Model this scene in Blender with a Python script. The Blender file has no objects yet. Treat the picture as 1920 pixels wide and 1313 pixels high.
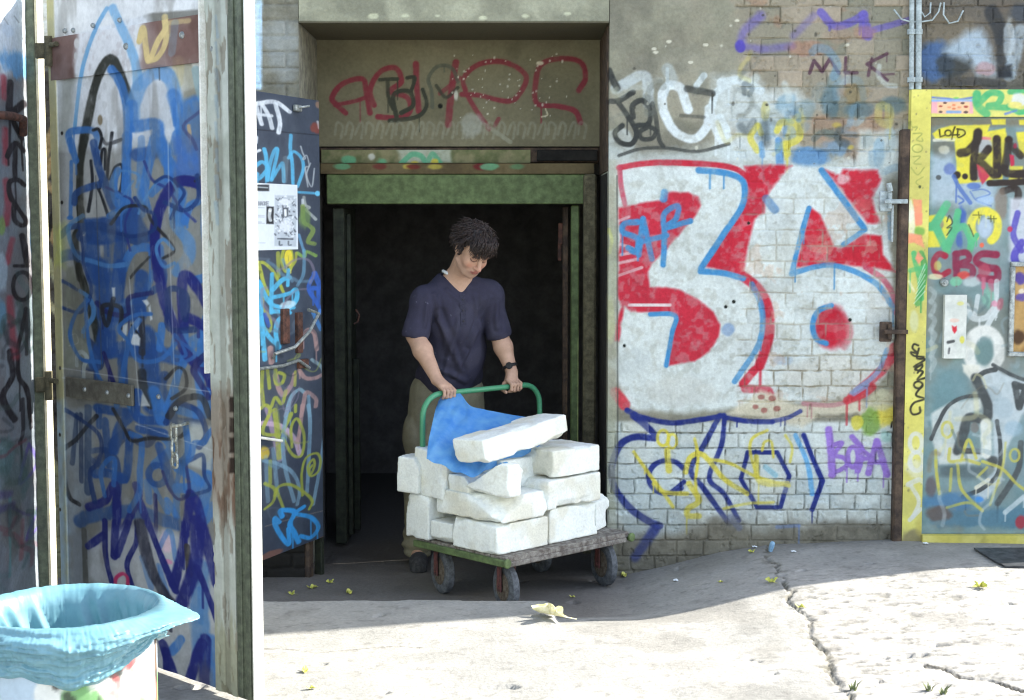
import bpy, bmesh, math, random
import numpy as np
from mathutils import Vector, Matrix
R_ = math.radians
rng = np.random.default_rng(7); random.seed(7)
scn = bpy.context.scene

# ------------------------------------------------------------------ camera, sky, sun, exposure
F, CX, CY, CZ = 2800., 960., 656.5, 1.66
TH = math.atan((656.5 - 425) / F)
cam = bpy.data.cameras.new('camera'); cam.sensor_width = 36; cam.lens = F / 1920 * 36
cam.clip_start = .05; cam.clip_end = 500
cam_o = bpy.data.objects.new('camera', cam); scn.collection.objects.link(cam_o)
cam_o.location = (0, 0, CZ); cam_o.rotation_euler = (math.pi / 2 - TH, 0, 0)
scn.camera = cam_o
SUN_AZ, SUN_EL = R_(74), R_(34)
SUN = np.array([math.sin(SUN_AZ) * math.cos(SUN_EL), math.cos(SUN_AZ) * math.cos(SUN_EL), math.sin(SUN_EL)])
w = bpy.data.worlds.new('World'); scn.world = w; w.use_nodes = True
sky = w.node_tree.nodes.new('ShaderNodeTexSky'); sky.sky_type = 'NISHITA'; sky.sun_disc = False
sky.sun_elevation = SUN_EL; sky.sun_rotation = SUN_AZ
bg = w.node_tree.nodes['Background']; bg.inputs[1].default_value = .12
hs = w.node_tree.nodes.new('ShaderNodeHueSaturation'); hs.inputs['Saturation'].default_value = .68
w.node_tree.links.new(sky.outputs[0], hs.inputs['Color']); w.node_tree.links.new(hs.outputs[0], bg.inputs[0])
sl = bpy.data.lights.new('sun', 'SUN'); sl.energy = 3.3; sl.angle = R_(.53); sl.color = (1, .95, .86)
so = bpy.data.objects.new('sun', sl); scn.collection.objects.link(so); so.location = (6, 3, 9)
so.rotation_euler = Vector(-SUN).to_track_quat('-Z', 'Y').to_euler()
scn.view_settings.view_transform = 'Standard'; scn.view_settings.look = 'None'
scn.view_settings.exposure = 2.2; scn.view_settings.gamma = 1.0
scn.cycles.filter_width = 1.2

# ------------------------------------------------------------------ measuring: photo pixel -> point on a real plane
FW = np.array([0, math.cos(TH), -math.sin(TH)]); UP = np.array([0, math.sin(TH), math.cos(TH)]); RT = np.array([1., 0, 0])
CAM = np.array([0, 0, CZ])
def onplane(u, v, p, n):
    d = FW + RT * (u - CX) / F + UP * (CY - v) / F
    p = np.asarray(p, float); n = np.asarray(n, float)
    return CAM + d * ((p - CAM) @ n) / (d @ n)
def PY(u, v, y): return onplane(u, v, (0, y, 0), (0, 1, 0))
def PZ(u, v, z): return onplane(u, v, (0, 0, z), (0, 0, 1))

# ------------------------------------------------------------------ object helpers
WL = {}
def lin(c):
    c = np.asarray(c, float) / 255.
    return np.where(c <= .04045, c / 12.92, ((c + .055) / 1.055) ** 2.4)
def mesh_np(name, V, Q, ngons=(), smooth=True, col=None):
    V = np.ascontiguousarray(V, dtype=np.float32); Q = np.ascontiguousarray(Q, dtype=np.int32).reshape(-1, 4)
    m = bpy.data.meshes.new(name)
    m.vertices.add(len(V)); m.vertices.foreach_set('co', V.ravel())
    loops = [Q.ravel()] + [np.asarray(n, np.int32) for n in ngons]
    tot = np.concatenate([np.full(len(Q), 4, np.int32), np.array([len(n) for n in ngons], np.int32)])
    loops = np.concatenate(loops).astype(np.int32)
    m.loops.add(len(loops)); m.loops.foreach_set('vertex_index', loops)
    m.polygons.add(len(tot)); st = np.concatenate([[0], np.cumsum(tot)[:-1]]).astype(np.int32)
    m.polygons.foreach_set('loop_start', st)
    try: m.polygons.foreach_set('loop_total', tot.astype(np.int32))
    except Exception: pass
    m.update(calc_edges=True)
    m.polygons.foreach_set('use_smooth', np.full(len(tot), smooth))
    if col is not None:
        a = m.color_attributes.new('Col', 'FLOAT_COLOR', 'POINT')
        c4 = np.ones((len(V), 4), np.float32); c4[:, :3] = col; a.data.foreach_set('color', c4.ravel())
    return m
def tag(o, label=None, cat=None, group=None, kind=None):
    if label: o['label'] = label
    if cat: o['category'] = cat
    if group: o['group'] = group
    if kind: o['kind'] = kind
    return o
def link(name, me, mat, parent=None, **kw):
    n = len(me.vertices); V = np.empty(n * 3, np.float32); me.vertices.foreach_get('co', V); V = V.reshape(-1, 3)
    lo, hi = V.min(0), V.max(0); c = np.array([(lo[0] + hi[0]) / 2, (lo[1] + hi[1]) / 2, lo[2]])
    V -= c; me.vertices.foreach_set('co', V.ravel()); me.update()
    o = bpy.data.objects.new(name, me); scn.collection.objects.link(o)
    if mat is not None: me.materials.append(mat)
    WL[o.name] = c; p = np.zeros(3)
    if parent is not None: o.parent = parent; p = WL[parent.name]
    o.location = tuple(c - p)
    return tag(o, **kw) if kw else o
def thing(name, loc, **kw):
    o = bpy.data.objects.new(name, None); scn.collection.objects.link(o); o.empty_display_size = .1
    o.location = loc; WL[o.name] = np.array(loc, float)
    return tag(o, **kw)
class MB:                                   # collects shapes into one mesh
    def __init__(s): s.v = []; s.f = []
    def add(s, V, Fs):
        k = len(s.v); s.v += [tuple(map(float, p)) for p in V]; s.f += [tuple(i + k for i in f) for f in Fs]; return s
    def box(s, c, h, A=None, bev=0.004):
        A = np.eye(3) if A is None else np.asarray(A, float)
        h = np.asarray(h, float); b = min(bev, h.min() * .45)
        pts = []; idx = {}
        for sx in (-1, 1):
            for sy in (-1, 1):
                for sz in (-1, 1):
                    sg = np.array([sx, sy, sz])
                    for ax in range(3):
                        q = sg * (h - b); q[ax] = sg[ax] * h[ax]
                        idx[(sx, sy, sz, ax)] = len(pts); pts.append(np.asarray(c) + q @ A)
        fs = []
        for ax in range(3):
            o1, o2 = (ax + 1) % 3, (ax + 2) % 3
            for sg in (-1, 1):
                def key(a, b_):
                    k = [0, 0, 0]; k[ax] = sg; k[o1] = a; k[o2] = b_; return idx[tuple(k) + (ax,)]
                f = [key(-1, -1), key(1, -1), key(1, 1), key(-1, 1)]
                fs.append(f if sg > 0 else f[::-1])
        for ax in range(3):
            o1, o2 = (ax + 1) % 3, (ax + 2) % 3
            for a in (-1, 1):
                for b_ in (-1, 1):
                    k0 = [0, 0, 0]; k0[o1] = a; k0[o2] = b_; k1 = list(k0); k0[ax] = -1; k1[ax] = 1
                    f = [idx[tuple(k0) + (o1,)], idx[tuple(k1) + (o1,)], idx[tuple(k1) + (o2,)], idx[tuple(k0) + (o2,)]]
                    fs.append(f if a * b_ < 0 else f[::-1])
        for sx in (-1, 1):
            for sy in (-1, 1):
                for sz in (-1, 1):
                    f = [idx[(sx, sy, sz, a)] for a in range(3)]
                    fs.append(f if sx * sy * sz > 0 else f[::-1])
        return s.add(pts, fs)
    def tube(s, P, r, n=10, closed=False):
        P = [np.asarray(p, float) for p in P]; m = len(P); r = [r] * m if np.isscalar(r) else r
        V = []; prev = None
        for i in range(m):
            if closed: t = P[(i + 1) % m] - P[i - 1]
            else: t = P[min(i + 1, m - 1)] - P[max(i - 1, 0)]
            t = t / (np.linalg.norm(t) + 1e-9)
            if prev is None:
                a = np.array([0, 0, 1.]) if abs(t[2]) < .9 else np.array([1., 0, 0])
            else: a = prev
            a = a - t * (a @ t); a /= np.linalg.norm(a) + 1e-9; prev = a; b = np.cross(t, a)
            for k in range(n):
                an = 2 * math.pi * k / n; V.append(P[i] + r[i] * (math.cos(an) * a + math.sin(an) * b))
        Fs = []
        for i in range(m if closed else m - 1):
            j = (i + 1) % m
            for k in range(n):
                k2 = (k + 1) % n; Fs.append((i * n + k, i * n + k2, j * n + k2, j * n + k))
        if not closed: Fs += [tuple(range(n))[::-1], tuple((m - 1) * n + k for k in range(n))]
        return s.add(V, Fs)
    def lathe(s, c, axis, prof, n=32):           # prof: (along axis, radius)
        ax = np.asarray(axis, float); ax /= np.linalg.norm(ax)
        a = np.cross(ax, [0, 0, 1.]) if abs(ax[2]) < .9 else np.cross(ax, [1., 0, 0]); a /= np.linalg.norm(a); b = np.cross(ax, a)
        V = []; m = len(prof)
        for (h, r) in prof:
            for k in range(n):
                an = 2 * math.pi * k / n; V.append(np.asarray(c) + ax * h + r * (math.cos(an) * a + math.sin(an) * b))
        Fs = [(i * n + k, i * n + (k + 1) % n, (i + 1) * n + (k + 1) % n, (i + 1) * n + k) for i in range(m - 1) for k in range(n)]
        Fs += [tuple(range(n))[::-1], tuple((m - 1) * n + k for k in range(n))]
        return s.add(V, Fs)
    def build(s, name, mat, parent=None, smooth=False, **kw):
        me = bpy.data.meshes.new(name); me.from_pydata(s.v, [], s.f)
        if smooth:
            me.polygons.foreach_set('use_smooth', [True] * len(me.polygons))
            try: me.set_sharp_from_angle(angle=R_(40))
            except Exception: pass
        me.update()
        return link(name, me, mat, parent, **kw)

# ------------------------------------------------------------------ materials
def nm(name):
    m = bpy.data.materials.new(name); m.use_nodes = True; return m, m.node_tree.nodes, m.node_tree.links, m.node_tree.nodes['Principled BSDF']
def noise(N, L, scale, detail=6, rough=.6, vec=None):
    n = N.new('ShaderNodeTexNoise'); n.inputs['Scale'].default_value = scale; n.inputs['Detail'].default_value = detail
    n.inputs['Roughness'].default_value = rough
    if vec is None:
        tc = N.new('ShaderNodeTexCoord'); vec = tc.outputs['Object']
    L.new(vec, n.inputs['Vector']); return n
def ramp(N, L, fac, stops):
    r = N.new('ShaderNodeValToRGB'); e = r.color_ramp.elements
    while len(e) < len(stops): e.new(.5)
    for el, (p, c) in zip(e, stops):
        el.position = p; el.color = tuple(c) + (1,) if len(c) == 3 else c
    L.new(fac, r.inputs[0]); return r
def mul(N, L, a, b, fac=1., mode='MULTIPLY'):
    m = N.new('ShaderNodeMix'); m.data_type = 'RGBA'; m.blend_type = mode
    m.inputs[0].default_value = fac; L.new(a, m.inputs[6]); L.new(b, m.inputs[7]); return m.outputs[2]
def bump(N, L, B, h, strength, dist):
    b = N.new('ShaderNodeBump'); b.inputs['Strength'].default_value = strength; b.inputs['Distance'].default_value = dist
    L.new(h, b.inputs['Height']); L.new(b.outputs[0], B.inputs['Normal']); return b
def paint_mat(name, rough=.75, nscale=60, var=.16, bs=.4, bd=.004, metallic=0., spec=.4):
    m, N, L, B = nm(name)
    at = N.new('ShaderNodeAttribute'); at.attribute_name = 'Col'
    n1 = noise(N, L, nscale, 8, .65); n2 = noise(N, L, nscale * .12, 5, .6)
    r1 = ramp(N, L, n1.outputs[0], [(.3, (1 - var,) * 3), (.72, (1 + var * .35,) * 3)])
    r2 = ramp(N, L, n2.outputs[0], [(.3, (1 - var * .8,) * 3), (.7, (1.03,) * 3)])
    c = mul(N, L, at.outputs['Color'], r1.outputs[0]); c = mul(N, L, c, r2.outputs[0])
    L.new(c, B.inputs['Base Color'])
    rr = ramp(N, L, n2.outputs[0], [(.3, (max(0, rough - .12),) * 3), (.7, (min(1, rough + .12),) * 3)])
    L.new(rr.outputs[0], B.inputs['Roughness'])
    B.inputs['Metallic'].default_value = metallic; B.inputs['Specular IOR Level'].default_value = spec
    bump(N, L, B, n1.outputs[0], bs, bd); return m
def plain(name, c, c2=None, rough=.6, nscale=30, metallic=0., bs=.25, bd=.002, lo=.4, hi=.65, spec=.4):
    m, N, L, B = nm(name)
    c = lin(c); c2 = c * .7 if c2 is None else lin(c2)
    n1 = noise(N, L, nscale, 8, .65)
    r = ramp(N, L, n1.outputs[0], [(lo, tuple(c2)), (hi, tuple(c))])
    n2 = noise(N, L, nscale * 5, 4, .6)
    r2 = ramp(N, L, n2.outputs[0], [(.3, (.86,) * 3), (.7, (1.05,) * 3)])
    L.new(mul(N, L, r.outputs[0], r2.outputs[0]), B.inputs['Base Color'])
    rr = ramp(N, L, n1.outputs[0], [(.3, (min(1, rough + .15),) * 3), (.7, (max(0, rough - .1),) * 3)])
    L.new(rr.outputs[0], B.inputs['Roughness']); B.inputs['Metallic'].default_value = metallic
    B.inputs['Specular IOR Level'].default_value = spec
    bump(N, L, B, n2.outputs[0], bs, bd); return m
M = {
 'wall': paint_mat('painted_wall', .9, 70, .2, .5, .005, 0, .2),
 'metal': paint_mat('painted_metal', .72, 40, .14, .15, .001, 0, .18),
 'board': paint_mat('painted_board', .85, 50, .18, .3, .002, 0, .2),
 'paper': paint_mat('poster_paper', .8, 40, .06, .1, .0005),
 'stone': paint_mat('white_stone', .92, 90, .14, .7, .004, 0, .2),
 'skin': paint_mat('skin', .55, 90, .1, .15, .001),
 'cloth': paint_mat('cloth', .92, 260, .22, .35, .001, 0, .15),
 'ground': paint_mat('concrete_ground', .93, 55, .22, .7, .006, 0, .25),
 'rust': plain('rusty_steel', (110, 72, 58), (64, 48, 44), .8, 25),
 'brownpost': plain('brown_rusty_post', (96, 78, 62), (58, 48, 42), .8, 18),
 'dark': plain('dark_interior', (104, 102, 102), (84, 82, 82), .9, 8),
 'near_black': plain('dark_reveal', (40, 38, 34), (24, 23, 22), .9, 12),  # even near-black colour for the lower right reveal and one plank
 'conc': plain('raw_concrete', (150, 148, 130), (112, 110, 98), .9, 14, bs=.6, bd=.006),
 'green': plain('green_painted_steel', (104, 124, 76), (80, 94, 58), .6, 22),
 'green_dk': plain('dark_green_paint', (50, 56, 40), (34, 38, 30), .7, 20),
 'olive': plain('olive_weathered_post', (112, 106, 82), (78, 74, 58), .8, 30),
 'handle': plain('green_tube', (72, 142, 104), (50, 104, 78), .38, 40, lo=.25, hi=.4),
 'deck': plain('worn_deck_wood', (146, 142, 134), (92, 84, 78), .85, 35),
 'redfork': plain('red_brown_steel', (118, 66, 62), (70, 48, 46), .7, 40),
 'rubber': plain('grey_rubber', (104, 108, 112), (72, 74, 78), .85, 40),
 'hub': plain('rusty_hub', (112, 104, 92), (78, 66, 54), .8, 60),
 'steel': plain('galvanised_steel', (186, 192, 190), (128, 134, 132), .45, 40, .5),
 'bright': plain('white_painted_steel', (236, 236, 228), (214, 212, 200), .6, 30),
 'cream': plain('cream_painted_post', (232, 224, 196), (206, 196, 164), .7, 25),
 'oliveprof': plain('olive_profile', (104, 112, 92), (78, 84, 70), .55, 30),
 'pipe': plain('grey_pipe', (176, 188, 190), (140, 150, 150), .5, 40),
 'yellow': plain('yellow_paint', (214, 204, 104), (186, 174, 88), .55, 20),
 'strap': plain('dull_painted_strap', (118, 116, 102), (92, 88, 78), .55, 20),
 'black': plain('black_rubber', (30, 30, 34), (20, 20, 22), .6, 60),
 'shoe': plain('grey_shoe', (72, 72, 74), (50, 50, 52), .8, 60),
 'button': plain('dark_button', (44, 42, 54), (32, 30, 42), .5, 60),
 'white_cloth': plain('white_cotton', (230, 234, 234), (206, 212, 214), .9, 120),
 'leafy': plain('yellow_leaf', (226, 218, 120), (160, 168, 72), .7, 40),
 'leafp': plain('pale_dry_leaf', (248, 244, 222), (226, 220, 160), .7, 30),
 'weed': plain('green_weed', (132, 140, 92), (92, 100, 64), .7, 40),
 'plate': plain('bitumen_sheet', (70, 72, 76), (44, 46, 50), .5, 20),
 'chain': plain('galvanised_chain', (216, 220, 208), (150, 148, 132), .45, 60, .6),
 'litterblue': plain('pale_blue_plastic', (150, 186, 206), (110, 146, 176), .4, 40),
}
# hair
m, N, L, B = nm('brown_hair'); M['hair'] = m
n1 = noise(N, L, 70, 5, .6); r = ramp(N, L, n1.outputs[0], [(.35, tuple(lin((26, 20, 18)))), (.7, tuple(lin((62, 46, 40))))])
L.new(r.outputs[0], B.inputs['Base Color']); B.inputs['Roughness'].default_value = .5; bump(N, L, B, n1.outputs[0], .6, .004)
# plastic films
def film(name, c, c2, tr, rough, scale, clear=0):
    m, N, L, B = nm(name); n1 = noise(N, L, scale, 5, .6)
    r = ramp(N, L, n1.outputs[0], [(.35, tuple(lin(c2))), (.65, tuple(lin(c)))])
    L.new(r.outputs[0], B.inputs['Base Color']); B.inputs['Roughness'].default_value = rough
    t = N.new('ShaderNodeBsdfTranslucent'); L.new(r.outputs[0], t.inputs[0])
    mx = N.new('ShaderNodeMixShader'); mx.inputs[0].default_value = tr
    L.new(B.outputs[0], mx.inputs[1]); L.new(t.outputs[0], mx.inputs[2]); out = mx.outputs[0]
    if clear:
        tp = N.new('ShaderNodeBsdfTransparent'); tp.inputs[0].default_value = (.75, .88, 1, 1); m2 = N.new('ShaderNodeMixShader'); m2.inputs[0].default_value = clear
        L.new(out, m2.inputs[1]); L.new(tp.outputs[0], m2.inputs[2]); out = m2.outputs[0]
    L.new(out, N['Material Output'].inputs[0])
    bump(N, L, B, n1.outputs[0], .15, .003); return m
M['bag'] = film('light_blue_plastic_bag', (118, 160, 171), (98, 142, 154), .1, .34, 12)
M['foil'] = film('blue_plastic_sheet', (146, 208, 250), (104, 178, 244), .5, .42, 14, .26)

# ------------------------------------------------------------------ noise in numpy
_tab = rng.random((256, 256)).astype(np.float32)
def vn2(x, y):
    xi = np.floor(x).astype(int); yi = np.floor(y).astype(int); fx = x - xi; fy = y - yi
    fx = fx * fx * (3 - 2 * fx); fy = fy * fy * (3 - 2 * fy)
    a = _tab[xi & 255, yi & 255]; b = _tab[(xi + 1) & 255, yi & 255]; c = _tab[xi & 255, (yi + 1) & 255]; d = _tab[(xi + 1) & 255, (yi + 1) & 255]
    return (a * (1 - fx) + b * fx) * (1 - fy) + (c * (1 - fx) + d * fx) * fy
def fbm2(x, y, o=4, g=.5):
    s = 0; a = 1.; t = 0
    for i in range(o): s = s + a * vn2(x * 2 ** i + 17.3 * i, y * 2 ** i + 9.1 * i); t += a; a *= g
    return s / t
_t3 = rng.random((64, 64, 64)).astype(np.float32)
def vn3(p):
    i = np.floor(p).astype(int); f = p - i; f = f * f * (3 - 2 * f); i = i & 63; j = (i + 1) & 63
    def g(a, b, c): return _t3[a[:, 0], b[:, 1], c[:, 2]]
    x, y, z = f[:, 0], f[:, 1], f[:, 2]
    return ((g(i, i, i) * (1 - x) + g(j, i, i) * x) * (1 - y) + (g(i, j, i) * (1 - x) + g(j, j, i) * x) * y) * (1 - z) + \
           ((g(i, i, j) * (1 - x) + g(j, i, j) * x) * (1 - y) + (g(i, j, j) * (1 - x) + g(j, j, j) * x) * y) * z
def fbm3(p, o=3): return sum(.5 ** k * vn3(p * 2 ** k + 7.7 * k) for k in range(o)) / sum(.5 ** k for k in range(o))
def sstep(a, b, x):
    t = np.clip((x - a) / (b - a), 0, 1); return t * t * (3 - 2 * t)

# ------------------------------------------------------------------ painted surfaces: spray paint kept as colour on a fine mesh
_dr = np.random.default_rng(21)
class Surf:
    def __init__(s, O, A, B, ac, bc, base, ka=1., mpp=.00268, seed=0):
        s.O = np.asarray(O, float); s.A = np.asarray(A, float); s.B = np.asarray(B, float); s.N = np.cross(s.A, s.B)
        s.a = np.asarray(ac, float); s.b = np.asarray(bc, float); s.ka = ka; s.mpp = mpp
        s.ag, s.bg = np.meshgrid(s.a, s.b); s.sd = seed * 13.7; s.smax = 9.
        s.n1 = fbm2(s.ag * 30 + s.sd, s.bg * 30 + s.sd, 4); s.n2 = fbm2(s.ag * 5 + s.sd, s.bg * 5 - s.sd, 5)
        s.n3 = fbm2(s.ag * 11 + s.sd + 50, s.bg * 11 - s.sd, 4); s.c = np.empty(s.ag.shape + (3,)); s.c[:] = base; s.h = np.zeros(s.ag.shape); s.z(0, 0, 1)
    def z(s, ox, oy, k): s.zo = (ox, oy, k); return s
    def ab(s, u, v):
        X = onplane(s.zo[0] + u / s.zo[2], s.zo[1] + v / s.zo[2], s.O, s.N) - s.O; return np.array([X @ s.A, X @ s.B])
    def m(s, px): return px / s.zo[2] * s.mpp
    def win(s, lo, hi):
        return (slice(max(0, np.searchsorted(s.b, lo[1]) - 1), np.searchsorted(s.b, hi[1]) + 1),
                slice(max(0, np.searchsorted(s.a, lo[0]) - 1), np.searchsorted(s.a, hi[0]) + 1))
    def lay(s, W, al, col): s.c[W] += (np.asarray(col, float) - s.c[W]) * al[..., None]
    def st(s, pts, wd, col, al=1., soft=.22, jag=.25, var=.18, curve=True, drip=0):
        P = np.array([s.ab(*p) for p in pts])
        if curve and len(P) > 2:
            Q = np.vstack([2 * P[0] - P[1], P, 2 * P[-1] - P[-2]]); T = np.linspace(0, 1, 8)[:-1]; out = []
            for i in range(1, len(Q) - 2):
                a, b, c, d = Q[i - 1:i + 3]
                for t in T: out.append(.5 * ((2 * b) + (c - a) * t + (2 * a - 5 * b + 4 * c - d) * t * t + (3 * b - a - 3 * c + d) * t ** 3))
            P = np.array(out + [P[-1]])
        soft = min(soft, s.smax); hw = s.m(wd) / 2 * 1.12; mg = hw * 1.7 + .01; mga = mg / s.ka
        W = s.win(P.min(0) - [mga, mg], P.max(0) + [mga, mg])
        D = np.full(s.ag[W].shape, 9.); r0, c0 = W[0].start, W[1].start
        for p, q in zip(P[:-1], P[1:]):
            lo = np.minimum(p, q) - [mga, mg]; hi = np.maximum(p, q) + [mga, mg]; w2 = s.win(lo, hi)
            if w2[0].stop <= w2[0].start or w2[1].stop <= w2[1].start: continue
            X = s.ag[w2] * s.ka; Y = s.bg[w2]; px, py = p[0] * s.ka, p[1]; dx, dy = q[0] * s.ka - px, q[1] - py
            t = np.clip(((X - px) * dx + (Y - py) * dy) / (dx * dx + dy * dy + 1e-12), 0, 1)
            d = np.hypot(X - px - t * dx, Y - py - t * dy)
            sub = (slice(w2[0].start - r0, w2[0].start - r0 + d.shape[0]), slice(w2[1].start - c0, w2[1].start - c0 + d.shape[1]))
            D[sub] = np.minimum(D[sub], d)
        D = D + (s.n1[W] - .5) * jag * hw
        sf = max(soft * hw, .0022); he = hw * (.86 + .3 * s.n2[W])
        al_ = al * np.clip((he + sf - D) / (2 * sf), 0, 1) * (1 - var * sstep(.5, .75, s.n1[W])) * (1 - .16 * sstep(.54, .7, s.n3[W]))
        if hw > .006: al_ = np.maximum(al_, .1 * al * np.exp(-np.maximum(D - hw * .8, 0) / (.35 * hw + .004)) * (.5 + s.n1[W]))
        s.lay(W, al_, col)
        if not drip and hw > .008 and soft < .3 and _dr.random() < .35: drip = 1 + int(_dr.integers(2))
        for k in range(drip):
            p = P[_dr.integers(len(P))]; ln = _dr.uniform(.03, .13)
            s._line(p, p - [0, ln], hw * .25, col, al * .8)
        return s
    def _line(s, p, q, hw, col, al):
        W = s.win(np.minimum(p, q) - .02, np.maximum(p, q) + .02); X = s.ag[W]; Y = s.bg[W]
        d = q - p; t = np.clip(((X - p[0]) * d[0] + (Y - p[1]) * d[1]) / (d @ d + 1e-12), 0, 1)
        D = np.hypot((X - p[0] - t * d[0]) * s.ka, Y - p[1] - t * d[1]); s.lay(W, al * np.clip((hw + .003 - D) / .004, 0, 1), col)
    def mask(s, pts, soft=6, jag=.4):
        P = np.array([s.ab(*p) for p in pts]); sf = max(s.m(soft), .003); mg = sf * 2
        W = s.win(P.min(0) - mg / s.ka, P.max(0) + mg / s.ka); X = s.ag[W] * s.ka; Y = s.bg[W]; P = P * [s.ka, 1]
        ins = np.zeros(X.shape, bool); D = np.full(X.shape, 9.)
        for p, q in zip(P, np.roll(P, -1, 0)):
            if p[1] != q[1]: ins ^= ((p[1] > Y) != (q[1] > Y)) & (X < (q[0] - p[0]) * (Y - p[1]) / (q[1] - p[1]) + p[0])
            d = q - p; t = np.clip(((X - p[0]) * d[0] + (Y - p[1]) * d[1]) / (d @ d + 1e-12), 0, 1)
            D = np.minimum(D, np.hypot(X - p[0] - t * d[0], Y - p[1] - t * d[1]))
        sd = np.where(ins, -D, D) + (s.n1[W] - .5) * sf * 2 * jag
        return W, np.clip((sf - sd) / (2 * sf), 0, 1)
    def fi(s, pts, col, al=1., soft=5, var=.15, jag=.5):
        W, k = s.mask(pts, soft, jag); s.lay(W, al * k * (1 - var * sstep(.5, .72, s.n1[W])), col); return s
    def el(s, u, v, ru, rv, wd, col, al=1., a0=0, a1=360, **k):
        n = 14; return s.st([(u + ru * math.cos(R_(a0 + (a1 - a0) * i / n)), v + rv * math.sin(R_(a0 + (a1 - a0) * i / n))) for i in range(n + 1)], wd, col, al, **k)
    def bl(s, u, v, ru, rv, col, al=.8, jag=1.):
        c = s.ab(u, v); ra, rb = s.m(ru) / s.ka, s.m(rv)
        W = s.win(c - [ra * 2, rb * 2], c + [ra * 2, rb * 2])
        d = np.hypot((s.ag[W] - c[0]) / ra, (s.bg[W] - c[1]) / rb) + (s.n2[W] - .5) * 1.6 * jag + (s.n1[W] - .5) * .5 * jag
        s.lay(W, al * sstep(1.25, .7, d), col); return s
    def mottle(s, cols, f=6., al=.8, sharp=.12, o=4):
        for i, c in enumerate(cols):
            n = fbm2(s.ag * f + 31 * i + s.sd, s.bg * f - 17 * i + s.sd, o)
            W = (slice(None), slice(None)); s.lay(W, al * sstep(.56 - sharp, .56 + sharp, n), c)
        return s
    def ghost(s, box, n, cols, w=(5, 12), al=(.25, .6), seed=0, size=60, sf=(.2, .55)):
        g = np.random.default_rng(seed); s.z(0, 0, 1)
        for i in range(n):
            u, v = g.uniform(box[0], box[2]), g.uniform(box[1], box[3]); P = []
            a = g.uniform(0, 6.28); t = g.uniform(-1.2, 1.2)
            for k in range(g.integers(3, 8)):
                P.append((u, v)); u += math.cos(a) * size * g.uniform(.15, .5); v += math.sin(a) * size * g.uniform(.2, .6); a += t + g.normal() * .7
            s.st(P, g.uniform(*w), cols[g.integers(len(cols))], g.uniform(*al), g.uniform(*sf))
        return s
    def specks(s, n, cols, r=(.002, .006), al=.9, box=None):
        lo, hi = (np.array([s.a[0], s.b[0]]), np.array([s.a[-1], s.b[-1]])) if box is None else box
        for i in range(n):
            p = lo + (hi - lo) * rng.random(2); rr = rng.uniform(*r); W = s.win(p - rr * 2, p + rr * 2)
            if W[0].stop <= W[0].start or W[1].stop <= W[1].start: continue
            d = np.hypot(s.ag[W] - p[0], (s.bg[W] - p[1]) * rng.uniform(.6, 1.2)); s.lay(W, al * np.clip((rr * 1.3 - d) / (rr * .6), 0, 1), cols[i % len(cols)])
    def build(s, name, mat, parent, th, **kw):
        nb, na = s.ag.shape
        V = s.O + s.ag[..., None] * s.A + s.bg[..., None] * s.B + s.h[..., None] * s.N; V = V.reshape(-1, 3)
        idx = np.arange(nb * na).reshape(nb, na)
        Q = np.stack([idx[:-1, :-1], idx[:-1, 1:], idx[1:, 1:], idx[1:, :-1]], -1).reshape(-1, 4)
        ring = np.concatenate([idx[0, :-1], idx[:-1, -1], idx[-1, :0:-1], idx[:0:-1, 0]])
        k = nb * na; m = len(ring)
        Vb = s.O + s.ag.ravel()[ring, None] * s.A + s.bg.ravel()[ring, None] * s.B - s.N * th
        rn = np.roll(np.arange(m), -1)
        Qs = np.stack([ring[rn], ring, k + np.arange(m), k + rn], -1)
        C = np.clip(np.concatenate([s.c.reshape(-1, 3), s.c.reshape(-1, 3)[ring]]), 0, 255)
        me = mesh_np(name, np.vstack([V, Vb]), np.vstack([Q, Qs]), [(k + np.arange(m))[::-1]], True, lin(C))
        try: me.set_sharp_from_angle(angle=R_(50))
        except Exception: pass
        return link(name, me, mat, parent, **kw)
def ar(a, b, st): return np.linspace(a, b, max(2, int(round((b - a) / st)) + 1))
ZU = (0, 0, 1)
YW = 7.5                       # plane of the main wall
XR = .484                      # right edge of the doorway recess
XL = -1.055                    # left edge
XE = 4.35                      # right-hand corner of the building
HB = 3.82                      # its height
YI = 8.2                       # inner end of the recess

# ------------------------------------------------------------------ ground
def poly_d(P, X, Y):
    D = np.full(X.shape, 9.)
    for p, q in zip(P[:-1], P[1:]):
        d = q - p; t = np.clip(((X - p[0]) * d[0] + (Y - p[1]) * d[1]) / (d @ d), 0, 1); D = np.minimum(D, np.hypot(X - p[0] - t * d[0], Y - p[1] - t * d[1]))
    return D
CRACK = np.array([PZ(u, v, .04)[:2] for u, v in [(1432, 1012), (1444, 1050), (1460, 1072), (1478, 1112), (1502, 1142), (1528, 1176), (1545, 1215), (1570, 1262), (1590, 1285), (1606, 1312), (1640, 1400)]])
CRACK2 = np.array([PZ(u, v, .04)[:2] for u, v in [(1735, 1240), (1772, 1248), (1800, 1265), (1868, 1276), (1925, 1297), (2000, 1330)]])
CRACK3 = np.array([PZ(u, v, 0)[:2] for u, v in [(490, 1216), (548, 1218), (592, 1225), (660, 1219), (735, 1212), (790, 1214)]])
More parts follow.
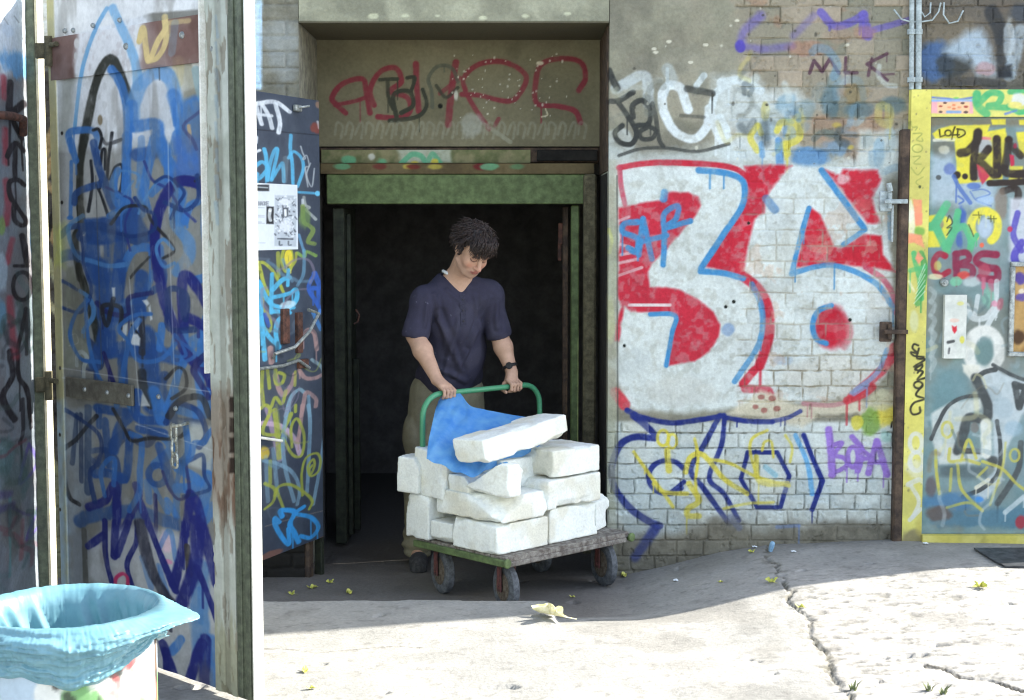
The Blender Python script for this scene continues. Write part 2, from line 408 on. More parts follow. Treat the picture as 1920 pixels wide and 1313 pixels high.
def ground_h(X, Y, detail=True):
    hb = np.interp(X, [-9, .3, .55, .8, 1.05, 1.3, 2., 2.7, 8], [-.13, -.125, -.118, -.06, .005, .045, .075, .06, .05])
    hf = np.interp(X, [-9, .6, 1.2, 2., 3, 8], [0, 0, .015, .045, .05, .03])
    r = hf + (hb - hf) * sstep(6.02, 6.82, Y)
    n = fbm2(X * 9, Y * 9, 4) - .5
    ex = .185 + .03 * n; ey = 6.55 + .03 * n + .02 * (fbm2(X * 3 + 5, X * 0, 3) - .5)
    qx = np.maximum(X - (ex - .07), 0); qy = np.maximum(Y - (ey - .07), 0)
    d = np.hypot(qx, qy) - .07
    k = sstep(.012, -.014, d)
    z = r * (1 - k) + k * 0
    if detail:
        wob = .11 * (fbm2(X * 9 + 3, Y * 9, 5, .62) - .5); wob2 = .11 * (fbm2(X * 9 + 30, Y * 9 + 8, 5, .62) - .5)
        dc = poly_d(CRACK, X + wob, Y + wob2)
        side = X - np.interp(Y, CRACK[::-1, 1], CRACK[::-1, 0])
        rough = sstep(-.01, .03, side) * sstep(7.2, 6.6, Y) 
        z = z + rough * (.008 * (fbm2(X * 6, Y * 9, 5, .6) - .5) - .006 * sstep(.64, .72, fbm2(X * 16 + 4, Y * 40, 4))) + .006 * (fbm2(X * 5 + 9, Y * 5, 3) - .5)
        wc = .0 + .026 * np.maximum(0, fbm2(X * 7, Y * 7, 3) - .18)
        z = z - .014 * sstep(wc, wc * .2, dc) - .014 * sstep(.016, .004, poly_d(CRACK2, X + wob, Y + wob2)) - .005 * sstep(.007, .002, poly_d(CRACK3, X, Y + wob2))
        return z, rough, dc
    return z
def gz(x, y): return float(ground_h(np.array([[x]]), np.array([[y]]))[0][0, 0])
def far(lo, fine_lo, fine_hi, hi, st):
    g = [fine_hi + (hi - fine_hi) * (i / 14) ** 2.5 for i in range(1, 15)]; l = [fine_lo - (fine_lo - lo) * (i / 14) ** 2.5 for i in range(1, 15)][::-1]
    return np.concatenate([l, ar(fine_lo, fine_hi, st), g])
gx = far(-60, -1.3, 2.75, 60, .0105); gy = np.concatenate([far(-60, 5.0, 7.62, 60, .0105)[:-14], ar(7.68, 13, .1), [20, 60]])
GX, GY = np.meshgrid(gx, gy); GZ, RG, DC = ground_h(GX, GY)
n1 = fbm2(GX * 3, GY * 3, 5); n2 = fbm2(GX * 26, GY * 26, 4)
GC = np.empty(GX.shape + (3,)); GC[:] = (160, 158, 152)
def gl(al, c): GC[:] = GC + (np.array(c, float) - GC) * np.clip(al, 0, 1)[..., None]
gl(sstep(.4, .65, n1) * .5, (142, 142, 138)); gl(RG * .6, (176, 172, 166)); gl(RG * sstep(.62, .7, fbm2(GX * 16 + 4, GY * 40, 4)) * .55, (112, 110, 102)); gl(RG * sstep(.55, .75, fbm2(GX * 40, GY * 60, 4)) * .35, (128, 126, 118))
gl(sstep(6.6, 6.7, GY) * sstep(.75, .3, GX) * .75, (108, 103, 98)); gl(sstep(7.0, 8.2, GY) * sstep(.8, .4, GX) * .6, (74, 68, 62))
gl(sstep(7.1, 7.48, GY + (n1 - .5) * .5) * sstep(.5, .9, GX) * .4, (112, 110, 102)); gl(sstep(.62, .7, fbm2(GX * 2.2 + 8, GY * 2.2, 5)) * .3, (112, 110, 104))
gl(sstep(.016, .004, DC) * .6 * sstep(.3, .55, n2), (88, 84, 70)); gl(sstep(.07, .0, DC) * sstep(.5, .6, n2) * .5, (110, 106, 94)); gl(sstep(.014, .004, poly_d(CRACK2, GX, GY)) * .8, (72, 68, 60)); gl(sstep(.006, .002, poly_d(CRACK3, GX, GY)) * .6, (100, 96, 88))
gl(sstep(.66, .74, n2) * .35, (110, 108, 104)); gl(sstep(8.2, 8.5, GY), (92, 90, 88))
idx = np.arange(GX.size).reshape(GX.shape)
Q = np.stack([idx[:-1, :-1], idx[:-1, 1:], idx[1:, 1:], idx[1:, :-1]], -1).reshape(-1, 4)
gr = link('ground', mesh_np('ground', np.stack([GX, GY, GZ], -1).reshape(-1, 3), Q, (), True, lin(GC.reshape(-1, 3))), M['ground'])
tag(gr, 'pale cracked concrete yard sloping down to the doorway', 'ground', kind='structure')

# ------------------------------------------------------------------ the building
bld = thing('workshop_building', (1.6, YW, 0), label='graffiti covered brick workshop with a recessed doorway and a yellow framed door', cat='building')

# --- right hand wall with the big 36
s = Surf((0, YW, 0), (1, 0, 0), ZU, np.concatenate([ar(XR, 2.72, .0048), ar(2.78, XE, .08)]), np.concatenate([ar(-.25, 2.86, .0048), ar(2.92, HB, .08)]), (142, 140, 122), seed=1)
CH = .0788; b0 = s.z(0, 0, 1).ab(1400, 812.2)[1]
row = np.floor((s.bg - b0) / CH); fb = (s.bg - b0) / CH - row
wob = (fbm2(s.ag * 12, s.bg * 12, 3) - .5)
off = np.where(row % 2 == 0, 0., .115) + np.sin(row * 12.9) * .03
bl_ = np.where(row % 4 == 1, .2, .138) + .02 * np.sin(row * 5.1)
fa = (s.ag + off + wob * .012) / bl_; bi = np.floor(fa); fa = (fa - bi) * bl_
fbm_ = (fb * CH + wob * .012)
mort = 1 - sstep(.0022, .0062, np.minimum(np.minimum(fbm_, CH - fbm_), np.minimum(fa, bl_ - fa)))
tone = vn2(bi * 3.7 + 11, row * 5.3 + 4)
def uvy(v): return s.z(0, 0, 1).ab(1400, v)[1]
def uvx(u): return s.z(0, 0, 1).ab(u, 600)[0]
edge = (s.n2 - .5) * .35
br_up = sstep(uvx(1365) - .02, uvx(1365) + .05, s.ag + edge) * sstep(uvy(330), uvy(270), s.bg + edge * .6)
br_low = sstep(uvx(1375), uvx(1395), s.ag + edge * .25) * sstep(uvy(610), uvy(650), s.bg) ; br_low = sstep(uvx(1375), uvx(1395), s.ag + edge * .2) * sstep(uvy(560), uvy(660), s.bg)
br_low = sstep(uvx(1378), uvx(1392), s.ag + edge * .15) * (1 - sstep(uvy(690), uvy(560), s.bg))
br_low = np.maximum(br_low, 1 - sstep(uvy(800), uvy(785), s.bg + edge * .1))
mid = sstep(uvx(1380), uvx(1400), s.ag) * .45
bk = np.clip(np.maximum(np.maximum(br_up, br_low), mid), 0, 1)
s.mottle([(122, 120, 104), (160, 156, 138), (112, 110, 98)], 5, .6)
W = (slice(None), slice(None))
s.lay(W, br_up * .85, (150, 142, 124)); s.c += (br_up * (tone - .5) * 40)[..., None] * np.array([1.2, .8, .7])
s.lay(W, br_up * mort * .45 * sstep(.35, .6, s.n2), (132, 126, 108)); s.mottle([(150, 142, 124)], 9, .25); s.lay(W, br_up * sstep(.6, .68, s.n2) * .4, (164, 122, 98))
s.h += -.004 * bk - mort * bk * (.004 + .004 * sstep(.4, .6, s.n2)) + bk * (tone - .5) * .004 - bk * .006 * sstep(.66, .72, s.n1) + (s.n1 - .5) * .004 + (s.n2 - .5) * .008
s.h += np.where(br_up > .5, (tone - .5) * .008, 0)
# upper paint
s.z(1120, 20, 3.2)
WH = (206, 216, 216)
s.fi([(700, 400), (900, 390), (1010, 470), (1200, 480), (1280, 560), (1180, 660), (1200, 800), (1120, 920), (760, 900), (700, 850), (820, 740), (690, 600)], WH, .8, 40)
s.fi([(40, 780), (300, 860), (800, 800), (1300, 860), (1640, 880), (1840, 700), (1840, 1000), (40, 1010)], (196, 206, 204), .75, 40)
s.fi([(1570, 720), (1800, 720), (1810, 960), (1560, 960)], (204, 212, 206), .8, 20)
s.st([(110, 470), (280, 390), (310, 560)], 54, (190, 200, 202), .8).st([(70, 760), (150, 740), (190, 800)], 60, (200, 208, 206), .6)
s.st([(545, 595), (500, 470), (430, 450), (390, 510), (400, 610), (470, 730), (580, 770), (655, 700), (670, 620)], 46, (214, 222, 222))
s.st([(670, 590), (700, 680), (750, 790)], 46, (214, 222, 222)).st([(640, 390), (595, 450)], 34, WH).st([(735, 640), (770, 700), (790, 780)], 40, WH)
s.st([(740, 430), (860, 420), (980, 480)], 44, WH).st([(690, 570), (715, 490), (790, 440)], 40, WH).st([(420, 350), (450, 420)], 60, (180, 192, 194), .5)
TE = (84, 108, 116)
for u, v, a, b, c, al in [(1400, 560, 60, 110, TE, .8), (1420, 420, 40, 60, (120, 140, 140), .6), (1540, 500, 90, 70, (140, 122, 84), .6), (1580, 600, 120, 50, TE, .7), (1740, 570, 90, 50, TE, .7), (1130, 560, 60, 60, (130, 160, 176), .7), (1250, 600, 60, 60, (120, 142, 146), .6), (1290, 870, 140, 55, (92, 138, 182), .85), (1450, 820, 120, 60, (112, 146, 176), .7), (1010, 720, 60, 60, (120, 150, 170), .5), (1160, 740, 50, 60, (110, 146, 178), .7), (1420, 740, 80, 50, (118, 126, 116), .7), (1230, 700, 60, 40, (140, 150, 150), .6), (1620, 780, 60, 60, (160, 172, 170), .7), (1690, 830, 40, 90, (130, 164, 186), .6), (870, 690, 40, 50, (150, 160, 160), .6)]:
    s.bl(u, v, a, b, c, al)
YE = (212, 200, 84)
s.st([(960, 690), (920, 760), (960, 840)], 34, YE, .8).st([(1080, 720), (1110, 670), (1190, 680), (1215, 760), (1150, 800), (1090, 810)], 36, YE, .85).st([(970, 690), (985, 740)], 30, YE, .7).st([(1130, 800), (1140, 860)], 40, YE, .8)
s.bl(1440, 690, 40, 25, (190, 170, 80), .7).bl(1520, 820, 30, 22, (196, 176, 84), .8).bl(1010, 600, 24, 50, (186, 178, 96), .6)
s.st([(1090, 780), (1095, 920)], 40, (92, 142, 190), .85).st([(985, 800), (990, 870)], 32, (104, 150, 190), .7)
s.st([(1300, 770), (1360, 730), (1440, 760), (1460, 800)], 30, (104, 112, 106), .7)
BK = (58, 60, 58)
s.st([(70, 360), (95, 420), (120, 465)], 36, BK).st([(60, 545), (130, 540), (215, 490)], 28, BK).st([(120, 545), (180, 630), (235, 730), (205, 800), (135, 790), (105, 735), (150, 690)], 27, BK)
s.st([(215, 640), (212, 570), (270, 540), (318, 600), (305, 680), (240, 690)], 27, BK).st([(300, 700), (255, 730), (270, 770), (330, 765), (350, 720), (300, 690)], 24, BK, .9).st([(330, 560), (350, 640), (370, 770), (395, 815)], 24, BK, .8)
s.st([(130, 870), (260, 830), (420, 825), (600, 845), (790, 800)], 18, BK, .75).st([(540, 470), (690, 498)], 36, BK, .8).st([(500, 630), (640, 640)], 18, BK, .5)
MR = (92, 68, 78)
s.st([(1275, 375), (1300, 300), (1350, 365), (1395, 290), (1450, 375)], 19, MR, curve=False).st([(1492, 285), (1488, 372), (1560, 372)], 19, MR, curve=False).st([(1650, 290), (1628, 388)], 19, MR).st([(1740, 258), (1620, 320), (1690, 370), (1740, 418)], 19, MR, curve=False).st([(1690, 385), (1780, 380)], 12, MR, .7)
PU = (104, 94, 172)
s.st([(860, 215), (880, 130), (980, 30)], 50, PU, .65, .5).st([(870, 215), (1000, 230), (1170, 212)], 40, PU, .55, .5).st([(1340, 10), (1420, 90), (1520, 70), (1600, 20)], 42, PU, .85).st([(1600, 30), (1625, 150)], 52, PU, .85).st([(1660, 115), (1870, 55)], 34, PU, .7).st([(1180, 150), (1300, 30)], 40, PU, .4, .5)
s.bl(860, 215, 26, 30, (84, 74, 168), .9)
s.bl(1270, 230, 130, 40, (178, 116, 92), .4).bl(1600, 130, 80, 40, (180, 122, 96), .35).bl(1460, 150, 90, 50, (170, 136, 114), .35)
for u, v in [(430, 186), (340, 230), (560, 310), (650, 205), (840, 60), (1500, 205), (350, 250)]: s.bl(u, v, 14, 8, (214, 210, 190), .9, .5)
s.specks(40, [(206, 204, 186), (70, 68, 60)], (.003, .008), .7, (np.array([XR, 1.95]), np.array([2.0, 2.75])))
s.ghost((1380, 140, 1680, 290), 26, [(200, 210, 206), (110, 146, 170), (120, 128, 120), (196, 186, 110), (150, 170, 176), (70, 80, 84)], (6, 16), (.25, .6), 3, 50)
s.ghost((1140, 130, 1400, 300), 10, [(180, 186, 180), (110, 114, 106)], (5, 10), (.2, .45), 4, 50)
# the 36
s.z(1120, 280, 2.525)
s.fi([(92, 75), (700, 85), (920, 75), (1350, 90), (1400, 600), (1410, 1000), (1330, 1110), (1100, 1190), (900, 1200), (400, 1250), (160, 1230), (95, 1100)], (212, 220, 217), .93, 14, .25)
s.bl(1100, 1080, 260, 90, (196, 190, 176), .5).bl(1330, 700, 60, 200, (208, 208, 200), .5).bl(870, 480, 90, 160, (196, 204, 200), .5).bl(160, 1000, 90, 60, (190, 198, 196), .6).bl(380, 1150, 160, 60, (196, 198, 190), .6)
s.lay(W, bk * mort * .62 * sstep(uvy(545), uvy(640), s.bg).__rsub__(1) * (1 - sstep(uvy(640), uvy(540), s.bg)) * sstep(uvy(800), uvy(770), s.bg).__rsub__(1), (136, 130, 112))
m_ = mort * br_low * (1 - sstep(uvy(700), uvy(600), s.bg)); s.lay(W, m_ * .7 * sstep(.3, .5, s.n1), (150, 142, 122))
s.z(1120, 280, 2.525)
RD = (188, 36, 54)
s.st([(100, 88), (220, 68), (350, 64), (560, 74), (660, 95), (705, 130)], 24, RD, .92).st([(105, 85), (112, 170), (130, 260)], 22, (186, 70, 90), .85)
s.fi([(135, 268), (310, 240), (325, 202), (430, 205), (480, 225), (492, 262), (470, 310), (400, 390), (330, 470), (258, 545), (240, 580), (248, 652), (330, 655), (385, 665), (470, 705), (550, 770), (582, 830), (575, 890), (530, 960), (460, 1005), (340, 1024), (340, 950), (362, 860), (376, 800), (350, 775), (160, 770), (130, 745), (112, 830), (104, 910), (84, 905), (90, 830), (112, 745), (96, 690), (92, 640), (104, 560), (98, 500), (112, 420), (98, 310), (100, 275)], RD, .93, 7, .3)
for a, b in [((100, 340), (150, 320)), ((110, 450), (170, 470)), ((100, 540), (190, 520)), ((95, 600), (210, 560)), ((110, 500), (160, 490))]: s.st([a, b], 12, (214, 200, 200), .7)
s.st([(150, 738), (345, 738)], 12, (222, 214, 212), .95)
s.fi([(695, 80), (800, 72), (922, 78), (880, 120), (822, 190), (796, 240), (790, 300), (745, 330), (722, 420), (706, 500), (690, 602), (600, 575), (508, 555), (560, 470), (640, 360), (690, 270), (712, 190), (702, 130)], (190, 34, 52), .95, 8, .35)
s.st([(690, 602), (760, 660), (806, 750), (815, 850), (802, 930), (768, 1025)], 42, RD, .92).st([(745, 1045), (690, 1112)], 34, RD, .9).st([(700, 1135), (800, 1140), (820, 1160)], 34, RD, .7)
s.fi([(1005, 272), (1058, 310), (1090, 390), (1122, 462), (1160, 465), (1260, 402), (1345, 410), (1352, 500), (1415, 582), (1300, 562), (1150, 545), (1030, 552), (940, 562), (960, 480), (990, 360)], (192, 34, 50), .95, 7, .3)
s.fi([(1075, 95), (1150, 125), (1165, 96), (1330, 100), (1345, 140), (1302, 230), (1312, 290), (1345, 350), (1280, 352), (1200, 250), (1120, 150)], (192, 36, 52), .93, 9, .4)
s.bl(1170, 140, 40, 30, (214, 200, 198), .7)
s.st([(1270, 560), (1350, 612), (1400, 690), (1412, 770)], 24, (186, 62, 86), .85).st([(1405, 940), (1380, 1010), (1290, 1100), (1205, 1172)], 38, (190, 54, 66), .85)
s.bl(1105, 842, 76, 92, (190, 38, 56), 1., .35).bl(1170, 860, 34, 60, (190, 80, 90), .6)
SB = (72, 138, 188)
s.st([(480, 100), (600, 112), (680, 142), (699, 200), (680, 280), (600, 400), (490, 565)], 26, SB).st([(488, 578), (600, 588), (690, 612)], 25, SB).st([(732, 640), (776, 740), (782, 850), (752, 950), (650, 1100)], 24, SB, .8)
s.st([(318, 205), (314, 235)], 32, SB).st([(250, 782), (345, 780), (374, 802), (356, 860), (342, 940), (326, 1025)], 20, SB).st([(1002, 280), (962, 420), (922, 580)], 22, SB)
s.st([(920, 590), (1020, 560), (1110, 550), (1220, 580), (1330, 645), (1402, 750)], 24, SB, .9).st([(1062, 100), (1150, 220), (1262, 372)], 27, SB).st([(1268, 380), (1165, 452)], 22, SB)
s.st([(1108, 740), (1045, 768), (1020, 835), (1038, 898), (1085, 920)], 24, SB).st([(1372, 950), (1325, 1060), (1205, 1155)], 20, (120, 160, 196), .75).st([(800, 235), (840, 285)], 34, (84, 126, 170), .7).st([(1385, 310), (1390, 420)], 24, (110, 150, 180), .6)
s.bl(625, 855, 28, 30, (130, 156, 190), .8).bl(880, 1000, 50, 22, (150, 172, 196), .6)
s.st([(190, 345), (130, 352), (122, 392), (190, 425), (184, 485), (146, 468)], 25, SB).st([(196, 500), (216, 330), (258, 520)], 24, SB, curve=False).st([(200, 440), (330, 408)], 22, SB).st([(312, 548), (318, 400), (315, 310), (380, 268), (372, 330), (320, 372), (440, 340)], 24, SB)
for u, v in [(608, 746), (646, 722), (128, 930), (1197, 808), (716, 350)]: s.bl(u, v, 8, 8, (30, 34, 30), 1, .3)
s.st([(55, 380), (68, 430), (58, 490)], 14, (226, 222, 70), .9).bl(60, 820, 22, 90, (196, 202, 110), .5).bl(70, 500, 24, 160, (150, 170, 130), .35)
s.st([(85, 1150), (130, 1210)], 44, (196, 62, 74), .9)
wr = sstep(uvx(1372), uvx(1400), s.ag + edge * .2) * sstep(uvy(775), uvy(760), s.bg) * sstep(uvy(330), uvy(420), s.bg)
s.lay(W, wr * mort * .55 * sstep(.38, .6, s.n3), (150, 144, 126)); s.lay(W, wr * sstep(.58, .66, s.n3) * .22, (186, 184, 168)); s.lay(W, wr * sstep(.63, .68, fbm2(s.ag * 9 + 77, s.bg * 9, 5)) * .4, (196, 168, 146))
s.lay(W, sstep(.6, .66, fbm2(s.ag * 16 + 7, s.bg * 16, 5)) * sstep(uvy(800), uvy(760), s.bg) * sstep(uvy(290), uvy(330), s.bg) * .14, (168, 172, 164))
s.c *= (1 + (tone - .5) * .1 * wr)[..., None]
# lower part
s.z(1120, 720, 3.2)
low = 1 - sstep(uvy(796), uvy(786), s.bg)
s.lay(W, low * .9, (208, 216, 212)); s.lay(W, low * mort * (.35 + .5 * sstep(.4, .62, s.n1)), (112, 114, 106)); s.lay(W, low * sstep(.52, .66, s.n2) * .45, (172, 186, 188))
s.z(1120, 720, 3.2)
s.fi([(900, 110), (980, 35), (1050, 70), (1200, 130), (1500, 112), (1660, 95), (1640, 190), (1540, 180), (1340, 190), (1230, 260), (1000, 210), (900, 190), (760, 190), (820, 150)], (206, 198, 174), .9, 14)
for u, v in [(985, 80), (950, 140), (1050, 90), (1080, 150), (1000, 160)]: s.bl(u, v, 20, 16, (150, 92, 84), .8)
s.st([(1240, 120), (1400, 130), (1500, 110)], 26, (176, 110, 120), .6).st([(1500, 100), (1600, 60), (1650, 20)], 44, (190, 56, 66), .8).st([(1540, 60), (1620, 10)], 26, (130, 150, 186), .7)
s.bl(1750, 190, 90, 60, (222, 206, 84), .9).bl(1640, 230, 50, 80, (122, 156, 74), .85).bl(1560, 230, 30, 40, (208, 196, 70), .8).bl(1740, 320, 40, 40, (150, 190, 180), .7).bl(1720, 90, 90, 60, (192, 188, 156), .8)
s.st([(1770, 230), (1765, 260)], 10, (40, 40, 40)).st([(1795, 225), (1790, 270)], 10, (40, 40, 40))
NV = (40, 52, 122)
s.st([(180, 160), (280, 205), (450, 235), (620, 215), (760, 190)], 30, NV).st([(760, 200), (900, 225), (1050, 228)], 28, NV).st([(1050, 225), (1140, 205), (1220, 165)], 24, NV, .75)
s.st([(215, 190), (300, 260), (350, 325), (240, 318), (155, 350), (105, 430), (85, 540), (112, 640), (200, 750), (300, 820), (375, 852)], 36, NV).st([(345, 872), (240, 1025)], 46, NV, .75, .4)
s.el(420, 560, 112, 100, 27, NV, .95, 40, 330).st([(520, 590), (440, 655)], 26, NV)
s.st([(735, 190), (640, 370), (560, 515), (640, 630), (790, 840)], 30, NV, .95).st([(765, 200), (745, 370), (672, 565), (760, 660), (850, 820)], 28, NV, .95)
s.st([(905, 412), (1080, 412), (1152, 552), (1100, 742), (960, 742), (862, 572), (905, 412)], 25, NV, curve=False)
s.st([(1190, 310), (1262, 480), (1290, 660)], 26, (90, 160, 212), .8).st([(1240, 310), (1290, 440), (1352, 582), (1290, 755)], 27, NV, curve=False)
YL = (214, 200, 78)
s.el(395, 325, 34, 46, 17, YL, .95).el(450, 345, 28, 42, 15, YL, .9).st([(218, 410), (310, 540), (400, 660), (455, 740)], 19, YL, .9).st([(585, 330), (605, 440), (590, 580), (600, 700)], 17, YL, .9)
s.st([(530, 530), (560, 440), (640, 430), (760, 570), (900, 660)], 28, YL, .9).st([(660, 450), (800, 480), (960, 560), (1150, 612)], 19, YL, .9).st([(420, 400), (430, 520)], 34, YL, .85).st([(550, 600), (610, 700), (545, 750), (545, 790), (610, 795)], 32, YL, .85).st([(340, 600), (400, 650), (540, 660)], 24, YL, .8)
s.st([(960, 560), (920, 420), (930, 330), (1020, 280)], 17, YL, .85).st([(990, 400), (1005, 350), (1045, 350), (1058, 440)], 15, YL, .9).st([(1130, 310), (1170, 380), (1158, 470)], 16, YL, .7).st([(955, 440), (960, 560), (1010, 600), (1140, 600)], 30, YL, .8).st([(760, 750), (900, 720), (1060, 712)], 17, YL, .7)
s.st([(1010, 500), (1070, 550)], 30, (130, 180, 196), .7)
PP = (150, 118, 196)
s.st([(1390, 275), (1402, 400), (1412, 545)], 42, PP).st([(1400, 375), (1470, 355), (1425, 425), (1480, 445), (1500, 490), (1400, 548)], 26, PP).el(1535, 440, 30, 60, 26, PP).st([(1530, 320), (1590, 400), (1565, 520)], 32, PP).st([(1585, 395), (1640, 440), (1600, 450)], 24, PP).st([(1628, 535), (1678, 345), (1740, 545)], 36, PP, curve=False).st([(1640, 470), (1720, 470)], 26, PP)
grime = sstep(uvy(968), uvy(1010), s.bg + (s.n2 - .5) * .22)
s.c *= (1 + (tone - .5) * .16 * low)[..., None]; s.lay(W, low * (tone > .82) * .35, (178, 176, 160)); s.lay(W, np.clip(grime, 0, 1) * .9, (112, 106, 92)); s.lay(W, grime * sstep(.5, .62, s.n3) * .5, (86, 82, 72)); s.h += .006 * grime; s.lay(W, grime * mort * .25, (96, 92, 82)); s.lay(W, sstep(uvy(930), uvy(990), s.bg + (s.n1 - .5) * .3) * .25, (128, 124, 108))
s.z(1120, 720, 3.2); s.st([(800, 800), (850, 860)], 40, (90, 100, 140), .4).st([(345, 872), (225, 1040)], 50, NV, .55, .4).st([(1080, 860), (1210, 850)], 20, (96, 120, 170), .5)
# left border strip of the wall, mossy plaster
ex_ = sstep(uvx(1162), uvx(1152), s.ag + (s.n1 - .5) * .02)
s.lay(W, ex_ * .55 * (s.bg < uvy(300)), (176, 178, 160)); s.lay(W, ex_ * sstep(.5, .6, s.n2) * .5, (150, 152, 130))
s.z(0, 0, 1); s.st([(1157, 330), (1158, 780), (1158, 990)], 2.5, (70, 72, 66), .7)
# wall above the yellow door
s.z(1660, 0, 2.523)
s.fi([(120, -80), (760, -80), (760, 470), (120, 470)], (96, 90, 82), .85, 12)
s.bl(300, 120, 120, 70, (128, 118, 100), .6).bl(240, 300, 70, 80, (70, 104, 156), .75).bl(330, 300, 70, 70, (62, 66, 66), .8)
s.fi([(330, 190), (390, 150), (460, 135), (500, 230), (535, 360), (440, 355), (400, 290), (270, 250)], (178, 196, 210), .85, 22)
s.st([(505, 60), (545, 150), (560, 280)], 60, (60, 62, 64), .85).st([(640, 150), (590, 350)], 60, (170, 186, 196), .8).fi([(530, 310), (600, 305), (605, 370), (530, 370)], (44, 46, 50), .9, 8).st([(280, 390), (420, 385), (560, 400)], 34, (70, 70, 70), .7).bl(470, 330, 40, 26, (176, 140, 140), .7).bl(640, 60, 60, 50, (70, 76, 84), .8).bl(590, 160, 22, 90, (190, 200, 204), .6)
wall_r = s.build('brick_wall', M['wall'], bld, .68)
tag(wall_r, 'whitewashed brick wall painted with a large red and white 36')

# --- wall over and left of the recess
def small_wall(name, x0, x1, z0, z1, base, mott, sd, fine=.006, th=.68):
    q = Surf((0, YW, 0), (1, 0, 0), ZU, ar(x0, x1, fine), ar(z0, z1, fine), base, seed=sd); q.mottle(mott, 6, .6); q.h += (q.n1 - .5) * .006 + (q.n2 - .5) * .012; return q
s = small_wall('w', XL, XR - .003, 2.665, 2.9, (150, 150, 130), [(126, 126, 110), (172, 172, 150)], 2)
for u in (820, 905, 985, 1065, 700, 760): s.bl(u, 26 + 4 * (u % 3), 8, 4, (206, 208, 178), .7)
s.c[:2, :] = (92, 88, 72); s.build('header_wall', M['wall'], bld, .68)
MB().box(((XL + XR) / 2, YW + .34, 2.903 + (HB - 2.903) / 2), ((XR - XL) / 2, .335, (HB - 2.903) / 2)).build('header_wall', M['conc'], bld)
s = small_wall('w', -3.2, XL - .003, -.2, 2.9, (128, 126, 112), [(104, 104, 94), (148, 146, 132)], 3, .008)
row = np.floor(s.bg / .0788); fb = s.bg - row * .0788; fa = np.mod(s.ag + (row % 2) * .12, .25)
mo = 1 - sstep(.004, .01, np.minimum(np.minimum(fb, .0788 - fb), np.minimum(fa, .25 - fa)) + (s.n1 - .5) * .008); s.h -= mo * .008; s.lay((slice(None), slice(None)), mo * .35 * sstep(.4, .6, s.n1), (92, 90, 82)); s.mottle([(112, 110, 98), (140, 140, 130)], 11, .5); s.lay((slice(None), slice(None)), sstep(.34, .26, s.bg) * .95 * np.ones(s.ag.shape), (34, 32, 30))  # wall base painted near black: shade of the depth put into the colour
s.z(0, 0, 1); s.fi([(474, 0), (491.5, 0), (490.5, 168), (474, 168)], (196, 224, 244), 1, 1.5, 0)
s.bl(530, 100, 30, 60, (150, 156, 156), .6)
# dark tags seen through the hinge gap
s.fi([(60, 130), (135, 130), (140, 1130), (60, 1130)], (58, 52, 46), .9, 6)
for P_, w_, c_ in [([(80, 300), (98, 250), (118, 230)], 16, (150, 124, 84)), ([(84, 330), (100, 300), (116, 300)], 14, (166, 136, 90)), ([(90, 345), (110, 380), (96, 440), (116, 470)], 9, (156, 130, 90)), ([(84, 480), (104, 520), (118, 560)], 14, (150, 146, 110)), ([(88, 450), (100, 400), (118, 350)], 8, (24, 22, 20)), ([(90, 860), (104, 900), (100, 1000), (112, 1080)], 20, (120, 118, 90)), ([(84, 700), (110, 740), (92, 800)], 12, (30, 28, 26)), ([(86, 560), (116, 600)], 10, (168, 160, 124))]: s.st(P_, w_, c_, .9)
s.fi([(60, -20), (478, -20), (478, 62), (300, 62), (110, 118), (60, 118)], (226, 224, 212), .95, 6)  # wall above the open door: sunlit brightness put in as pale colour
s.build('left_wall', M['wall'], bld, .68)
b = MB(); b.box((-1.5, YW + 2.8, HB - .05), (2.9, .06, .05)) ; b.box((-5.5, YW + .34, HB / 2), (2.29, .34, HB / 2 + .1)); b.box((-1.95 + -.18, YW + .34, 2.904 + (HB - 2.904) / 2), (1.07, .335, (HB - 2.904) / 2))
b.build('left_wall', M['conc'], bld)
MB().box(((XE - 7.8) / 2, YW + 3.4, HB + .062), ((XE + 7.8) / 2, 3.38, .06)).build('roof', M['conc'], bld)
# recess reveals, soffit
MB().box((XL - .032, (YW + YI) / 2 + .01, 1.26), (.03, (YI - YW) / 2, 1.4)).build('reveal', M['conc'], bld)
MB().box((XR - .002, (YW + YI) / 2 + .06, .85), (.006, (YI - YW) / 2 - .05, 1.08)).build('reveal', M['near_black'], bld)
MB().box((XR - .002, (YW + YI) / 2 + .04, 2.30), (.006, (YI - YW) / 2 - .03, .36)).build('reveal', M['brownpost'], bld)
# lintel panel with ASKRS
s = Surf((0, YI, 0), (1, 0, 0), ZU, ar(XL - .01, XR + .01, .0052), ar(2.095, 2.69, .0052), (126, 121, 98), mpp=.00293, seed=4)
s.mottle([(110, 106, 86), (138, 133, 110)], 4, .6)
s.h += (s.n2 - .5) * .008
s.z(460, 0, 2.736)
s.bl(1200, 200, 500, 40, (118, 110, 90), .5)
RM = (136, 58, 68)
s.st([(515, 580), (470, 540), (445, 500), (500, 430), (600, 405), (620, 470), (640, 580)], 24, RM, .95).st([(460, 540), (560, 520), (620, 500)], 18, RM, .9)
s.st([(660, 540), (640, 460), (690, 370), (770, 350), (800, 420), (740, 470), (830, 500), (845, 570), (790, 605), (680, 600)], 24, RM, .95).st([(875, 330), (880, 450), (890, 570)], 26, RM, .9)
s.st([(1080, 320), (1060, 450), (1040, 640)], 30, RM, .85).st([(1000, 480), (1100, 400)], 20, RM, .7)
s.st([(1130, 470), (1120, 400), (1200, 330), (1330, 320), (1440, 390), (1400, 490), (1340, 520), (1200, 490), (1110, 485)], 22, RM, .9).st([(1140, 490), (1180, 560), (1250, 660)], 22, RM, .85).st([(1300, 610), (1280, 645)], 18, RM, .7)
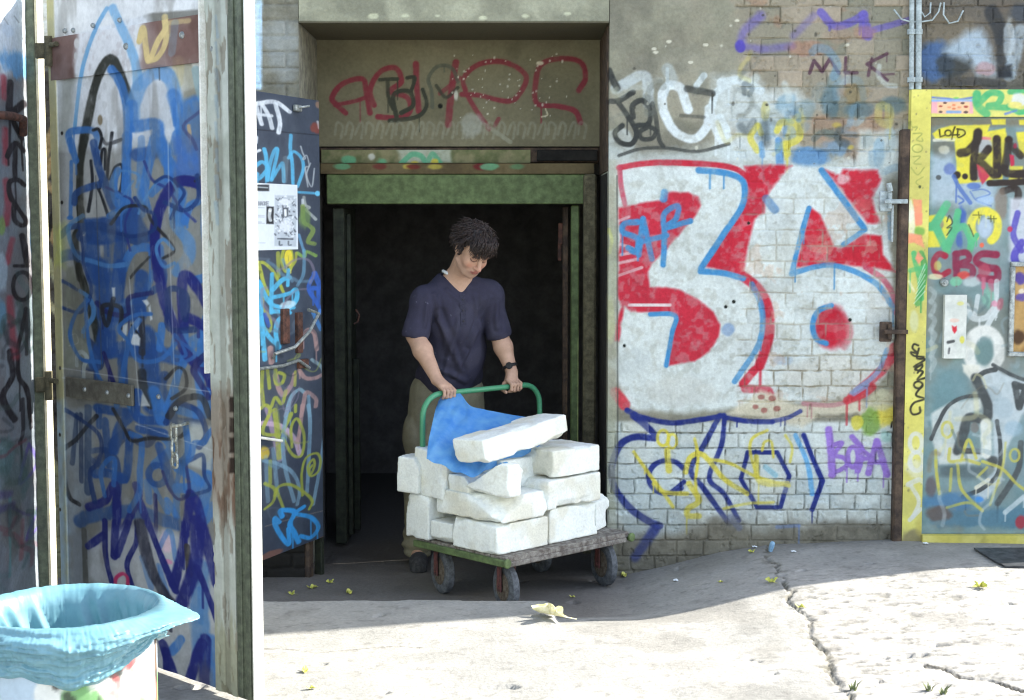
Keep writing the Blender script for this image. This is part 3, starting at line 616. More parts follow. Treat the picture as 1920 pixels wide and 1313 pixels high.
s.st([(1710, 465), (1745, 400), (1720, 320), (1620, 300), (1520, 330), (1490, 420), (1495, 530), (1600, 545), (1690, 570), (1720, 630)], 24, RM, .95)
BG = (66, 68, 58)
s.st([(690, 410), (780, 405)], 16, BG).st([(730, 420), (735, 500), (760, 560)], 18, BG).st([(780, 620), (760, 490), (840, 470), (860, 540), (800, 580)], 20, BG).st([(830, 400), (870, 400), (850, 470)], 16, BG).st([(740, 620), (880, 600), (930, 540), (910, 460)], 18, BG).st([(960, 550), (955, 470), (940, 400), (990, 340), (1060, 350), (1090, 420)], 17, (92, 96, 84), .8).st([(980, 440), (1030, 500), (1090, 450)], 15, BG, .8)
s.bl(1000, 545, 13, 13, (34, 36, 34), 1, .3)
GW = (162, 164, 146)
for i, u in enumerate(range(460, 1740, 52)):
    s.st([(u, 690), (u + 10 + 8 * (i % 3), 630), (u + 40, 650), (u + 30, 710)], 12, GW, .45)
s.bl(1160, 640, 60, 60, (176, 180, 172), .6).st([(1230, 640), (1360, 730)], 18, GW, .6).bl(1080, 490, 14, 30, (222, 224, 214), .8).bl(1510, 325, 16, 9, (220, 214, 190), .9).st([(1540, 560), (1550, 590), (1520, 600)], 7, (220, 210, 180), .9)
s.specks(70, [(214, 212, 196), (200, 198, 184)], (.002, .006), .85, (np.array([-.35, 2.25]), np.array([.3, 2.6])))
s.build('lintel_panel', M['board'], bld, .05)
# door frame of the recess
fr = MB().box(((XL + XR) / 2, YI + .09, 2.048), ((XR - XL) / 2 - .01, .1, .04)).build('door_frame', M['brownpost'], bld)
s = Surf((0, YI - .03, 0), (1, 0, 0), ZU, ar(XL + .02, .1, .005), ar(2.005, 2.075, .005), (120, 122, 88), mpp=.0029, seed=5)
s.mottle([(96, 104, 70), (150, 142, 110)], 14, .7); s.z(460, 0, 2.736)
s.fi([(780, 770), (900, 755), (1055, 755), (1055, 835), (800, 835)], (190, 196, 180), .85, 10).bl(650, 805, 24, 24, (206, 208, 200), .9).bl(530, 825, 36, 26, (108, 176, 134), .9).bl(700, 830, 40, 30, (116, 184, 140), .9)
s.st([(800, 840), (850, 795), (900, 800), (930, 835), (960, 790), (1000, 835)], 22, (104, 178, 140), .9).bl(870, 835, 30, 14, (206, 190, 84), .9).bl(970, 830, 20, 18, (210, 196, 80), .9)
s.build('painted_plank', M['board'], fr, .025)
MB().box((.3, YI - .01, 2.045), (.165, .02, .03)).build('plank', M['near_black'], fr)
s = Surf((0, YI - .07, 0), (1, 0, 0), ZU, ar(XL + .02, XR - .04, .005), ar(1.945, 2.0, .005), (104, 92, 66), mpp=.0029, seed=6)
s.mottle([(84, 72, 54), (120, 108, 80)], 12, .7); s.z(460, 0, 2.736)
for u, c in [(500, (104, 160, 120)), (690, (110, 56, 52)), (840, (196, 180, 84)), (860, (110, 44, 44)), (970, (190, 176, 80)), (1210, (112, 40, 44)), (1250, (110, 170, 130)), (1400, (96, 134, 96))]: s.bl(u, 855, 40, 16, c, .85)
s.build('ledge', M['board'], fr, .09)
MB().box(((XL + XR) / 2 - .01, YI - .02, 1.862), ((XR - XL) / 2 - .06, .04, .08)).build('green_beam', M['green'], fr)
# right posts, left jamb
MB().box((.42, YI - .1, .89), (.034, .05, 1.05), bev=.01).build('frame_post', M['olive'], fr)
MB().box((.345, YI + .02, .82), (.022, .04, .955), bev=.006).build('frame_post', M['green'], fr)
MB().box((.295, YI + .12, .82), (.014, .03, .95), bev=.005).build('frame_post', M['brownpost'], fr)
MB().box((.27, YI + .14, 1.62), (.013, .02, .06)).box((.265, YI + .14, 1.52), (.01, .015, .05)).build('hinge', M['rust'], fr)
# inner door leaf folded back on the left, and dark hall
il = MB().box((-.95, YI + .3, .83), (.03, .3, .93)).box((-.905, YI + .1, .83), (.012, .018, .9)).box((-.9, YI + .4, .4), (.018, .02, .5)).build('inner_door', M['green_dk'], bld)
MB().tube([(-.87, YI + .1, 1.2), (-.85, YI + .1, 1.17), (-.86, YI + .1, 1.13), (-.88, YI + .1, 1.12)], .006, 8).build('hook', M['rust'], il)
b = MB(); b.box((XL - .6, YI + 2.8, 1.3), (.05, 2.6, 1.6)).box((XR + .6, YI + 2.8, 1.3), (.05, 2.6, 1.6)).box((-.3, YI + 2.6, 1.2), (2.2, .05, 1.7)).box((-.3, YI + 2.9, 2.74), (2.2, 2.55, .05))
b.box((XL - .3, YI + .24, 1.2), (.29, .05, 1.5)).box((XR + .28, YI + .24, 1.2), (.27, .05, 1.5)).box((-.3, YI + .26, 2.34), (1.2, .05, .39))
b.build('inner_wall', M['dark'], bld)

# --- rusty corner post between the wall and the yellow frame
x0, x1 = PY(1681, 600, YW - .03)[0], PY(1699, 600, YW - .03)[0]
MB().box(((x0 + x1) / 2, YW - .02, 1.1), ((x1 - x0) / 2, .03, 1.04), bev=.008).build('corner_post', M['brownpost'], bld)
# --- conduits and cables
for u in (1709, 1722):
    p0 = PY(u, 168, YW - .03); p1 = PY(u + 1, -60, YW - .03)
    bb = MB().tube([p0, p1], .0125 if u == 1709 else .015, 12)
    for v in (150, 60): q = PY(u, v, YW - .03); bb.tube([q - [0, 0, .012], q + [0, 0, .012]], .021, 12)
    bb.build('conduit', M['pipe'], bld, True)
def wire(pts, r, y=YW - .03): return MB().tube([PY(u, v, y - .01 * math.sin(i * 1.3)) for i, (u, v) in enumerate(pts)], r, 8)
for pts in ([(1676, 18), (1690, 36), (1706, 41), (1728, 41), (1748, 38), (1760, 22), (1764, 5)], [(1726, 20), (1734, 32), (1744, 24), (1745, 5)], [(1770, 5), (1769, 28), (1780, 44), (1796, 40), (1806, 20)]):
    wire(pts, .0042).build('cable', M['pipe'], bld, True)

# --- yellow framed door
YD = YW - .05
ydr = thing('yellow_framed_door', (2.2, YD, .05)); ydr.parent = bld; ydr.location = tuple(np.array([2.2, YD, .05]) - WL[bld.name])
def edge_x(u, y=YD): return PY(u, 600, y)[0]
xl0, xl1 = edge_x(1700), edge_x(1737); zt1 = PY(1800, 168, YD)[2]; zt0 = PY(1800, 219, YD)[2]; zb0 = PY(1740, 1025, YD)[2]; zb1 = PY(1740, 1003, YD)[2]; xr = 2.95
s = Surf((0, YD, 0), (1, 0, 0), ZU, ar(xl0, xl1, .004), ar(zb0, zt1, .004), (220, 212, 112), seed=7)
s.mottle([(226, 220, 130), (200, 190, 98), (176, 168, 100)], 6, .45); s.specks(60, [(150, 140, 96), (110, 104, 80)], (.002, .006), .5)
s.z(1700, 150, 4.864); TL = (150, 156, 84)
s.st([(40, 380), (50, 430), (95, 430), (80, 460)], 9, TL, .9).st([(60, 490), (140, 490), (90, 545), (145, 560), (140, 530)], 9, TL, .9).el(98, 625, 46, 36, 9, TL).st([(60, 700), (125, 700), (65, 760), (130, 770)], 9, TL, .9).st([(40, 800), (100, 865), (160, 800)], 9, TL, .9).st([(150, 885), (85, 930), (120, 970)], 9, TL, .9).bl(120, 975, 12, 12, (90, 96, 60), 1, .3)
CO = (236, 148, 116)
s.fi([(55, 1085), (138, 1095), (145, 1313), (75, 1313)], CO, .9, 6).bl(30, 1220, 30, 90, (226, 226, 210), .7)
s.z(1700, 400, 4.377); GN = (88, 176, 112); GD = (70, 150, 84)
s.st([(40, 0), (40, 160)], 50, (226, 224, 206), .7).fi([(65, 0), (130, 0), (125, 100), (75, 105)], CO, .9).bl(110, 150, 50, 40, (120, 168, 80), .85).fi([(10, 160), (120, 180), (150, 290), (60, 240), (10, 250)], CO, .9, 8)
s.st([(60, 330), (80, 430), (110, 560), (120, 700)], 40, GN, .95).st([(120, 330), (150, 480), (90, 740)], 46, GD, .9).st([(30, 470), (150, 440)], 36, GN, .9).fi([(95, 310), (140, 370), (95, 420), (70, 370)], CO, .95).st([(20, 560), (60, 640)], 20, (226, 222, 190), .7)
for i in range(6): s.st([(60 + 8 * i, 740 - 40 * i), (150, 640 - 45 * i)], 6, (206, 226, 206), .8)
DK = (58, 56, 44)
s.st([(95, 1085), (60, 1075), (50, 1110), (90, 1150), (35, 1140), (60, 1170), (140, 1180)], 15, DK).st([(100, 1110), (85, 1190), (150, 1200), (60, 1260), (130, 1250), (90, 1310)], 15, DK)
s.bl(60, 880, 34, 80, (206, 214, 190), .5)
s.z(1700, 680, 3.455)
s.st([(100, 10), (55, 45), (105, 60), (70, 110), (120, 100)], 13, DK).el(75, 145, 28, 22, 12, DK).st([(100, 150), (60, 210), (115, 235), (50, 260), (25, 300), (40, 335), (85, 325), (85, 290)], 12, DK)
GL = (212, 214, 206)
s.el(60, 520, 40, 60, 26, GL, .85).el(65, 640, 44, 60, 28, GL, .85).st([(10, 790), (80, 760), (115, 780)], 30, GL, .8).st([(30, 800), (80, 900), (40, 1000)], 24, GL, .8).st([(90, 950), (20, 1020)], 24, GL, .8).bl(60, 700, 70, 60, (216, 216, 208), .5)
s.bl(60, 1140, 90, 60, (130, 120, 92), .8).bl(100, 1060, 40, 60, (190, 176, 92), .6)
s.build('frame_stile', M['metal'], ydr, .05)
s = Surf((0, YD, 0), (1, 0, 0), ZU, ar(xl1 + .001, xr, .004), ar(zt0, zt1, .004), (222, 214, 120), seed=8)
s.mottle([(226, 220, 134), (200, 190, 98)], 6, .5).z(1700, 150, 4.864)
s.st([(195, 330), (150, 280), (125, 220), (190, 180)], 30, (96, 176, 84), .9).st([(125, 230), (200, 165), (300, 165), (460, 178), (610, 160)], 15, (96, 120, 200), .85).bl(450, 165, 40, 14, (110, 190, 90), .8)
s.fi([(215, 185), (606, 185), (606, 308), (215, 305)], (236, 172, 176), 1, 3).fi([(280, 200), (575, 196), (575, 302), (280, 300)], (238, 196, 150), .95, 4).st([(215, 188), (606, 188)], 18, (140, 176, 222), .95)
for u, v, c in [(350, 210, (70, 48, 48)), (510, 212, (70, 48, 48)), (310, 240, (160, 70, 60)), (540, 245, (160, 70, 60)), (430, 230, (226, 130, 90)), (310, 292, (70, 56, 60)), (540, 294, (70, 56, 60)), (430, 262, (222, 120, 80)), (390, 250, (232, 150, 110)), (480, 250, (232, 150, 110))]: s.bl(u, v, 24, 13, c, .85, .6)
s.st([(370, 292), (490, 292)], 18, (110, 160, 214), .95)
GF = (84, 176, 116)
s.st([(640, 130), (645, 230), (730, 310)], 62, GF).st([(650, 220), (760, 120), (860, 140), (830, 220), (750, 240), (920, 255)], 52, GF).st([(940, 110), (1090, 105), (1300, 160)], 44, GF).st([(930, 240), (1010, 290), (1090, 290), (1400, 270)], 46, GF).st([(900, 310), (1000, 280)], 20, (90, 120, 210), .8).bl(1030, 180, 60, 50, (214, 218, 226), .8).bl(990, 230, 50, 24, (228, 214, 120), .9)
s.build('frame_rail', M['metal'], ydr, .05)
MB().box((xr + .065, YD + .025, (zb0 + zt1) / 2), (.062, .025, (zt1 - zb0) / 2)).build('frame_stile', M['yellow'], ydr)
s = Surf((0, YD - .02, 0), (1, 0, 0), ZU, ar(xl1 + .001, xr, .006), ar(zb0, zb1, .004), (200, 188, 96), seed=9)
s.mottle([(170, 160, 88), (214, 204, 120)], 8, .7); s.build('threshold', M['metal'], ydr, .06)
s = Surf((0, YD + .02, 0), (1, 0, 0), ZU, ar(xl1 + .002, xr, .0042), ar(zb1 + .002, zt0 - .002, .0042), (124, 146, 146), seed=10)
s.mottle([(106, 128, 126), (150, 162, 164), (128, 124, 112), (96, 132, 138)], 5, .55)
s.z(1700, 150, 4.864)
s.fi([(190, 350), (1100, 350), (1100, 420), (190, 430)], (122, 116, 98), .85, 20)
s.bl(330, 640, 120, 90, (112, 112, 100), .8).bl(340, 640, 50, 40, (196, 192, 170), .8)
s.fi([(200, 690), (420, 680), (480, 900), (800, 930), (800, 1160), (420, 1150), (200, 1120)], (178, 194, 206), .8, 50)
YP = (226, 212, 74)
s.fi([(235, 490), (290, 450), (400, 415), (760, 408), (740, 470), (900, 438), (912, 520), (872, 905), (600, 935), (465, 952), (438, 560), (262, 542)], YP, .97, 8)
s.fi([(770, 360), (905, 355), (905, 410), (780, 408)], YP, .95, 6).fi([(1000, 480), (1100, 470), (1100, 700), (1030, 690)], YP, .95, 8).fi([(940, 780), (1060, 790), (1050, 920), (930, 915)], YP, .9, 8).fi([(1020, 365), (1100, 362), (1100, 410), (1030, 410)], YP, .9, 6)
s.st([(250, 550), (430, 545)], 24, (222, 220, 204), .9)
s.bl(690, 600, 80, 70, (172, 176, 180), .95, .5).st([(680, 530), (760, 535)], 24, (222, 122, 122), .9).bl(650, 860, 30, 50, (150, 156, 160), .9)
BL = (58, 50, 46)
s.st([(650, 480), (635, 570), (560, 650), (490, 668)], 70, BL).st([(625, 620), (612, 760), (612, 890)], 64, BL).st([(745, 630), (690, 700), (660, 730), (800, 868)], 66, BL).st([(820, 540), (826, 700), (826, 860)], 70, BL).st([(930, 550), (915, 700), (900, 840), (1080, 858), (1250, 850)], 66, BL).st([(950, 600), (1040, 690)], 60, BL, .9)
s.st([(755, 942), (900, 938), (1080, 930)], 50, BL).st([(880, 1015), (980, 990), (1020, 1040), (990, 1150)], 58, BL).bl(458, 868, 34, 34, BL, 1, .2).bl(532, 880, 26, 26, BL, 1, .2).bl(290, 890, 26, 24, (80, 84, 84), .9, .4)
s.fi([(640, 770), (700, 800), (755, 880), (690, 955), (655, 870)], (190, 62, 82), .95, 8).fi([(940, 680), (980, 690), (985, 780), (950, 790)], (190, 52, 76), .95, 6).bl(990, 600, 20, 26, (150, 50, 70), .8)
LD = (66, 62, 34)
s.st([(298, 455), (306, 520), (350, 505)], 13, LD, curve=False).el(378, 485, 28, 26, 13, LD).st([(412, 540), (425, 470), (440, 430)], 13, LD).st([(395, 505), (480, 500)], 12, LD).st([(468, 450), (468, 524), (530, 495), (520, 460), (460, 448)], 13, LD)
BU = (84, 112, 176)
s.bl(390, 810, 50, 50, (100, 118, 170), .8).st([(430, 880), (480, 980), (580, 1120)], 34, BU, .8).st([(600, 1010), (700, 1000), (760, 1040), (640, 1080)], 12, BU, .8).bl(620, 970, 50, 26, BU, .8).st([(480, 1130), (520, 1100), (470, 1060)], 16, BU, .8).st([(580, 1020), (640, 1100), (770, 1150)], 14, BU, .7).bl(500, 1250, 46, 80, (70, 96, 168), .9).bl(720, 1100, 70, 40, (164, 190, 220), .6)
s.bl(870, 1130, 60, 130, (132, 116, 102), .7)
s.z(1700, 400, 4.377)
s.fi([(170, 20), (300, 10), (370, 60), (350, 180), (270, 280), (170, 280)], YP, .95, 8).bl(270, 95, 40, 45, (140, 130, 120), .8)
s.el(640, 110, 110, 130, 60, YP, .95, -220, 60).bl(640, 120, 55, 80, (176, 190, 204), .9, .5)
s.bl(430, 220, 40, 80, (74, 96, 160), .85).bl(430, 60, 26, 60, (58, 80, 140), .85)
GA = (92, 176, 126)
s.st([(330, -70), (230, 90), (180, 110)], 62, GA).st([(230, 90), (290, 220), (330, 310)], 56, GA).st([(420, -10), (400, 110), (330, 290)], 52, GA).st([(370, 150), (470, 110), (530, 230), (520, 300)], 48, GA).st([(575, 180), (530, 250)], 36, GA)
for a in ([(545, 15), (615, 15)], [(590, -10), (595, 40)], [(665, 45), (735, 45)], [(690, 20), (692, 70)], [(715, 25), (717, 75)]): s.st(a, 8, (90, 92, 50), .9)
s.st([(330, 70), (350, 20), (375, 80), (330, 120), (370, 120), (330, 180)], 9, (60, 70, 60), .9).st([(510, 95), (530, 140), (550, 190)], 9, (60, 70, 60), .9)
CR = (156, 50, 66)
s.bl(480, 410, 280, 110, (126, 132, 130), .4)
s.st([(315, 350), (265, 335), (225, 390), (230, 470), (280, 510), (345, 480)], 46, CR).st([(405, 340), (410, 510)], 56, (128, 52, 74)).st([(405, 335), (490, 325), (510, 380), (430, 420), (530, 440), (530, 510), (410, 515)], 46, (132, 52, 74)).st([(735, 340), (620, 335), (570, 390), (640, 440), (735, 460), (735, 540), (600, 530)], 52, (138, 48, 72))
s.bl(255, 430, 30, 40, (196, 186, 100), .7, .4).bl(470, 510, 40, 30, (210, 80, 70), .8).bl(640, 480, 50, 60, (176, 80, 96), .7).st([(630, 540), (630, 610)], 30, (196, 110, 130), .8).st([(690, 560), (695, 630)], 36, (180, 90, 112), .8).bl(617, 262, 18, 20, (226, 110, 84), 1, .3).bl(230, 520, 50, 20, (220, 214, 170), .8).bl(410, 560, 40, 30, (120, 190, 150), .8)
LT = (206, 212, 210)
s.bl(540, 560, 70, 40, (190, 200, 198), .7).st([(490, 760), (540, 855), (640, 860), (700, 800), (745, 740)], 46, LT, .9).st([(585, 680), (562, 830)], 34, LT, .8).st([(740, 560), (735, 700)], 36, LT, .85).st([(740, 790), (650, 940)], 42, LT, .9).bl(670, 680, 50, 90, (130, 180, 156), .7).bl(770, 740, 30, 50, (176, 96, 108), .7).bl(720, 740, 24, 24, (222, 150, 170), .8)
for v in (620, 720, 840, 960, 1060, 1180): s.st([(195, v), (230, v + 40), (200, v + 110)], 36, (176, 186, 184), .55)
s.el(635, 1130, 125, 165, 86, (222, 222, 214), .97).bl(640, 1140, 80, 120, (108, 134, 132), .95, .5)
s.z(1700, 680, 3.455)
s.fi([(360, 10), (470, 20), (470, 110), (420, 120), (370, 60)], (216, 214, 200), .9, 8)
s.fi([(470, 110), (570, 40), (690, 100), (900, 160), (900, 420), (760, 320), (650, 560), (610, 780), (480, 920), (430, 860), (570, 700), (560, 420), (545, 300), (500, 210)], (190, 200, 202), .9, 10)
s.fi([(160, 330), (280, 255), (485, 232), (485, 300), (390, 340), (320, 570), (510, 600), (440, 660), (210, 665), (165, 500)], (204, 208, 202), .85, 10)
s.bl(300, 580, 120, 60, (206, 206, 196), .6).bl(560, 200, 40, 40, (150, 164, 168), .6).bl(640, 300, 60, 60, (160, 176, 182), .6).bl(700, 420, 60, 50, (150, 176, 190), .6)
OB = (76, 80, 80)
s.st([(160, 495), (200, 400), (270, 280), (380, 222), (505, 215)], 24, OB).st([(445, 105), (500, 65), (575, 45)], 30, OB).st([(445, 100), (490, 190), (525, 280), (510, 365), (400, 360), (370, 450), (330, 568)], 58, OB).st([(330, 572), (490, 580), (560, 650)], 34, OB).bl(560, 640, 34, 40, OB, .9, .5).st([(585, 380), (608, 550), (590, 720), (490, 815), (365, 870)], 26, OB).st([(560, 15), (680, 80), (800, 120), (1000, 150)], 22, OB).st([(700, 140), (770, 165), (730, 290), (700, 140)], 38, OB, curve=False).st([(740, 520), (720, 700), (590, 910)], 36, OB, .85)
s.st([(512, 400), (515, 585)], 66, (218, 220, 210), .95, curve=False).bl(440, 420, 24, 30, (120, 116, 110), .8)
s.fi([(200, 670), (330, 660), (520, 680), (510, 740), (380, 760), (210, 730)], (82, 92, 94), .7, 16).st([(450, 810), (530, 760)], 22, (216, 212, 190), .9)
s.bl(330, 900, 220, 70, (76, 122, 164), .7).bl(480, 1010, 300, 80, (84, 122, 142), .75).bl(210, 975, 80, 50, (104, 92, 86), .85).bl(160, 800, 40, 70, (100, 90, 92), .8).bl(470, 890, 40, 26, (74, 140, 206), .85).st([(640, 970), (760, 870)], 30, (196, 206, 206), .8).bl(735, 1035, 26, 40, (170, 62, 72), .9)
YT = (196, 188, 88)
s.st([(188, 570), (192, 700), (212, 850)], 18, YT, .9).st([(280, 560), (280, 640), (380, 632), (470, 655)], 20, YT, .85).st([(350, 640), (400, 500), (450, 620)], 18, YT, .9).st([(330, 660), (345, 790), (385, 860), (490, 960)], 18, YT, .85).st([(260, 940), (400, 908), (490, 955)], 16, YT, .8).st([(490, 640), (620, 690), (730, 800), (900, 900)], 17, YT, .85).el(262, 435, 34, 50, 17, YT, .8).el(700, 600, 30, 40, 15, YT, .8).st([(290, 690), (280, 830)], 17, YT, .7).st([(640, 520), (620, 680), (540, 920)], 15, YT, .7).st([(520, 680), (460, 740)], 16, YT, .7)
s.ghost((1745, 560, 1915, 980), 26, [(190, 200, 200), (90, 110, 112), (150, 170, 174), (84, 120, 150), (130, 120, 100), (206, 200, 150)], (3, 9), (.25, .55), 5, 50)
# right hand seam strip
s.z(0, 0, 1); s.fi([(1893, 372), (1960, 372), (1960, 500), (1893, 500)], (206, 208, 214), .85, 4).st([(1908, 400), (1900, 440), (1915, 470)], 10, (92, 84, 170), .9).st([(1916, 455), (1902, 480), (1912, 510)], 12, (84, 74, 170), .9).bl(1894, 430, 5, 6, (190, 60, 90), .9)
leaf = s.build('door_leaf', M['metal'], ydr, .03)
YF = YD + .012
q0 = PY(1900, 500, YF - .01); q1 = PY(1900, 660, YF - .01); xf0 = PY(1891, 600, YF)[0]
wf = MB().box((xf0 + .012, YF - .004, (q0[2] + q1[2]) / 2), (.012, .014, (q0[2] - q1[2]) / 2)).box((xf0 + .17, YF - .004, q1[2] - .012), (.17, .014, .012)).box((xf0 + .17, YF - .004, q0[2] + .012), (.17, .014, .012)).build('hatch_frame', M['steel'], ydr)
s = Surf((0, YF, 0), (1, 0, 0), ZU, ar(xf0 + .025, xf0 + .33, .006), ar(q1[2], q0[2], .006), (186, 150, 96), seed=11)
s.mottle([(150, 112, 66), (206, 176, 128)], 9, .6).z(1700, 400, 4.377); s.bl(930, 540, 60, 50, (82, 70, 150), .9).bl(940, 690, 60, 40, (92, 80, 160), .85).bl(940, 640, 26, 24, (220, 210, 190), .9).bl(920, 1010, 60, 60, (72, 52, 40), .85)
s.build('hatch_panel', M['board'], ydr, .01)
# lock box + lock
xa, za = PY(1771, 553, YD)[0], PY(1771, 553, YD)[2]; xb, zb = PY(1809, 672, YD)[0], PY(1809, 672, YD)[2]
s = Surf((0, YD - .012, 0), (1, 0, 0), ZU, ar(xa, xb, .004), ar(zb, za, .004), (214, 216, 206), seed=12); s.mottle([(196, 200, 192), (222, 222, 214)], 14, .6).z(1700, 400, 4.377)
s.bl(395, 880, 30, 14, (226, 196, 180), .9).fi([(372, 920), (392, 935), (410, 925), (412, 960), (392, 990), (375, 960)], (206, 54, 66), 1, 4).st([(340, 1060), (385, 1050)], 22, (70, 72, 72), .9).st([(350, 1110), (345, 1150)], 14, (90, 90, 90), .9).bl(455, 1040, 16, 24, (216, 208, 90), .9).bl(440, 740, 26, 16, (216, 210, 130), .8)
s.build('lock_box', M['metal'], ydr, .032)
pl = PY(1771, 530, YD); MB().lathe(pl + [0, .02, 0], (0, -1, 0), [(0, .021), (.02, .021), (.026, .016), (.027, .008), (.032, .006)], 24).build('lock', M['steel'], ydr, True)
# hinges by the corner post
for v0, mt in ((378, 'bright'), (622, 'brownpost')):
    a = PY(1655, v0, YW - .03); c = PY(1702, v0, YW - .065)
    bb = MB().box((a + c) / 2 + [0, -.02, 0], ((c[0] - a[0]) / 2, .006, .011)).tube([a + [.03, -.025, -.035], a + [.03, -.025, .04]], .011, 12).box(a + [.012, -.008, 0], (.03, .008, .05))
    if mt == 'bright': bb.tube([a + [.045, -.02, -.2], a + [.045, -.02, -.02]], .006, 8).tube([a + [.03, -.03, .05], a + [.02, -.03, .09]], .014, 10)
    bb.build('hinge', M['pipe' if mt == 'bright' else mt], ydr, True)

# --- dark metal door, swung out on the left of the recess
H0 = np.array([-.968, 7.56, 0]); dd = np.array([-.305, -.75, 0]); dl = np.linalg.norm(dd); dd /= dl
A_ = -dd; O_ = H0 + dd * dl                                  # a runs from the free edge to the hinge
zt = onplane(603, 190, H0, np.cross(A_, ZU))[2]; zb = onplane(603, 1008, H0, np.cross(A_, ZU))[2]
s = Surf(O_, A_, ZU, ar(0, dl, .0038), ar(zb, zt, .0038), (66, 74, 88), ka=.42, mpp=.0027, seed=13)
s.mottle([(58, 64, 78), (78, 86, 98)], 5, .6)
s.z(470, 160, 4.1)
WT = (206, 214, 222); SK = (92, 176, 218)
s.bl(500, 330, 40, 40, (130, 66, 56), .8).bl(520, 150, 24, 30, (150, 120, 100), .8).st([(515, 280), (525, 330)], 14, (190, 190, 190), .7)
s.st([(36, 340), (533, 385)], 6, (36, 40, 48), .9, curve=False)
s.st([(35, 140), (60, 220), (85, 300)], 22, WT).st([(60, 225), (160, 235)], 18, WT).st([(85, 140), (140, 240), (165, 330)], 22, WT).st([(60, 140), (190, 130), (300, 205)], 26, WT).st([(190, 140), (225, 280), (215, 365)], 24, WT).st([(40, 400), (35, 440)], 24, WT).st([(45, 510), (70, 500)], 16, WT)
s.st([(40, 620), (90, 590), (130, 640), (60, 720), (50, 680)], 22, SK, .9).st([(105, 490), (120, 560), (130, 730)], 22, SK, .95).st([(130, 730), (150, 600), (185, 500), (205, 510), (160, 730)], 20, SK, .95).st([(165, 720), (240, 600), (250, 640), (255, 740)], 20, SK, .9).st([(310, 385), (305, 500), (320, 600), (325, 760)], 20, SK, .95).st([(290, 560), (330, 510), (390, 560), (405, 640), (375, 740), (360, 780)], 18, SK, .9).st([(360, 822), (510, 832)], 16, SK, .9).bl(514, 832, 16, 18, (110, 190, 226), 1, .3).st([(270, 560), (260, 740)], 30, (130, 150, 160), .4)
THN = (170, 178, 184)
s.st([(385, 470), (400, 520), (420, 560), (400, 570), (430, 540), (450, 620), (420, 640), (440, 780)], 8, THN, .9).st([(460, 600), (430, 690), (470, 780), (490, 640)], 8, THN, .9)
s.st([(410, 860), (420, 920), (450, 940), (430, 960), (480, 1010), (500, 1030)], 18, (180, 188, 184), .8).st([(400, 880), (400, 920)], 14, WT, .8)
s.st([(400, 930), (410, 1050), (450, 1080), (480, 1120), (440, 1200), (490, 1220)], 26, (138, 162, 84), .75).bl(420, 1030, 40, 80, (110, 138, 84), .7).st([(370, 1150), (410, 1280)], 16, (110, 160, 196), .8)
s.z(470, 460, 4.1); YG = (164, 172, 76)
s.st([(360, 60), (410, 90), (430, 50), (500, 80)], 20, (136, 172, 90), .9).st([(410, 40), (410, 160), (400, 240), (360, 310)], 20, (110, 160, 190), .7)
s.el(280, 110, 40, 95, 18, YG).el(290, 100, 16, 50, 22, (222, 204, 70)).st([(210, 60), (215, 240)], 20, YG, .8).st([(350, 60), (340, 130), (290, 190)], 16, YG, .9).st([(60, 130), (110, 140), (170, 200), (220, 290), (250, 360)], 18, YG).st([(65, 150), (100, 290), (140, 380)], 18, YG).st([(100, 400), (90, 480), (150, 560), (150, 660), (110, 640)], 15, YG, .9)
CY_ = (88, 178, 218)
s.st([(60, 280), (130, 420), (200, 470), (330, 480)], 26, CY_).st([(70, 300), (80, 560), (110, 880)], 26, CY_).st([(165, 220), (160, 400), (160, 520)], 22, CY_).st([(170, 340), (240, 270), (295, 250)], 30, CY_).st([(180, 400), (300, 370), (350, 340), (350, 420), (280, 500), (170, 510)], 28, CY_).st([(290, 190), (285, 310)], 20, CY_).st([(70, 560), (130, 690), (220, 780)], 24, CY_).st([(300, 520), (210, 580), (195, 700), (215, 790)], 26, CY_).bl(290, 460, 40, 24, (196, 222, 232), .8)
BD = (62, 104, 192)
s.st([(490, 220), (445, 330), (500, 430), (540, 500)], 24, BD).st([(490, 215), (530, 320), (470, 330)], 30, BD).st([(520, 330), (520, 440)], 22, BD).st([(480, 520), (540, 650)], 22, (80, 140, 206)).st([(110, 530), (140, 620)], 20, (60, 96, 180), .8).bl(535, 510, 16, 24, (96, 150, 226), 1, .3)
PK = (180, 146, 142)
s.st([(405, 690), (440, 650), (490, 680), (510, 800)], 26, PK, .9).st([(150, 790), (160, 900)], 30, PK, .85).st([(190, 1000), (220, 1110), (260, 1150), (320, 1060), (340, 990)], 28, PK, .85).st([(370, 960), (420, 1020), (500, 1020), (575, 980)], 26, PK, .85).st([(470, 880), (540, 930), (560, 980)], 20, (150, 176, 184), .8)
s.st([(90, 970), (85, 1100), (100, 1230)], 20, YG, .9).st([(130, 960), (145, 1100)], 18, YG, .85).st([(190, 960), (195, 1060), (240, 1060), (260, 1000), (220, 980)], 20, YG, .9).st([(270, 1120), (240, 1220), (190, 1170), (160, 1240)], 20, YG, .85).st([(345, 970), (340, 1080)], 16, YG, .8).st([(345, 1230), (345, 1280)], 18, YG, .9)
s.st([(270, 1313), (310, 1170), (370, 1110), (410, 1130)], 22, (140, 176, 190), .8).st([(390, 1313), (410, 1200), (430, 1130), (500, 1180), (500, 1240)], 24, PK, .8).st([(445, 1160), (455, 1313)], 18, (130, 166, 186), .8)
s.z(470, 760, 3.547); LB_ = (134, 170, 190)
s.st([(80, 120), (170, 130), (240, 170), (300, 240), (330, 330)], 26, (196, 172, 190), .9).st([(345, 0), (330, 150), (310, 240)], 20, PK, .85).st([(110, 20), (150, 180), (195, 360)], 24, (190, 160, 190), .6)
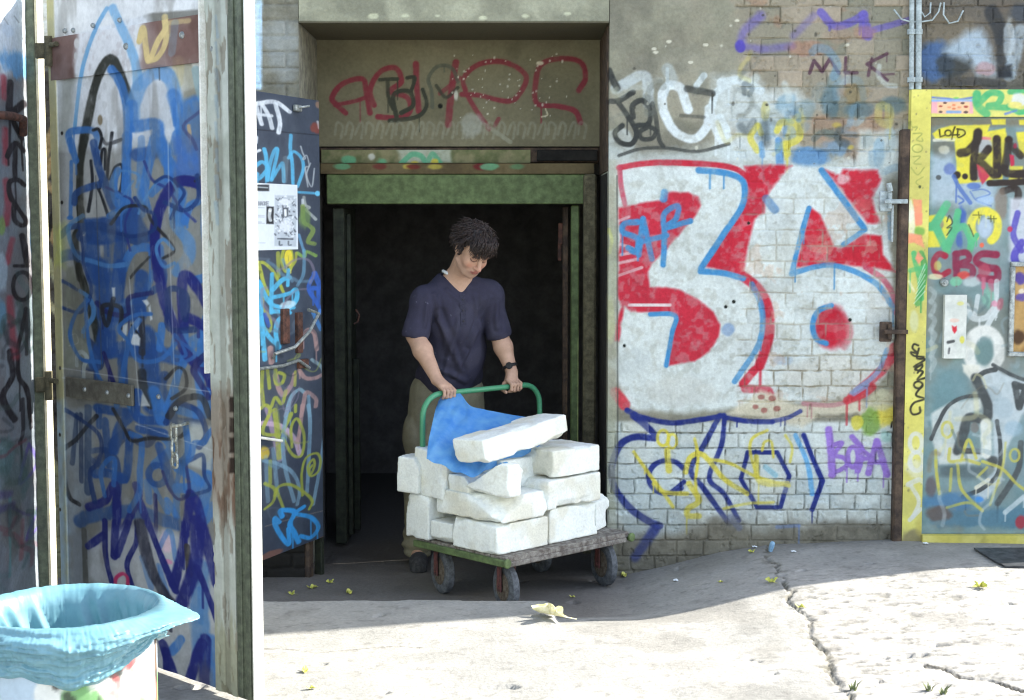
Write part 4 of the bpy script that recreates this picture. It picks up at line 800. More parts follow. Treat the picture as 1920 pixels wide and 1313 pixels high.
s.st([(70, 20), (100, 0), (130, 40), (80, 180), (190, 200)], 18, YG, .9).st([(160, 30), (180, 210), (190, 350)], 24, YG, .85).st([(210, 180), (270, 70), (260, 60), (230, 150)], 14, YG, .9).st([(215, 220), (280, 330), (340, 330), (355, 200), (310, 90), (270, 150), (275, 280)], 14, YG, .9).bl(95, 320, 26, 40, (206, 180, 74), .9)
s.st([(250, 0), (215, 220), (230, 420), (290, 640)], 18, LB_, .75).st([(385, 0), (395, 150), (375, 580)], 20, LB_, .8).st([(500, 130), (460, 420), (415, 660)], 18, LB_, .8).st([(90, 370), (180, 390), (280, 450), (325, 560), (310, 660)], 18, LB_, .8).st([(150, 290), (180, 600)], 18, LB_, .6).st([(100, 340), (115, 640)], 18, LB_, .5)
s.st([(410, 400), (390, 430), (400, 460), (425, 400), (415, 360), (380, 410), (400, 470), (450, 440), (465, 370), (440, 320), (370, 350), (340, 450), (345, 600)], 13, YG, .9)
s.st([(95, 520), (160, 560), (150, 640), (95, 690)], 15, YG, .85).st([(160, 600), (190, 540), (270, 530), (370, 590), (410, 640), (390, 690)], 15, YG, .9).st([(170, 560), (220, 690)], 13, YG, .8).st([(130, 370), (130, 520)], 16, YG, .7)
s.ghost((482, 480, 600, 960), 26, [(110, 150, 176), (150, 160, 90), (140, 130, 150), (44, 50, 60), (96, 110, 124)], (2, 5), (.3, .6), 8, 50).z(470, 760, 3.547)
s.st([(100, 805), (290, 750), (490, 700)], 5, (140, 130, 120), .8)
s.bl(480, 885, 60, 16, (126, 84, 66), .8).bl(120, 1000, 60, 16, (130, 90, 76), .8)
CB = (64, 158, 226)
s.st([(190, 780), (160, 750), (165, 800), (210, 880), (255, 925), (250, 820)], 22, CB).st([(210, 740), (200, 700), (290, 710), (260, 790), (290, 850), (320, 910)], 26, CB).st([(355, 675), (300, 720), (400, 745), (450, 810), (400, 880), (330, 870)], 22, CB)
dk = s.build('dark_metal_door', M['metal'], bld, .035)
nA = np.cross(A_, ZU)
def onD(u, v, off=0.): return onplane(u, v, O_ + nA * off, nA)
zf = -.14
MB().box(H0 + np.array([0, .02, (zt - .3 + zf) / 2]) - A_ * .012 + nA * -.02, (.016, .02, (zt - .3 - zf) / 2), np.array([A_, nA, ZU]), .004).build('hinge_stile', M['green_dk'], dk)
MB().box(O_ + A_ * (dl - .06) + nA * -.055 + np.array([0, 0, (zb + zf) / 2]), (.022, .018, (zb - zf) / 2 + .02), np.array([A_, nA, ZU]), .004).build('door_leg', M['brownpost'], dk)
lp = MB()
for u, v, a, b in ((534, 612, .03, .085), (560, 624, .024, .1), (567, 682, .045, .022)): lp.box(onD(u, v, .006), (a, .012, b), np.array([A_, nA, ZU]), .003)
lp.build('latch_plate', M['rust'], dk)
MB().tube([onD(578, 581, .03), onD(598, 588, .05), onD(580, 622, .07), onD(553, 651, .06), onD(515, 664, .03), onD(513, 672, .01)], .0085, 8).tube([onD(486, 692, .02), onD(530, 686, .03), onD(560, 676, .03), onD(580, 690, .02)], .008, 8).build('latch_rod', M['steel'], dk, True)
MB().tube([onD(488, 821, .015), onD(529, 827, .05)], .007, 8).build('rod', M['bright'], dk, True)
MB().box(onD(558, 203, .012), (.03, .01, .016), np.array([A_, nA, ZU])).tube([onD(560, 202, .02), onD(580, 199, .05)], .006, 8).build('hasp', M['steel'], dk)

# poster
s = Surf(O_ + nA * .004, A_, ZU, ar(.1, .9, .003), ar(0, 1, .0025), (214, 222, 230), ka=.42, mpp=.0027, seed=14)
c00 = s.ab(474, 470); c11 = s.ab(557.5, 347)
s = Surf(O_ + nA * .004, A_, ZU, ar(.12, c11[0], .0034), ar(c00[1], c11[1], .0026), (214, 222, 230), ka=.42, mpp=.0027, seed=14)
s.z(470, 160, 4.1)
s.fi([(30, 765), (142, 765), (142, 815), (30, 812)], (52, 56, 62), 1, 3, 0).st([(50, 783), (130, 788)], 7, (180, 190, 196), 1, curve=False)
def letters(txt, u, v, w, h, wd, col, gap=1.25):
    G = {'K': ['l0', 'k'], 'A': ['a'], 'C': ['c'], 'E': ['e'], 'N': ['n']}
    for i, ch in enumerate(txt):
        x = u + i * w * gap
        segs = {'K': [[(0, 0), (0, 1)], [(1, 0), (0, .55), (1, 1)]], 'N': [[(0, 1), (0, 0), (1, 1), (1, 0)]], 'A': [[(0, 1), (.5, 0), (1, 1)], [(.2, .65), (.8, .65)]], 'C': [[(1, .1), (.4, 0), (0, .5), (.4, 1), (1, .9)]], 'E': [[(1, 0), (0, 0), (0, 1), (1, 1)], [(0, .5), (.8, .5)]]}[ch]
        for sg in segs: s.st([(x + a * w, v + b * h) for a, b in sg], wd, col, .9, curve=False)
letters('KNACKE', 42, 896, 13, 26, 5, (120, 126, 134))
for v in (940, 1000, 1012, 1050, 1060): s.st([(44, v), (44 + 40 + 20 * (v % 3), v + 2)], 4, (150, 156, 164), .8, curve=False)
s.st([(48, 1212), (110, 1212)], 5, (170, 180, 190), .8)
s.fi([(122, 932), (178, 934), (177, 1068), (121, 1066)], (36, 38, 42), 1, 3, 0).st([(150, 955), (145, 1000), (152, 1040)], 18, (200, 206, 210), .9).bl(148, 965, 9, 10, (220, 224, 228), 1, .2)
s.fi([(186, 845), (352, 850), (350, 1240), (184, 1235)], (176, 186, 196), .9, 4)
rr = np.random.default_rng(3)
for i in range(110):
    u, v = rr.uniform(192, 346), rr.uniform(855, 1160); s.st([(u, v), (u + rr.uniform(-16, 16), v + rr.uniform(-22, 22))], rr.uniform(4, 9), [(86, 92, 102), (226, 232, 238)][i % 2], .85)
s.bl(266, 900, 34, 20, (222, 228, 234), .9).fi([(246, 940), (290, 942), (288, 1010), (246, 1008)], (70, 76, 84), .9, 3).st([(266, 960), (268, 1000)], 14, (226, 230, 234)).bl(266, 1080, 40, 40, (216, 222, 230), .8)
s.st([(210, 1180), (322, 1183)], 9, (60, 66, 74), .9).st([(222, 1200), (222, 1228), (240, 1228)], 8, (96, 104, 112)).st([(290, 1200), (292, 1228), (310, 1228)], 8, (96, 104, 112))
s.build('poster', M['paper'], None, .0012, label='white printed poster with small black photo stuck on the dark metal door', cat='poster')

# --- blue tagged door, open, hinged on the left
Hh = np.array([PY(108, 700, 5.9)[0], 5.9, 0]); Fe = np.array([PY(401, 700, 5.2)[0], 5.2, 0])
A_ = (Fe - Hh); dl = np.linalg.norm(A_); A_ /= dl; nB = np.cross(A_, ZU)
def onB(u, v, off=0.): return onplane(u, v, Hh + nB * off, nB)
zt = 2.62; zb = .02
LBL = (118, 176, 220); MBL = (64, 122, 194); DBL = (44, 80, 142); NVY = (38, 44, 116); BKG = (48, 49, 42); SIL = (238, 242, 244)
def paint_door(s):
    s.z(90, 20, 5.048)
    s.fi([(60, -60), (900, -60), (1000, 200), (1180, 480), (1300, 700), (1300, 1313), (60, 1313)], SIL, .95, 40)
    s.fi([(120, 620), (260, 620), (190, 1313), (100, 1313)], (146, 150, 136), .6, 30)
    s.bl(1010, 900, 170, 260, (190, 196, 200), .6).bl(1330, 620, 100, 120, (200, 196, 170), .6).st([(1230, 480), (1230, 680)], 90, (206, 192, 140), .6).bl(1390, 480, 40, 50, (226, 226, 220), .8).bl(1360, 850, 70, 90, (140, 134, 112), .7)
    s.fi([(60, -160), (1560, -160), (1560, -20), (1000, 20), (120, 260), (60, 260)], (236, 238, 236), .95, 10)  # sheet above the strap: sunlight painted into the colour as white
    s.st([(560, -20), (440, 200), (360, 420), (310, 640), (250, 1110)], 36, LBL, .95).st([(610, -20), (700, 170), (760, 300), (830, 520), (850, 720)], 74, LBL, .75, .4)
    s.st([(320, 1313), (370, 1050), (430, 760), (505, 560), (590, 455), (655, 540), (740, 760), (772, 870)], 78, BKG, .92)
    s.st([(600, 560), (665, 650), (722, 800), (755, 1000), (750, 1320)], 74, MBL, .85, .4)
    s.st([(800, 1000), (815, 850), (900, 670), (1040, 585), (1150, 640), (1215, 850), (1260, 1100), (1290, 1313)], 112, (104, 156, 208), .8, .35)
    s.st([(800, 1100), (790, 900)], 90, MBL, .7, .4).st([(1180, 800), (1270, 1100), (1300, 1313)], 110, MBL, .7, .4)
    s.st([(830, 1095), (1020, 1080), (1040, 1200), (1110, 1330)], 104, MBL, .9, .35).st([(220, 1313), (190, 1180), (240, 1140), (430, 1145), (470, 1320)], 62, MBL, .85, .3)
    s.st([(1390, 920), (1360, 1100), (1400, 1330)], 190, MBL, .85, .5).st([(1390, 560), (1430, 760), (1500, 960)], 60, (136, 180, 196), .5, .5).st([(1220, 1180), (1190, 1320)], 90, MBL, .8)
    TN = (216, 196, 140)
    s.st([(865, 290), (900, 165), (925, 330), (955, 470), (1040, 290), (1110, 170), (1100, 60)], 46, TN, .9, .3).st([(1110, 100), (1115, 290), (1040, 440), (950, 480)], 44, TN, .85, .3).st([(1150, 110), (1330, 100)], 30, TN, .6, .5)
    s.st([(1330, 1090), (1350, 1260)], 26, (226, 190, 140), .9)
    TK = (44, 46, 50)
    s.st([(420, 1130), (475, 1125), (505, 1200), (492, 1310)], 30, TK).st([(515, 1215), (560, 1262), (690, 1222)], 32, TK).st([(602, 1158), (582, 1320)], 26, TK).bl(492, 1037, 26, 46, (150, 136, 110), .95, .3)
    s.z(90, 260, 5.048)
    s.fi([(780, 0), (1560, 0), (1560, 1313), (780, 1313)], (140, 142, 134), .35, 40).fi([(150, 0), (720, 0), (800, 760), (340, 1313), (150, 1313)], SIL, .35, 30).fi([(560, 940), (1000, 940), (1000, 1400), (560, 1400)], (120, 118, 108), .8, 60)
    s.st([(345, 0), (302, 250), (300, 600), (312, 830), (250, 960), (300, 1320)], 72, BKG, .95)
    for P_, w_ in [([(510, 0), (482, 85)], 26), ([(592, 40), (572, 200), (560, 390)], 25), ([(498, 240), (512, 120), (542, 112), (542, 290)], 27), ([(400, 210), (412, 430), (378, 690)], 26), ([(590, 385), (632, 272), (690, 248), (702, 330), (690, 450), (648, 565)], 25), ([(448, 440), (512, 560), (592, 790)], 25), ([(486, 400), (490, 470)], 22)]: s.st(P_, w_, TK)
    s.st([(205, 20), (262, 210)], 64, MBL, .85, .3).st([(215, 220), (206, 740)], 34, MBL, .85).bl(205, 750, 32, 22, MBL, .9, .4)
    s.st([(425, 40), (470, 250), (560, 480), (625, 650)], 74, DBL, .9, .3).st([(245, 605), (262, 520), (400, 455), (520, 428)], 62, DBL, .85, .3).st([(655, 300), (615, 440), (655, 615), (705, 585), (740, 300)], 62, MBL, .9, .3).st([(745, -20), (742, 300), (740, 720)], 84, MBL, .9, .35)
    s.st([(840, 155), (1000, 130)], 112, DBL, .8, .3).st([(1005, 0), (960, 200), (900, 500), (930, 660)], 84, MBL, .85, .4).st([(1045, 40), (1150, 250), (1200, 360)], 104, MBL, .9, .35).st([(880, 0), (868, 400), (885, 720)], 60, MBL, .5, .5).st([(980, 520), (1060, 440), (1180, 380)], 70, MBL, .8, .4)
    s.fi([(330, 760), (620, 735), (700, 725), (820, 590), (905, 800), (990, 960), (900, 1010), (750, 935), (600, 1000), (480, 1010), (370, 1000)], DBL, .93, 14)
    s.st([(400, 980), (440, 1320)], 136, DBL, .85, .4).st([(690, 950), (660, 1320)], 114, DBL, .85, .4).st([(570, 980), (560, 1330)], 70, DBL, .6, .5).st([(715, 1230), (800, 1065), (920, 1030), (1010, 1060)], 72, MBL, .85, .3)
    s.fi([(1185, -20), (1530, -20), (1530, 280), (1450, 370), (1180, 365), (1210, 200)], (70, 114, 186), .85, 30)
    s.st([(1530, 580), (1450, 445), (1300, 402), (1180, 440), (1082, 600), (1022, 800), (1012, 1000), (1045, 1320)], 84, NVY, .93)
    s.st([(1245, 520), (1230, 660), (1262, 770)], 116, MBL, .85, .4).st([(1300, 780), (1345, 640), (1410, 600)], 62, MBL, .85, .3).st([(1500, 590), (1490, 850), (1525, 1090)], 72, MBL, .9, .3).st([(1200, 680), (1205, 820), (1325, 960), (1332, 1120), (1220, 1260)], 92, (84, 138, 196), .8, .35)
    s.ghost((130, 360, 390, 620), 10, [DBL, MBL, (150, 150, 142), (44, 74, 128)], (10, 20), (.6, .92), 11, 90, (.08, .3)).ghost((130, 620, 390, 1000), 10, [DBL, (150, 152, 146), (40, 66, 116), (46, 60, 96), MBL], (9, 18), (.55, .9), 12, 90, (.08, .3))
    s.z(90, 260, 5.048); s.st([(1530, 580), (1450, 445), (1300, 402), (1180, 440), (1082, 600), (1022, 800), (1012, 1000), (1045, 1320)], 84, NVY, .93)
    s.z(90, 500, 5.048)
    s.fi([(165, 0), (240, 0), (410, 800), (410, 960), (165, 960)], (136, 140, 122), .8, 20)
    s.st([(290, 0), (362, 260), (442, 560), (475, 720)], 72, BKG, .95)
    for P_, w_, c_ in [([(490, 0), (520, 300), (560, 500), (560, 770)], 164, DBL), ([(680, 0), (650, 300)], 114, DBL), ([(540, 460), (850, 445)], 144, DBL), ([(890, 90), (860, 420)], 114, DBL), ([(560, 790), (870, 785), (1240, 870)], 140, DBL), ([(530, 640), (480, 800), (440, 920)], 112, DBL), ([(925, 650), (955, 900), (1000, 1320)], 176, DBL), ([(700, 860), (712, 1110)], 84, DBL), ([(1290, 560), (1290, 880), (1240, 1000), (1150, 1290)], 64, MBL), ([(1425, 1000), (1460, 1320)], 72, MBL), ([(1480, 760), (1520, 900)], 70, MBL), ([(1400, 130), (1540, 90)], 70, MBL), ([(1080, 560), (1060, 780)], 60, MBL)]: s.st(P_, w_, c_, .86, .35)
    s.st([(880, 480), (892, 700), (888, 820)], 52, (52, 54, 62), .95).st([(795, 555), (868, 660)], 18, TK).st([(890, 1000), (902, 1130), (965, 1310)], 72, TK, .9)
    SH = (212, 218, 218)
    for P_ in ([(780, 640), (850, 640), (872, 680), (866, 748), (778, 737)], [(696, 560), (752, 540), (742, 640), (712, 704)], [(888, 322), (930, 310), (962, 350), (930, 378)], [(945, 390), (966, 360), (988, 500), (966, 508)], [(880, 1165), (965, 1320), (880, 1320)], [(812, 540), (860, 480), (872, 500), (848, 600)], [(1470, 680), (1540, 640), (1490, 750)], [(1180, 400), (1200, 440), (1215, 530), (1190, 500)], [(605, 200), (632, 200), (632, 320), (610, 310)], [(1500, 500), (1560, 420), (1560, 520)]): s.fi(P_, SH, .95, 4)
    s.st([(1040, -20), (1100, 320), (1205, 600), (1322, 830), (1530, 1050), (1555, 1210)], 88, NVY, .93).st([(1285, 560), (1270, 250), (1295, 85), (1400, 180), (1555, 445)], 82, NVY, .93).st([(1340, 485), (1450, 545), (1555, 592)], 82, NVY, .93)
    s.st([(268, 935), (272, 845), (320, 808), (370, 862), (342, 960), (340, 1095)], 38, (182, 190, 184), .9).el(200, 410, 24, 30, 8, (176, 180, 164), .7).st([(190, 660), (260, 640), (280, 720), (200, 750)], 9, (180, 184, 170), .8)
    s.fi([(380, 1060), (1200, 1120), (1560, 1200), (1560, 1320), (380, 1320)], (126, 126, 114), .25, 20)
    s.z(90, 740, 5.048)
    s.fi([(190, 150), (420, 120), (420, 900), (250, 1313), (190, 1313)], (172, 184, 192), .7, 30)
    s.fi([(1230, 240), (1565, 300), (1565, 740), (1250, 640)], (190, 196, 190), .8, 20)
    for P_, w_, c_, a_ in [([(470, 130), (770, 190), (690, 290), (620, 530)], 84, DBL, .85), ([(775, 390), (740, 760), (640, 810)], 74, DBL, .85), ([(445, 750), (560, 742), (710, 795)], 84, DBL, .9), ([(540, 250), (580, 660)], 72, DBL, .7), ([(270, 190), (232, 650)], 42, (74, 90, 116), .85), ([(312, 190), (318, 820)], 44, (64, 78, 106), .85), ([(382, 120), (382, 920)], 64, (66, 84, 112), .85), ([(480, 150), (480, 300)], 60, DBL, .7), ([(850, -20), (850, 220), (1110, 245)], 74, DBL, .9), ([(870, 325), (1095, 365)], 74, DBL, .85), ([(1010, -20), (1085, 230)], 116, MBL, .85), ([(1200, -20), (1140, 140)], 80, MBL, .8), ([(1180, 120), (1480, 172), (1490, -20)], 94, MBL, .85), ([(1060, 490), (1100, 620), (1180, 890)], 76, DBL, .85), ([(1230, 695), (1400, 800), (1380, 880), (1220, 885)], 86, MBL, .88), ([(1525, 770), (1450, 1110)], 92, MBL, .8), ([(1130, 1000), (1220, 1160)], 56, MBL, .8), ([(1000, 860), (1130, 1110)], 50, MBL, .7), ([(1220, 900), (1210, 1150)], 60, MBL, .7), ([(940, 830), (960, 1010)], 60, MBL, .6), ([(1570, 1060), (1450, 1200)], 90, MBL, .7)]: s.st(P_, w_, c_, a_, .35)
    s.el(1040, 760, 88, 92, 56, DBL, .85)
    s.st([(300, 1200), (400, 1150), (700, 1110), (900, 1125), (1220, 1230)], 116, (66, 96, 142), .88, .3)
    s.st([(390, 1065), (540, 1005), (640, 860), (652, 1320)], 72, NVY, .9).st([(840, 860), (852, 980), (700, 1310)], 64, NVY, .93).st([(862, 1000), (985, 1320)], 64, NVY, .93).st([(1355, 940), (1300, 1320)], 74, NVY, .93).st([(1390, 980), (1450, 1200), (1440, 1320)], 74, NVY, .93)
    s.ghost((140, 260, 392, 560), 16, [(36, 62, 118), (44, 44, 46), (48, 60, 128), (84, 140, 196)], (4, 8), (.7, .95), 31, 90, (.05, .2)).ghost((140, 540, 392, 960), 24, [(34, 56, 108), (40, 42, 96), (46, 46, 48), (60, 110, 176)], (5, 11), (.7, .95), 32, 100, (.05, .2))
    s.z(90, 980, 3.942)
    s.fi([(300, 170), (420, 60), (660, 20), (1000, 90), (1250, 330), (1265, 1400), (820, 1400), (400, 460), (300, 440)], (208, 212, 212), .75, 30)
    s.fi([(180, 60), (300, 60), (300, 460), (180, 460)], (150, 158, 164), .7, 20).bl(870, 150, 44, 70, (228, 196, 204), .8).bl(890, 290, 26, 18, (222, 150, 180), .9, .4).bl(1090, 1240, 70, 60, (222, 190, 180), .6)
    for P_, w_, c_, a_ in [([(270, 60), (280, 440)], 44, (92, 92, 84), .8), ([(1130, 330), (1120, 700), (1150, 1020)], 116, (82, 132, 184), .8), ([(830, 180), (900, 60), (940, 280)], 30, MBL, .6), ([(760, 480), (700, 260)], 40, MBL, .5), ([(820, 320), (900, 580)], 36, MBL, .6), ([(1215, 880), (1265, 1340)], 96, MBL, .7), ([(910, 960), (985, 860)], 50, MBL, .85), ([(420, -10), (425, 250), (480, 470)], 42, NVY, .95), ([(502, 0), (490, 250)], 48, NVY, .95), ([(595, 0), (510, 240)], 42, NVY, .95), ([(662, 0), (655, 150), (580, 312), (632, 490)], 34, NVY, .97), ([(682, 10), (742, 290), (830, 480), (915, 610)], 74, (50, 52, 66), .95), ([(738, 10), (850, 280), (940, 505)], 44, NVY, .96), ([(1015, 20), (990, 200), (930, 460)], 60, NVY, .96), ([(1030, 180), (1050, 380)], 44, (70, 66, 60), .9), ([(1100, -10), (1092, 300), (980, 630)], 82, NVY, .93), ([(1100, 330), (1190, 560), (1258, 730)], 42, NVY, .96), ([(1140, 40), (1255, 450)], 76, NVY, .9), ([(300, 175), (410, 95)], 52, NVY, .9), ([(848, 895), (990, 1250), (1140, 890)], 60, NVY, .95), ([(868, 940), (885, 1330)], 38, NVY, .95), ([(1165, 860), (1150, 1330)], 66, NVY, .9)]: s.st(P_, w_, c_, a_, .2)
    s.st([(497, 470), (505, 410), (550, 378), (584, 412), (584, 490)], 23, (200, 60, 106), .95)
s = Surf(Hh, A_, ZU, ar(0, dl, .0036), ar(zb, zt, .0036), (140, 140, 132), ka=.56, mpp=.00198, seed=15); s.smax = .2
s.mottle([(122, 120, 110), (156, 158, 154)], 4, .6); paint_door(s)
s.fi([(0, 0), (0, 0), (0, 0)], SIL, 0) if False else None
s.z(0, 0, 1)
stl = s.ab(106, 700)[0], s.ab(121, 700)[0]
s.lay((slice(None), slice(None)), (s.ag < stl[1]) * .92 * np.ones(s.ag.shape), (196, 190, 140)); s.h += np.where(s.ag < stl[1], .006, 0)
s.fi([(100, 750), (122, 750), (130, 1100), (100, 1100)], (170, 200, 222), .85, 8).fi([(100, 430), (121, 420), (121, 500), (100, 500)], (204, 214, 110), .6, 10)
for v in (690, 815, 955, 250, 380): s.bl(116, v, 2.5, 4, (40, 36, 32), 1, .2)
# sheet seams, pressed creases, bolts
for u0, v0, u1, v1 in [(298, 120, 299, 150), (178, 330, 190, 690)]: s.st([(u0, v0), (u1, v1)], 1.6, (80, 84, 86), .8, curve=False)
for u0, v0, u1, v1 in [(313, 200, 316, 400), (316, 440, 327, 720), (243, 520, 262, 760), (115, 690, 395, 735), (120, 708, 240, 738), (255, 795, 400, 845)]: s.st([(u0, v0), (u1, v1)], 1.3, (214, 220, 222), .6, curve=False)
s.h += .002 * np.sin(s.ag * 38) + .006 * (fbm2(s.ag * 3, s.bg * 2, 3) - .5)
s.lay((slice(None), slice(None)), .35 * sstep(.58, .7, fbm2(s.ag * 10 + 3, s.bg * 3, 4)), (120, 116, 106))
s.lay((slice(None), slice(None)), .15 * sstep(.6, .68, fbm2(s.ag * 14 + 9, s.bg * 5 + 2, 5)), (166, 168, 164)); s.lay((slice(None), slice(None)), .15 * sstep(.7, .74, fbm2(s.ag * 60, s.bg * 14, 4)), (186, 190, 190))
bdoor = s.build('blue_tagged_door', M['metal'], bld, .03)
# rusty strap across the top
pA = onB(105, 110, .012); zc = (onB(113, 70)[2] + onB(113, 150)[2]) / 2; hh = (onB(113, 70)[2] - onB(113, 150)[2]) / 2
s = Surf(Hh + nB * .009, A_, ZU, ar(.02, dl - .005, .0036), ar(zc - hh, zc + hh, .0036), (124, 96, 88), ka=.56, mpp=.00198, seed=16); s.smax = .2
s.mottle([(98, 72, 62), (134, 112, 106)], 9, .6); keep = s.c.copy(); paint_door(s)
s.z(90, 20, 5.048)
k = fbm2(s.ag * 8 + 1, s.bg * 8, 4); ua = (s.ag - s.a[0]) / (s.a[-1] - s.a[0])
rs = np.clip(sstep(.2, .15, ua + (k - .5) * .1) + sstep(.58, .64, ua + (k - .5) * .12) * .8 + sstep(.9, .95, ua), 0, 1) * .92
s.c = s.c * (1 - rs[..., None]) + keep * rs[..., None]
TN = (222, 200, 140); s.st([(865, 290), (900, 165), (925, 330), (955, 470), (1040, 290), (1110, 170), (1100, 60)], 46, TN, .95, .3).st([(1110, 100), (1115, 290), (1040, 440), (950, 480)], 44, TN, .9, .3).st([(1150, 115), (1330, 95)], 40, TN, .5, .5).st([(1200, 120), (1170, 400)], 60, (130, 156, 170), .4, .5)
s.bl(270, 310, 26, 50, (220, 220, 216), .9, .4).bl(262, 430, 18, 34, (210, 210, 206), .9, .4)
s.build('hinge_strap', M['metal'], bdoor, .008)
for u, v, q in [(237, 87, 8), (342, 66, 8), (400, 92, 8), (122, 58, 4), (138, 57, 4), (175, 48, 4), (225, 38, 4), (298, 744, 4), (330, 766, 4), (202, 736, 16), (242, 742, 16), (160, 730, 16)]:
    k = 1.35 if q == 8 else 1.
    MB().lathe(onB(u, v, q / 1000), nB, [(0, .010 * k), (.005, .009 * k), (.009, .006 * k), (.0095, .001)], 14).build('bolt', M['steel'], bdoor, True)
bb = MB(); p0 = onB(125, 722, .012); p1 = onB(250, 745, .012)
bb.box((p0 + p1) / 2, (np.linalg.norm((p1 - p0)[:2]) / 2, .006, .04), np.array([A_, nB, ZU]), .006).build('hinge_strap', M['strap'], bdoor)
# free edge: flaking flange, olive channel, bright edge
E0 = Fe
zm = (zt + zb) / 2; zh = (zt - zb) / 2
AX = np.array([A_, nB, ZU])
s = Surf(E0 + A_ * .002 + nB * .016, A_, ZU, ar(0, .126, .004), ar(zb, zt, .004), (186, 192, 180), ka=.56, mpp=.00186, seed=17)
s.mottle([(158, 164, 152), (196, 202, 192)], 7, .7)
fl = fbm2(s.ag * 40 + 5, s.bg * 9, 4); W = (slice(None), slice(None))
z_ = s.bg; s.lay(W, sstep(.56, .62, fl) * .55, (122, 112, 96)); s.lay(W, sstep(1.0, .85, z_) * sstep(.55, .7, z_) * sstep(.42, .55, fl) * .7, (104, 80, 64)); s.lay(W, sstep(1.14, 1.05, z_) * sstep(.6, .75, z_) * .45, (112, 84, 66))
s.lay(W, sstep(.3, .2, z_ + (fl - .5) * .3) * .5, (150, 148, 112)); s.lay(W, sstep(.1, .085, s.ag) * sstep(.045, .06, s.ag) * .25, (84, 80, 66))
s.h += -.004 * sstep(.56, .62, fl) - .004 * (np.abs(s.ag - .058) < .004); s.z(0, 0, 1)
for v in range(745, 860, 38): s.fi([(430, v), (441, v), (441, v + 28), (430, v + 28)], (44, 34, 28), .9, 2)
for i in range(8): s.st([(404, 30 + 50 * i), (408, 70 + 50 * i)], 5, (130, 156, 176), .4)
s.build('edge_flange', M['metal'], bdoor, .03)
MB().box(E0 + A_ * .178 + nB * .0 + np.array([0, 0, zm]), (.049, .014, zh), AX, .004).box(E0 + A_ * .152 + nB * .017 + np.array([0, 0, zm]), (.014, .004, zh - .01), AX, .003).box(E0 + A_ * .2 + nB * .017 + np.array([0, 0, zm]), (.012, .004, zh - .01), AX, .003).build('edge_channel', M['oliveprof'], bdoor)
MB().box(E0 + A_ * .2305 + nB * .002 + np.array([0, 0, zm]), (.0035, .022, zh + .004), AX, .0015).build('edge_strip', M['bright'], bdoor)
MB().box(E0 + A_ * -.002 + nB * .022 + np.array([0, 0, 1.85]), (.004, .016, .7), AX, .002).build('edge_bead', M['bright'], bdoor)
# hinge knuckles to the post
for v in (95, 722):
    p = onB(96, v, .01)
    MB().tube([p + [-.01, 0, -.06], p + [-.01, 0, .055]], .016, 12).box(p + [-.035, .01, 0], (.03, .01, .03)).tube([p + [-.01, 0, .02], p + A_ * .06 + nB * .012 + [0, 0, .02]], .010, 10).build('hinge', M['olive'], bdoor, True)

# chain hanging from a pin on the blue door
ch = thing('door_chain', onB(327, 880, .03), label='short galvanised chain hanging from a pin on the blue tagged door', cat='chain')
MB().tube([onB(324, 800, .05), onB(340, 797, .035), onB(354, 793, .0)], .006, 8).build('pin', M['chain'], ch, True)
for k, (v0, v1) in enumerate(((795, 829), (822, 856), (848, 879))):
    cc = onB(326 + k, (v0 + v1) / 2, .04); hl = (onB(326, v0)[2] - onB(326, v1)[2]) / 2 - .004
    dirn = A_ if k % 2 == 0 else nB * .9 + A_ * .4
    pts = [cc + dirn * .016 * math.copysign(abs(math.cos(t)) ** .7, math.cos(t)) + np.array([0, 0, hl]) * math.copysign(abs(math.sin(t)) ** .6, math.sin(t)) for t in np.linspace(0, 2 * math.pi, 21)[:-1]]
    MB().tube(pts, .0052, 8, True).build('link', M['chain'], ch, True)

# --- side wall at far left
XS = -1.905
s = Surf((XS, 0, 0), (0, 1, 0), ZU, np.concatenate([ar(3.2, 5.3, .05), ar(5.31, 5.928, .004)]), ar(-.05, 2.75, .004), (132, 140, 148), ka=.33, mpp=.0021, seed=18)
s.mottle([(108, 116, 124), (150, 158, 164), (120, 116, 118)], 5, .7)
s.z(0, 0, 2.623)
s.fi([(-20, -20), (170, -20), (170, 280), (60, 360), (-20, 420)], (214, 226, 236), .9, 20).bl(90, 320, 80, 70, (96, 156, 210), .8).bl(40, 150, 30, 30, (190, 206, 222), .7)
for u, v in [(20, 90), (110, 190), (70, 80)]: s.st([(u, v), (u + 20, v + 30)], 5, (120, 126, 130), .7)
BB_ = (50, 46, 50); RE = (164, 62, 74)
for P_ in ([(15, 380), (20, 480)], [(25, 640), (30, 800)], [(30, 890), (40, 1000), (30, 1100)], [(60, 1180), (40, 1290)]): s.st(P_, 26, RE, .75, .5)
s.st([(50, 405), (45, 500), (40, 570)], 26, BB_).st([(45, 570), (115, 510)], 30, BB_).st([(60, 590), (105, 680)], 24, BB_).st([(35, 770), (75, 705), (115, 740)], 22, BB_).st([(74, 705), (72, 870)], 20, BB_).st([(115, 910), (85, 885), (45, 900), (55, 980), (125, 1080), (110, 1110), (70, 1080), (65, 1000)], 20, BB_).st([(110, 1160), (130, 1290)], 26, BB_)
s.bl(10, 1110, 16, 40, (130, 160, 90), .8).bl(160, 1230, 12, 120, (110, 160, 200), .7).bl(160, 700, 10, 300, (190, 204, 214), .5)
s.z(0, 480, 2.115)
s.el(88, 120, 34, 55, 15, BB_).st([(60, 40), (110, 40)], 12, BB_).st([(100, 210), (90, 280), (70, 380)], 14, BB_).st([(105, 210), (105, 390)], 12, BB_, .8).st([(40, 380), (50, 480), (10, 560), (60, 650)], 22, BB_).st([(70, 380), (75, 480), (110, 540), (125, 680)], 16, BB_).st([(90, 570), (95, 690), (80, 740)], 16, BB_, .8)
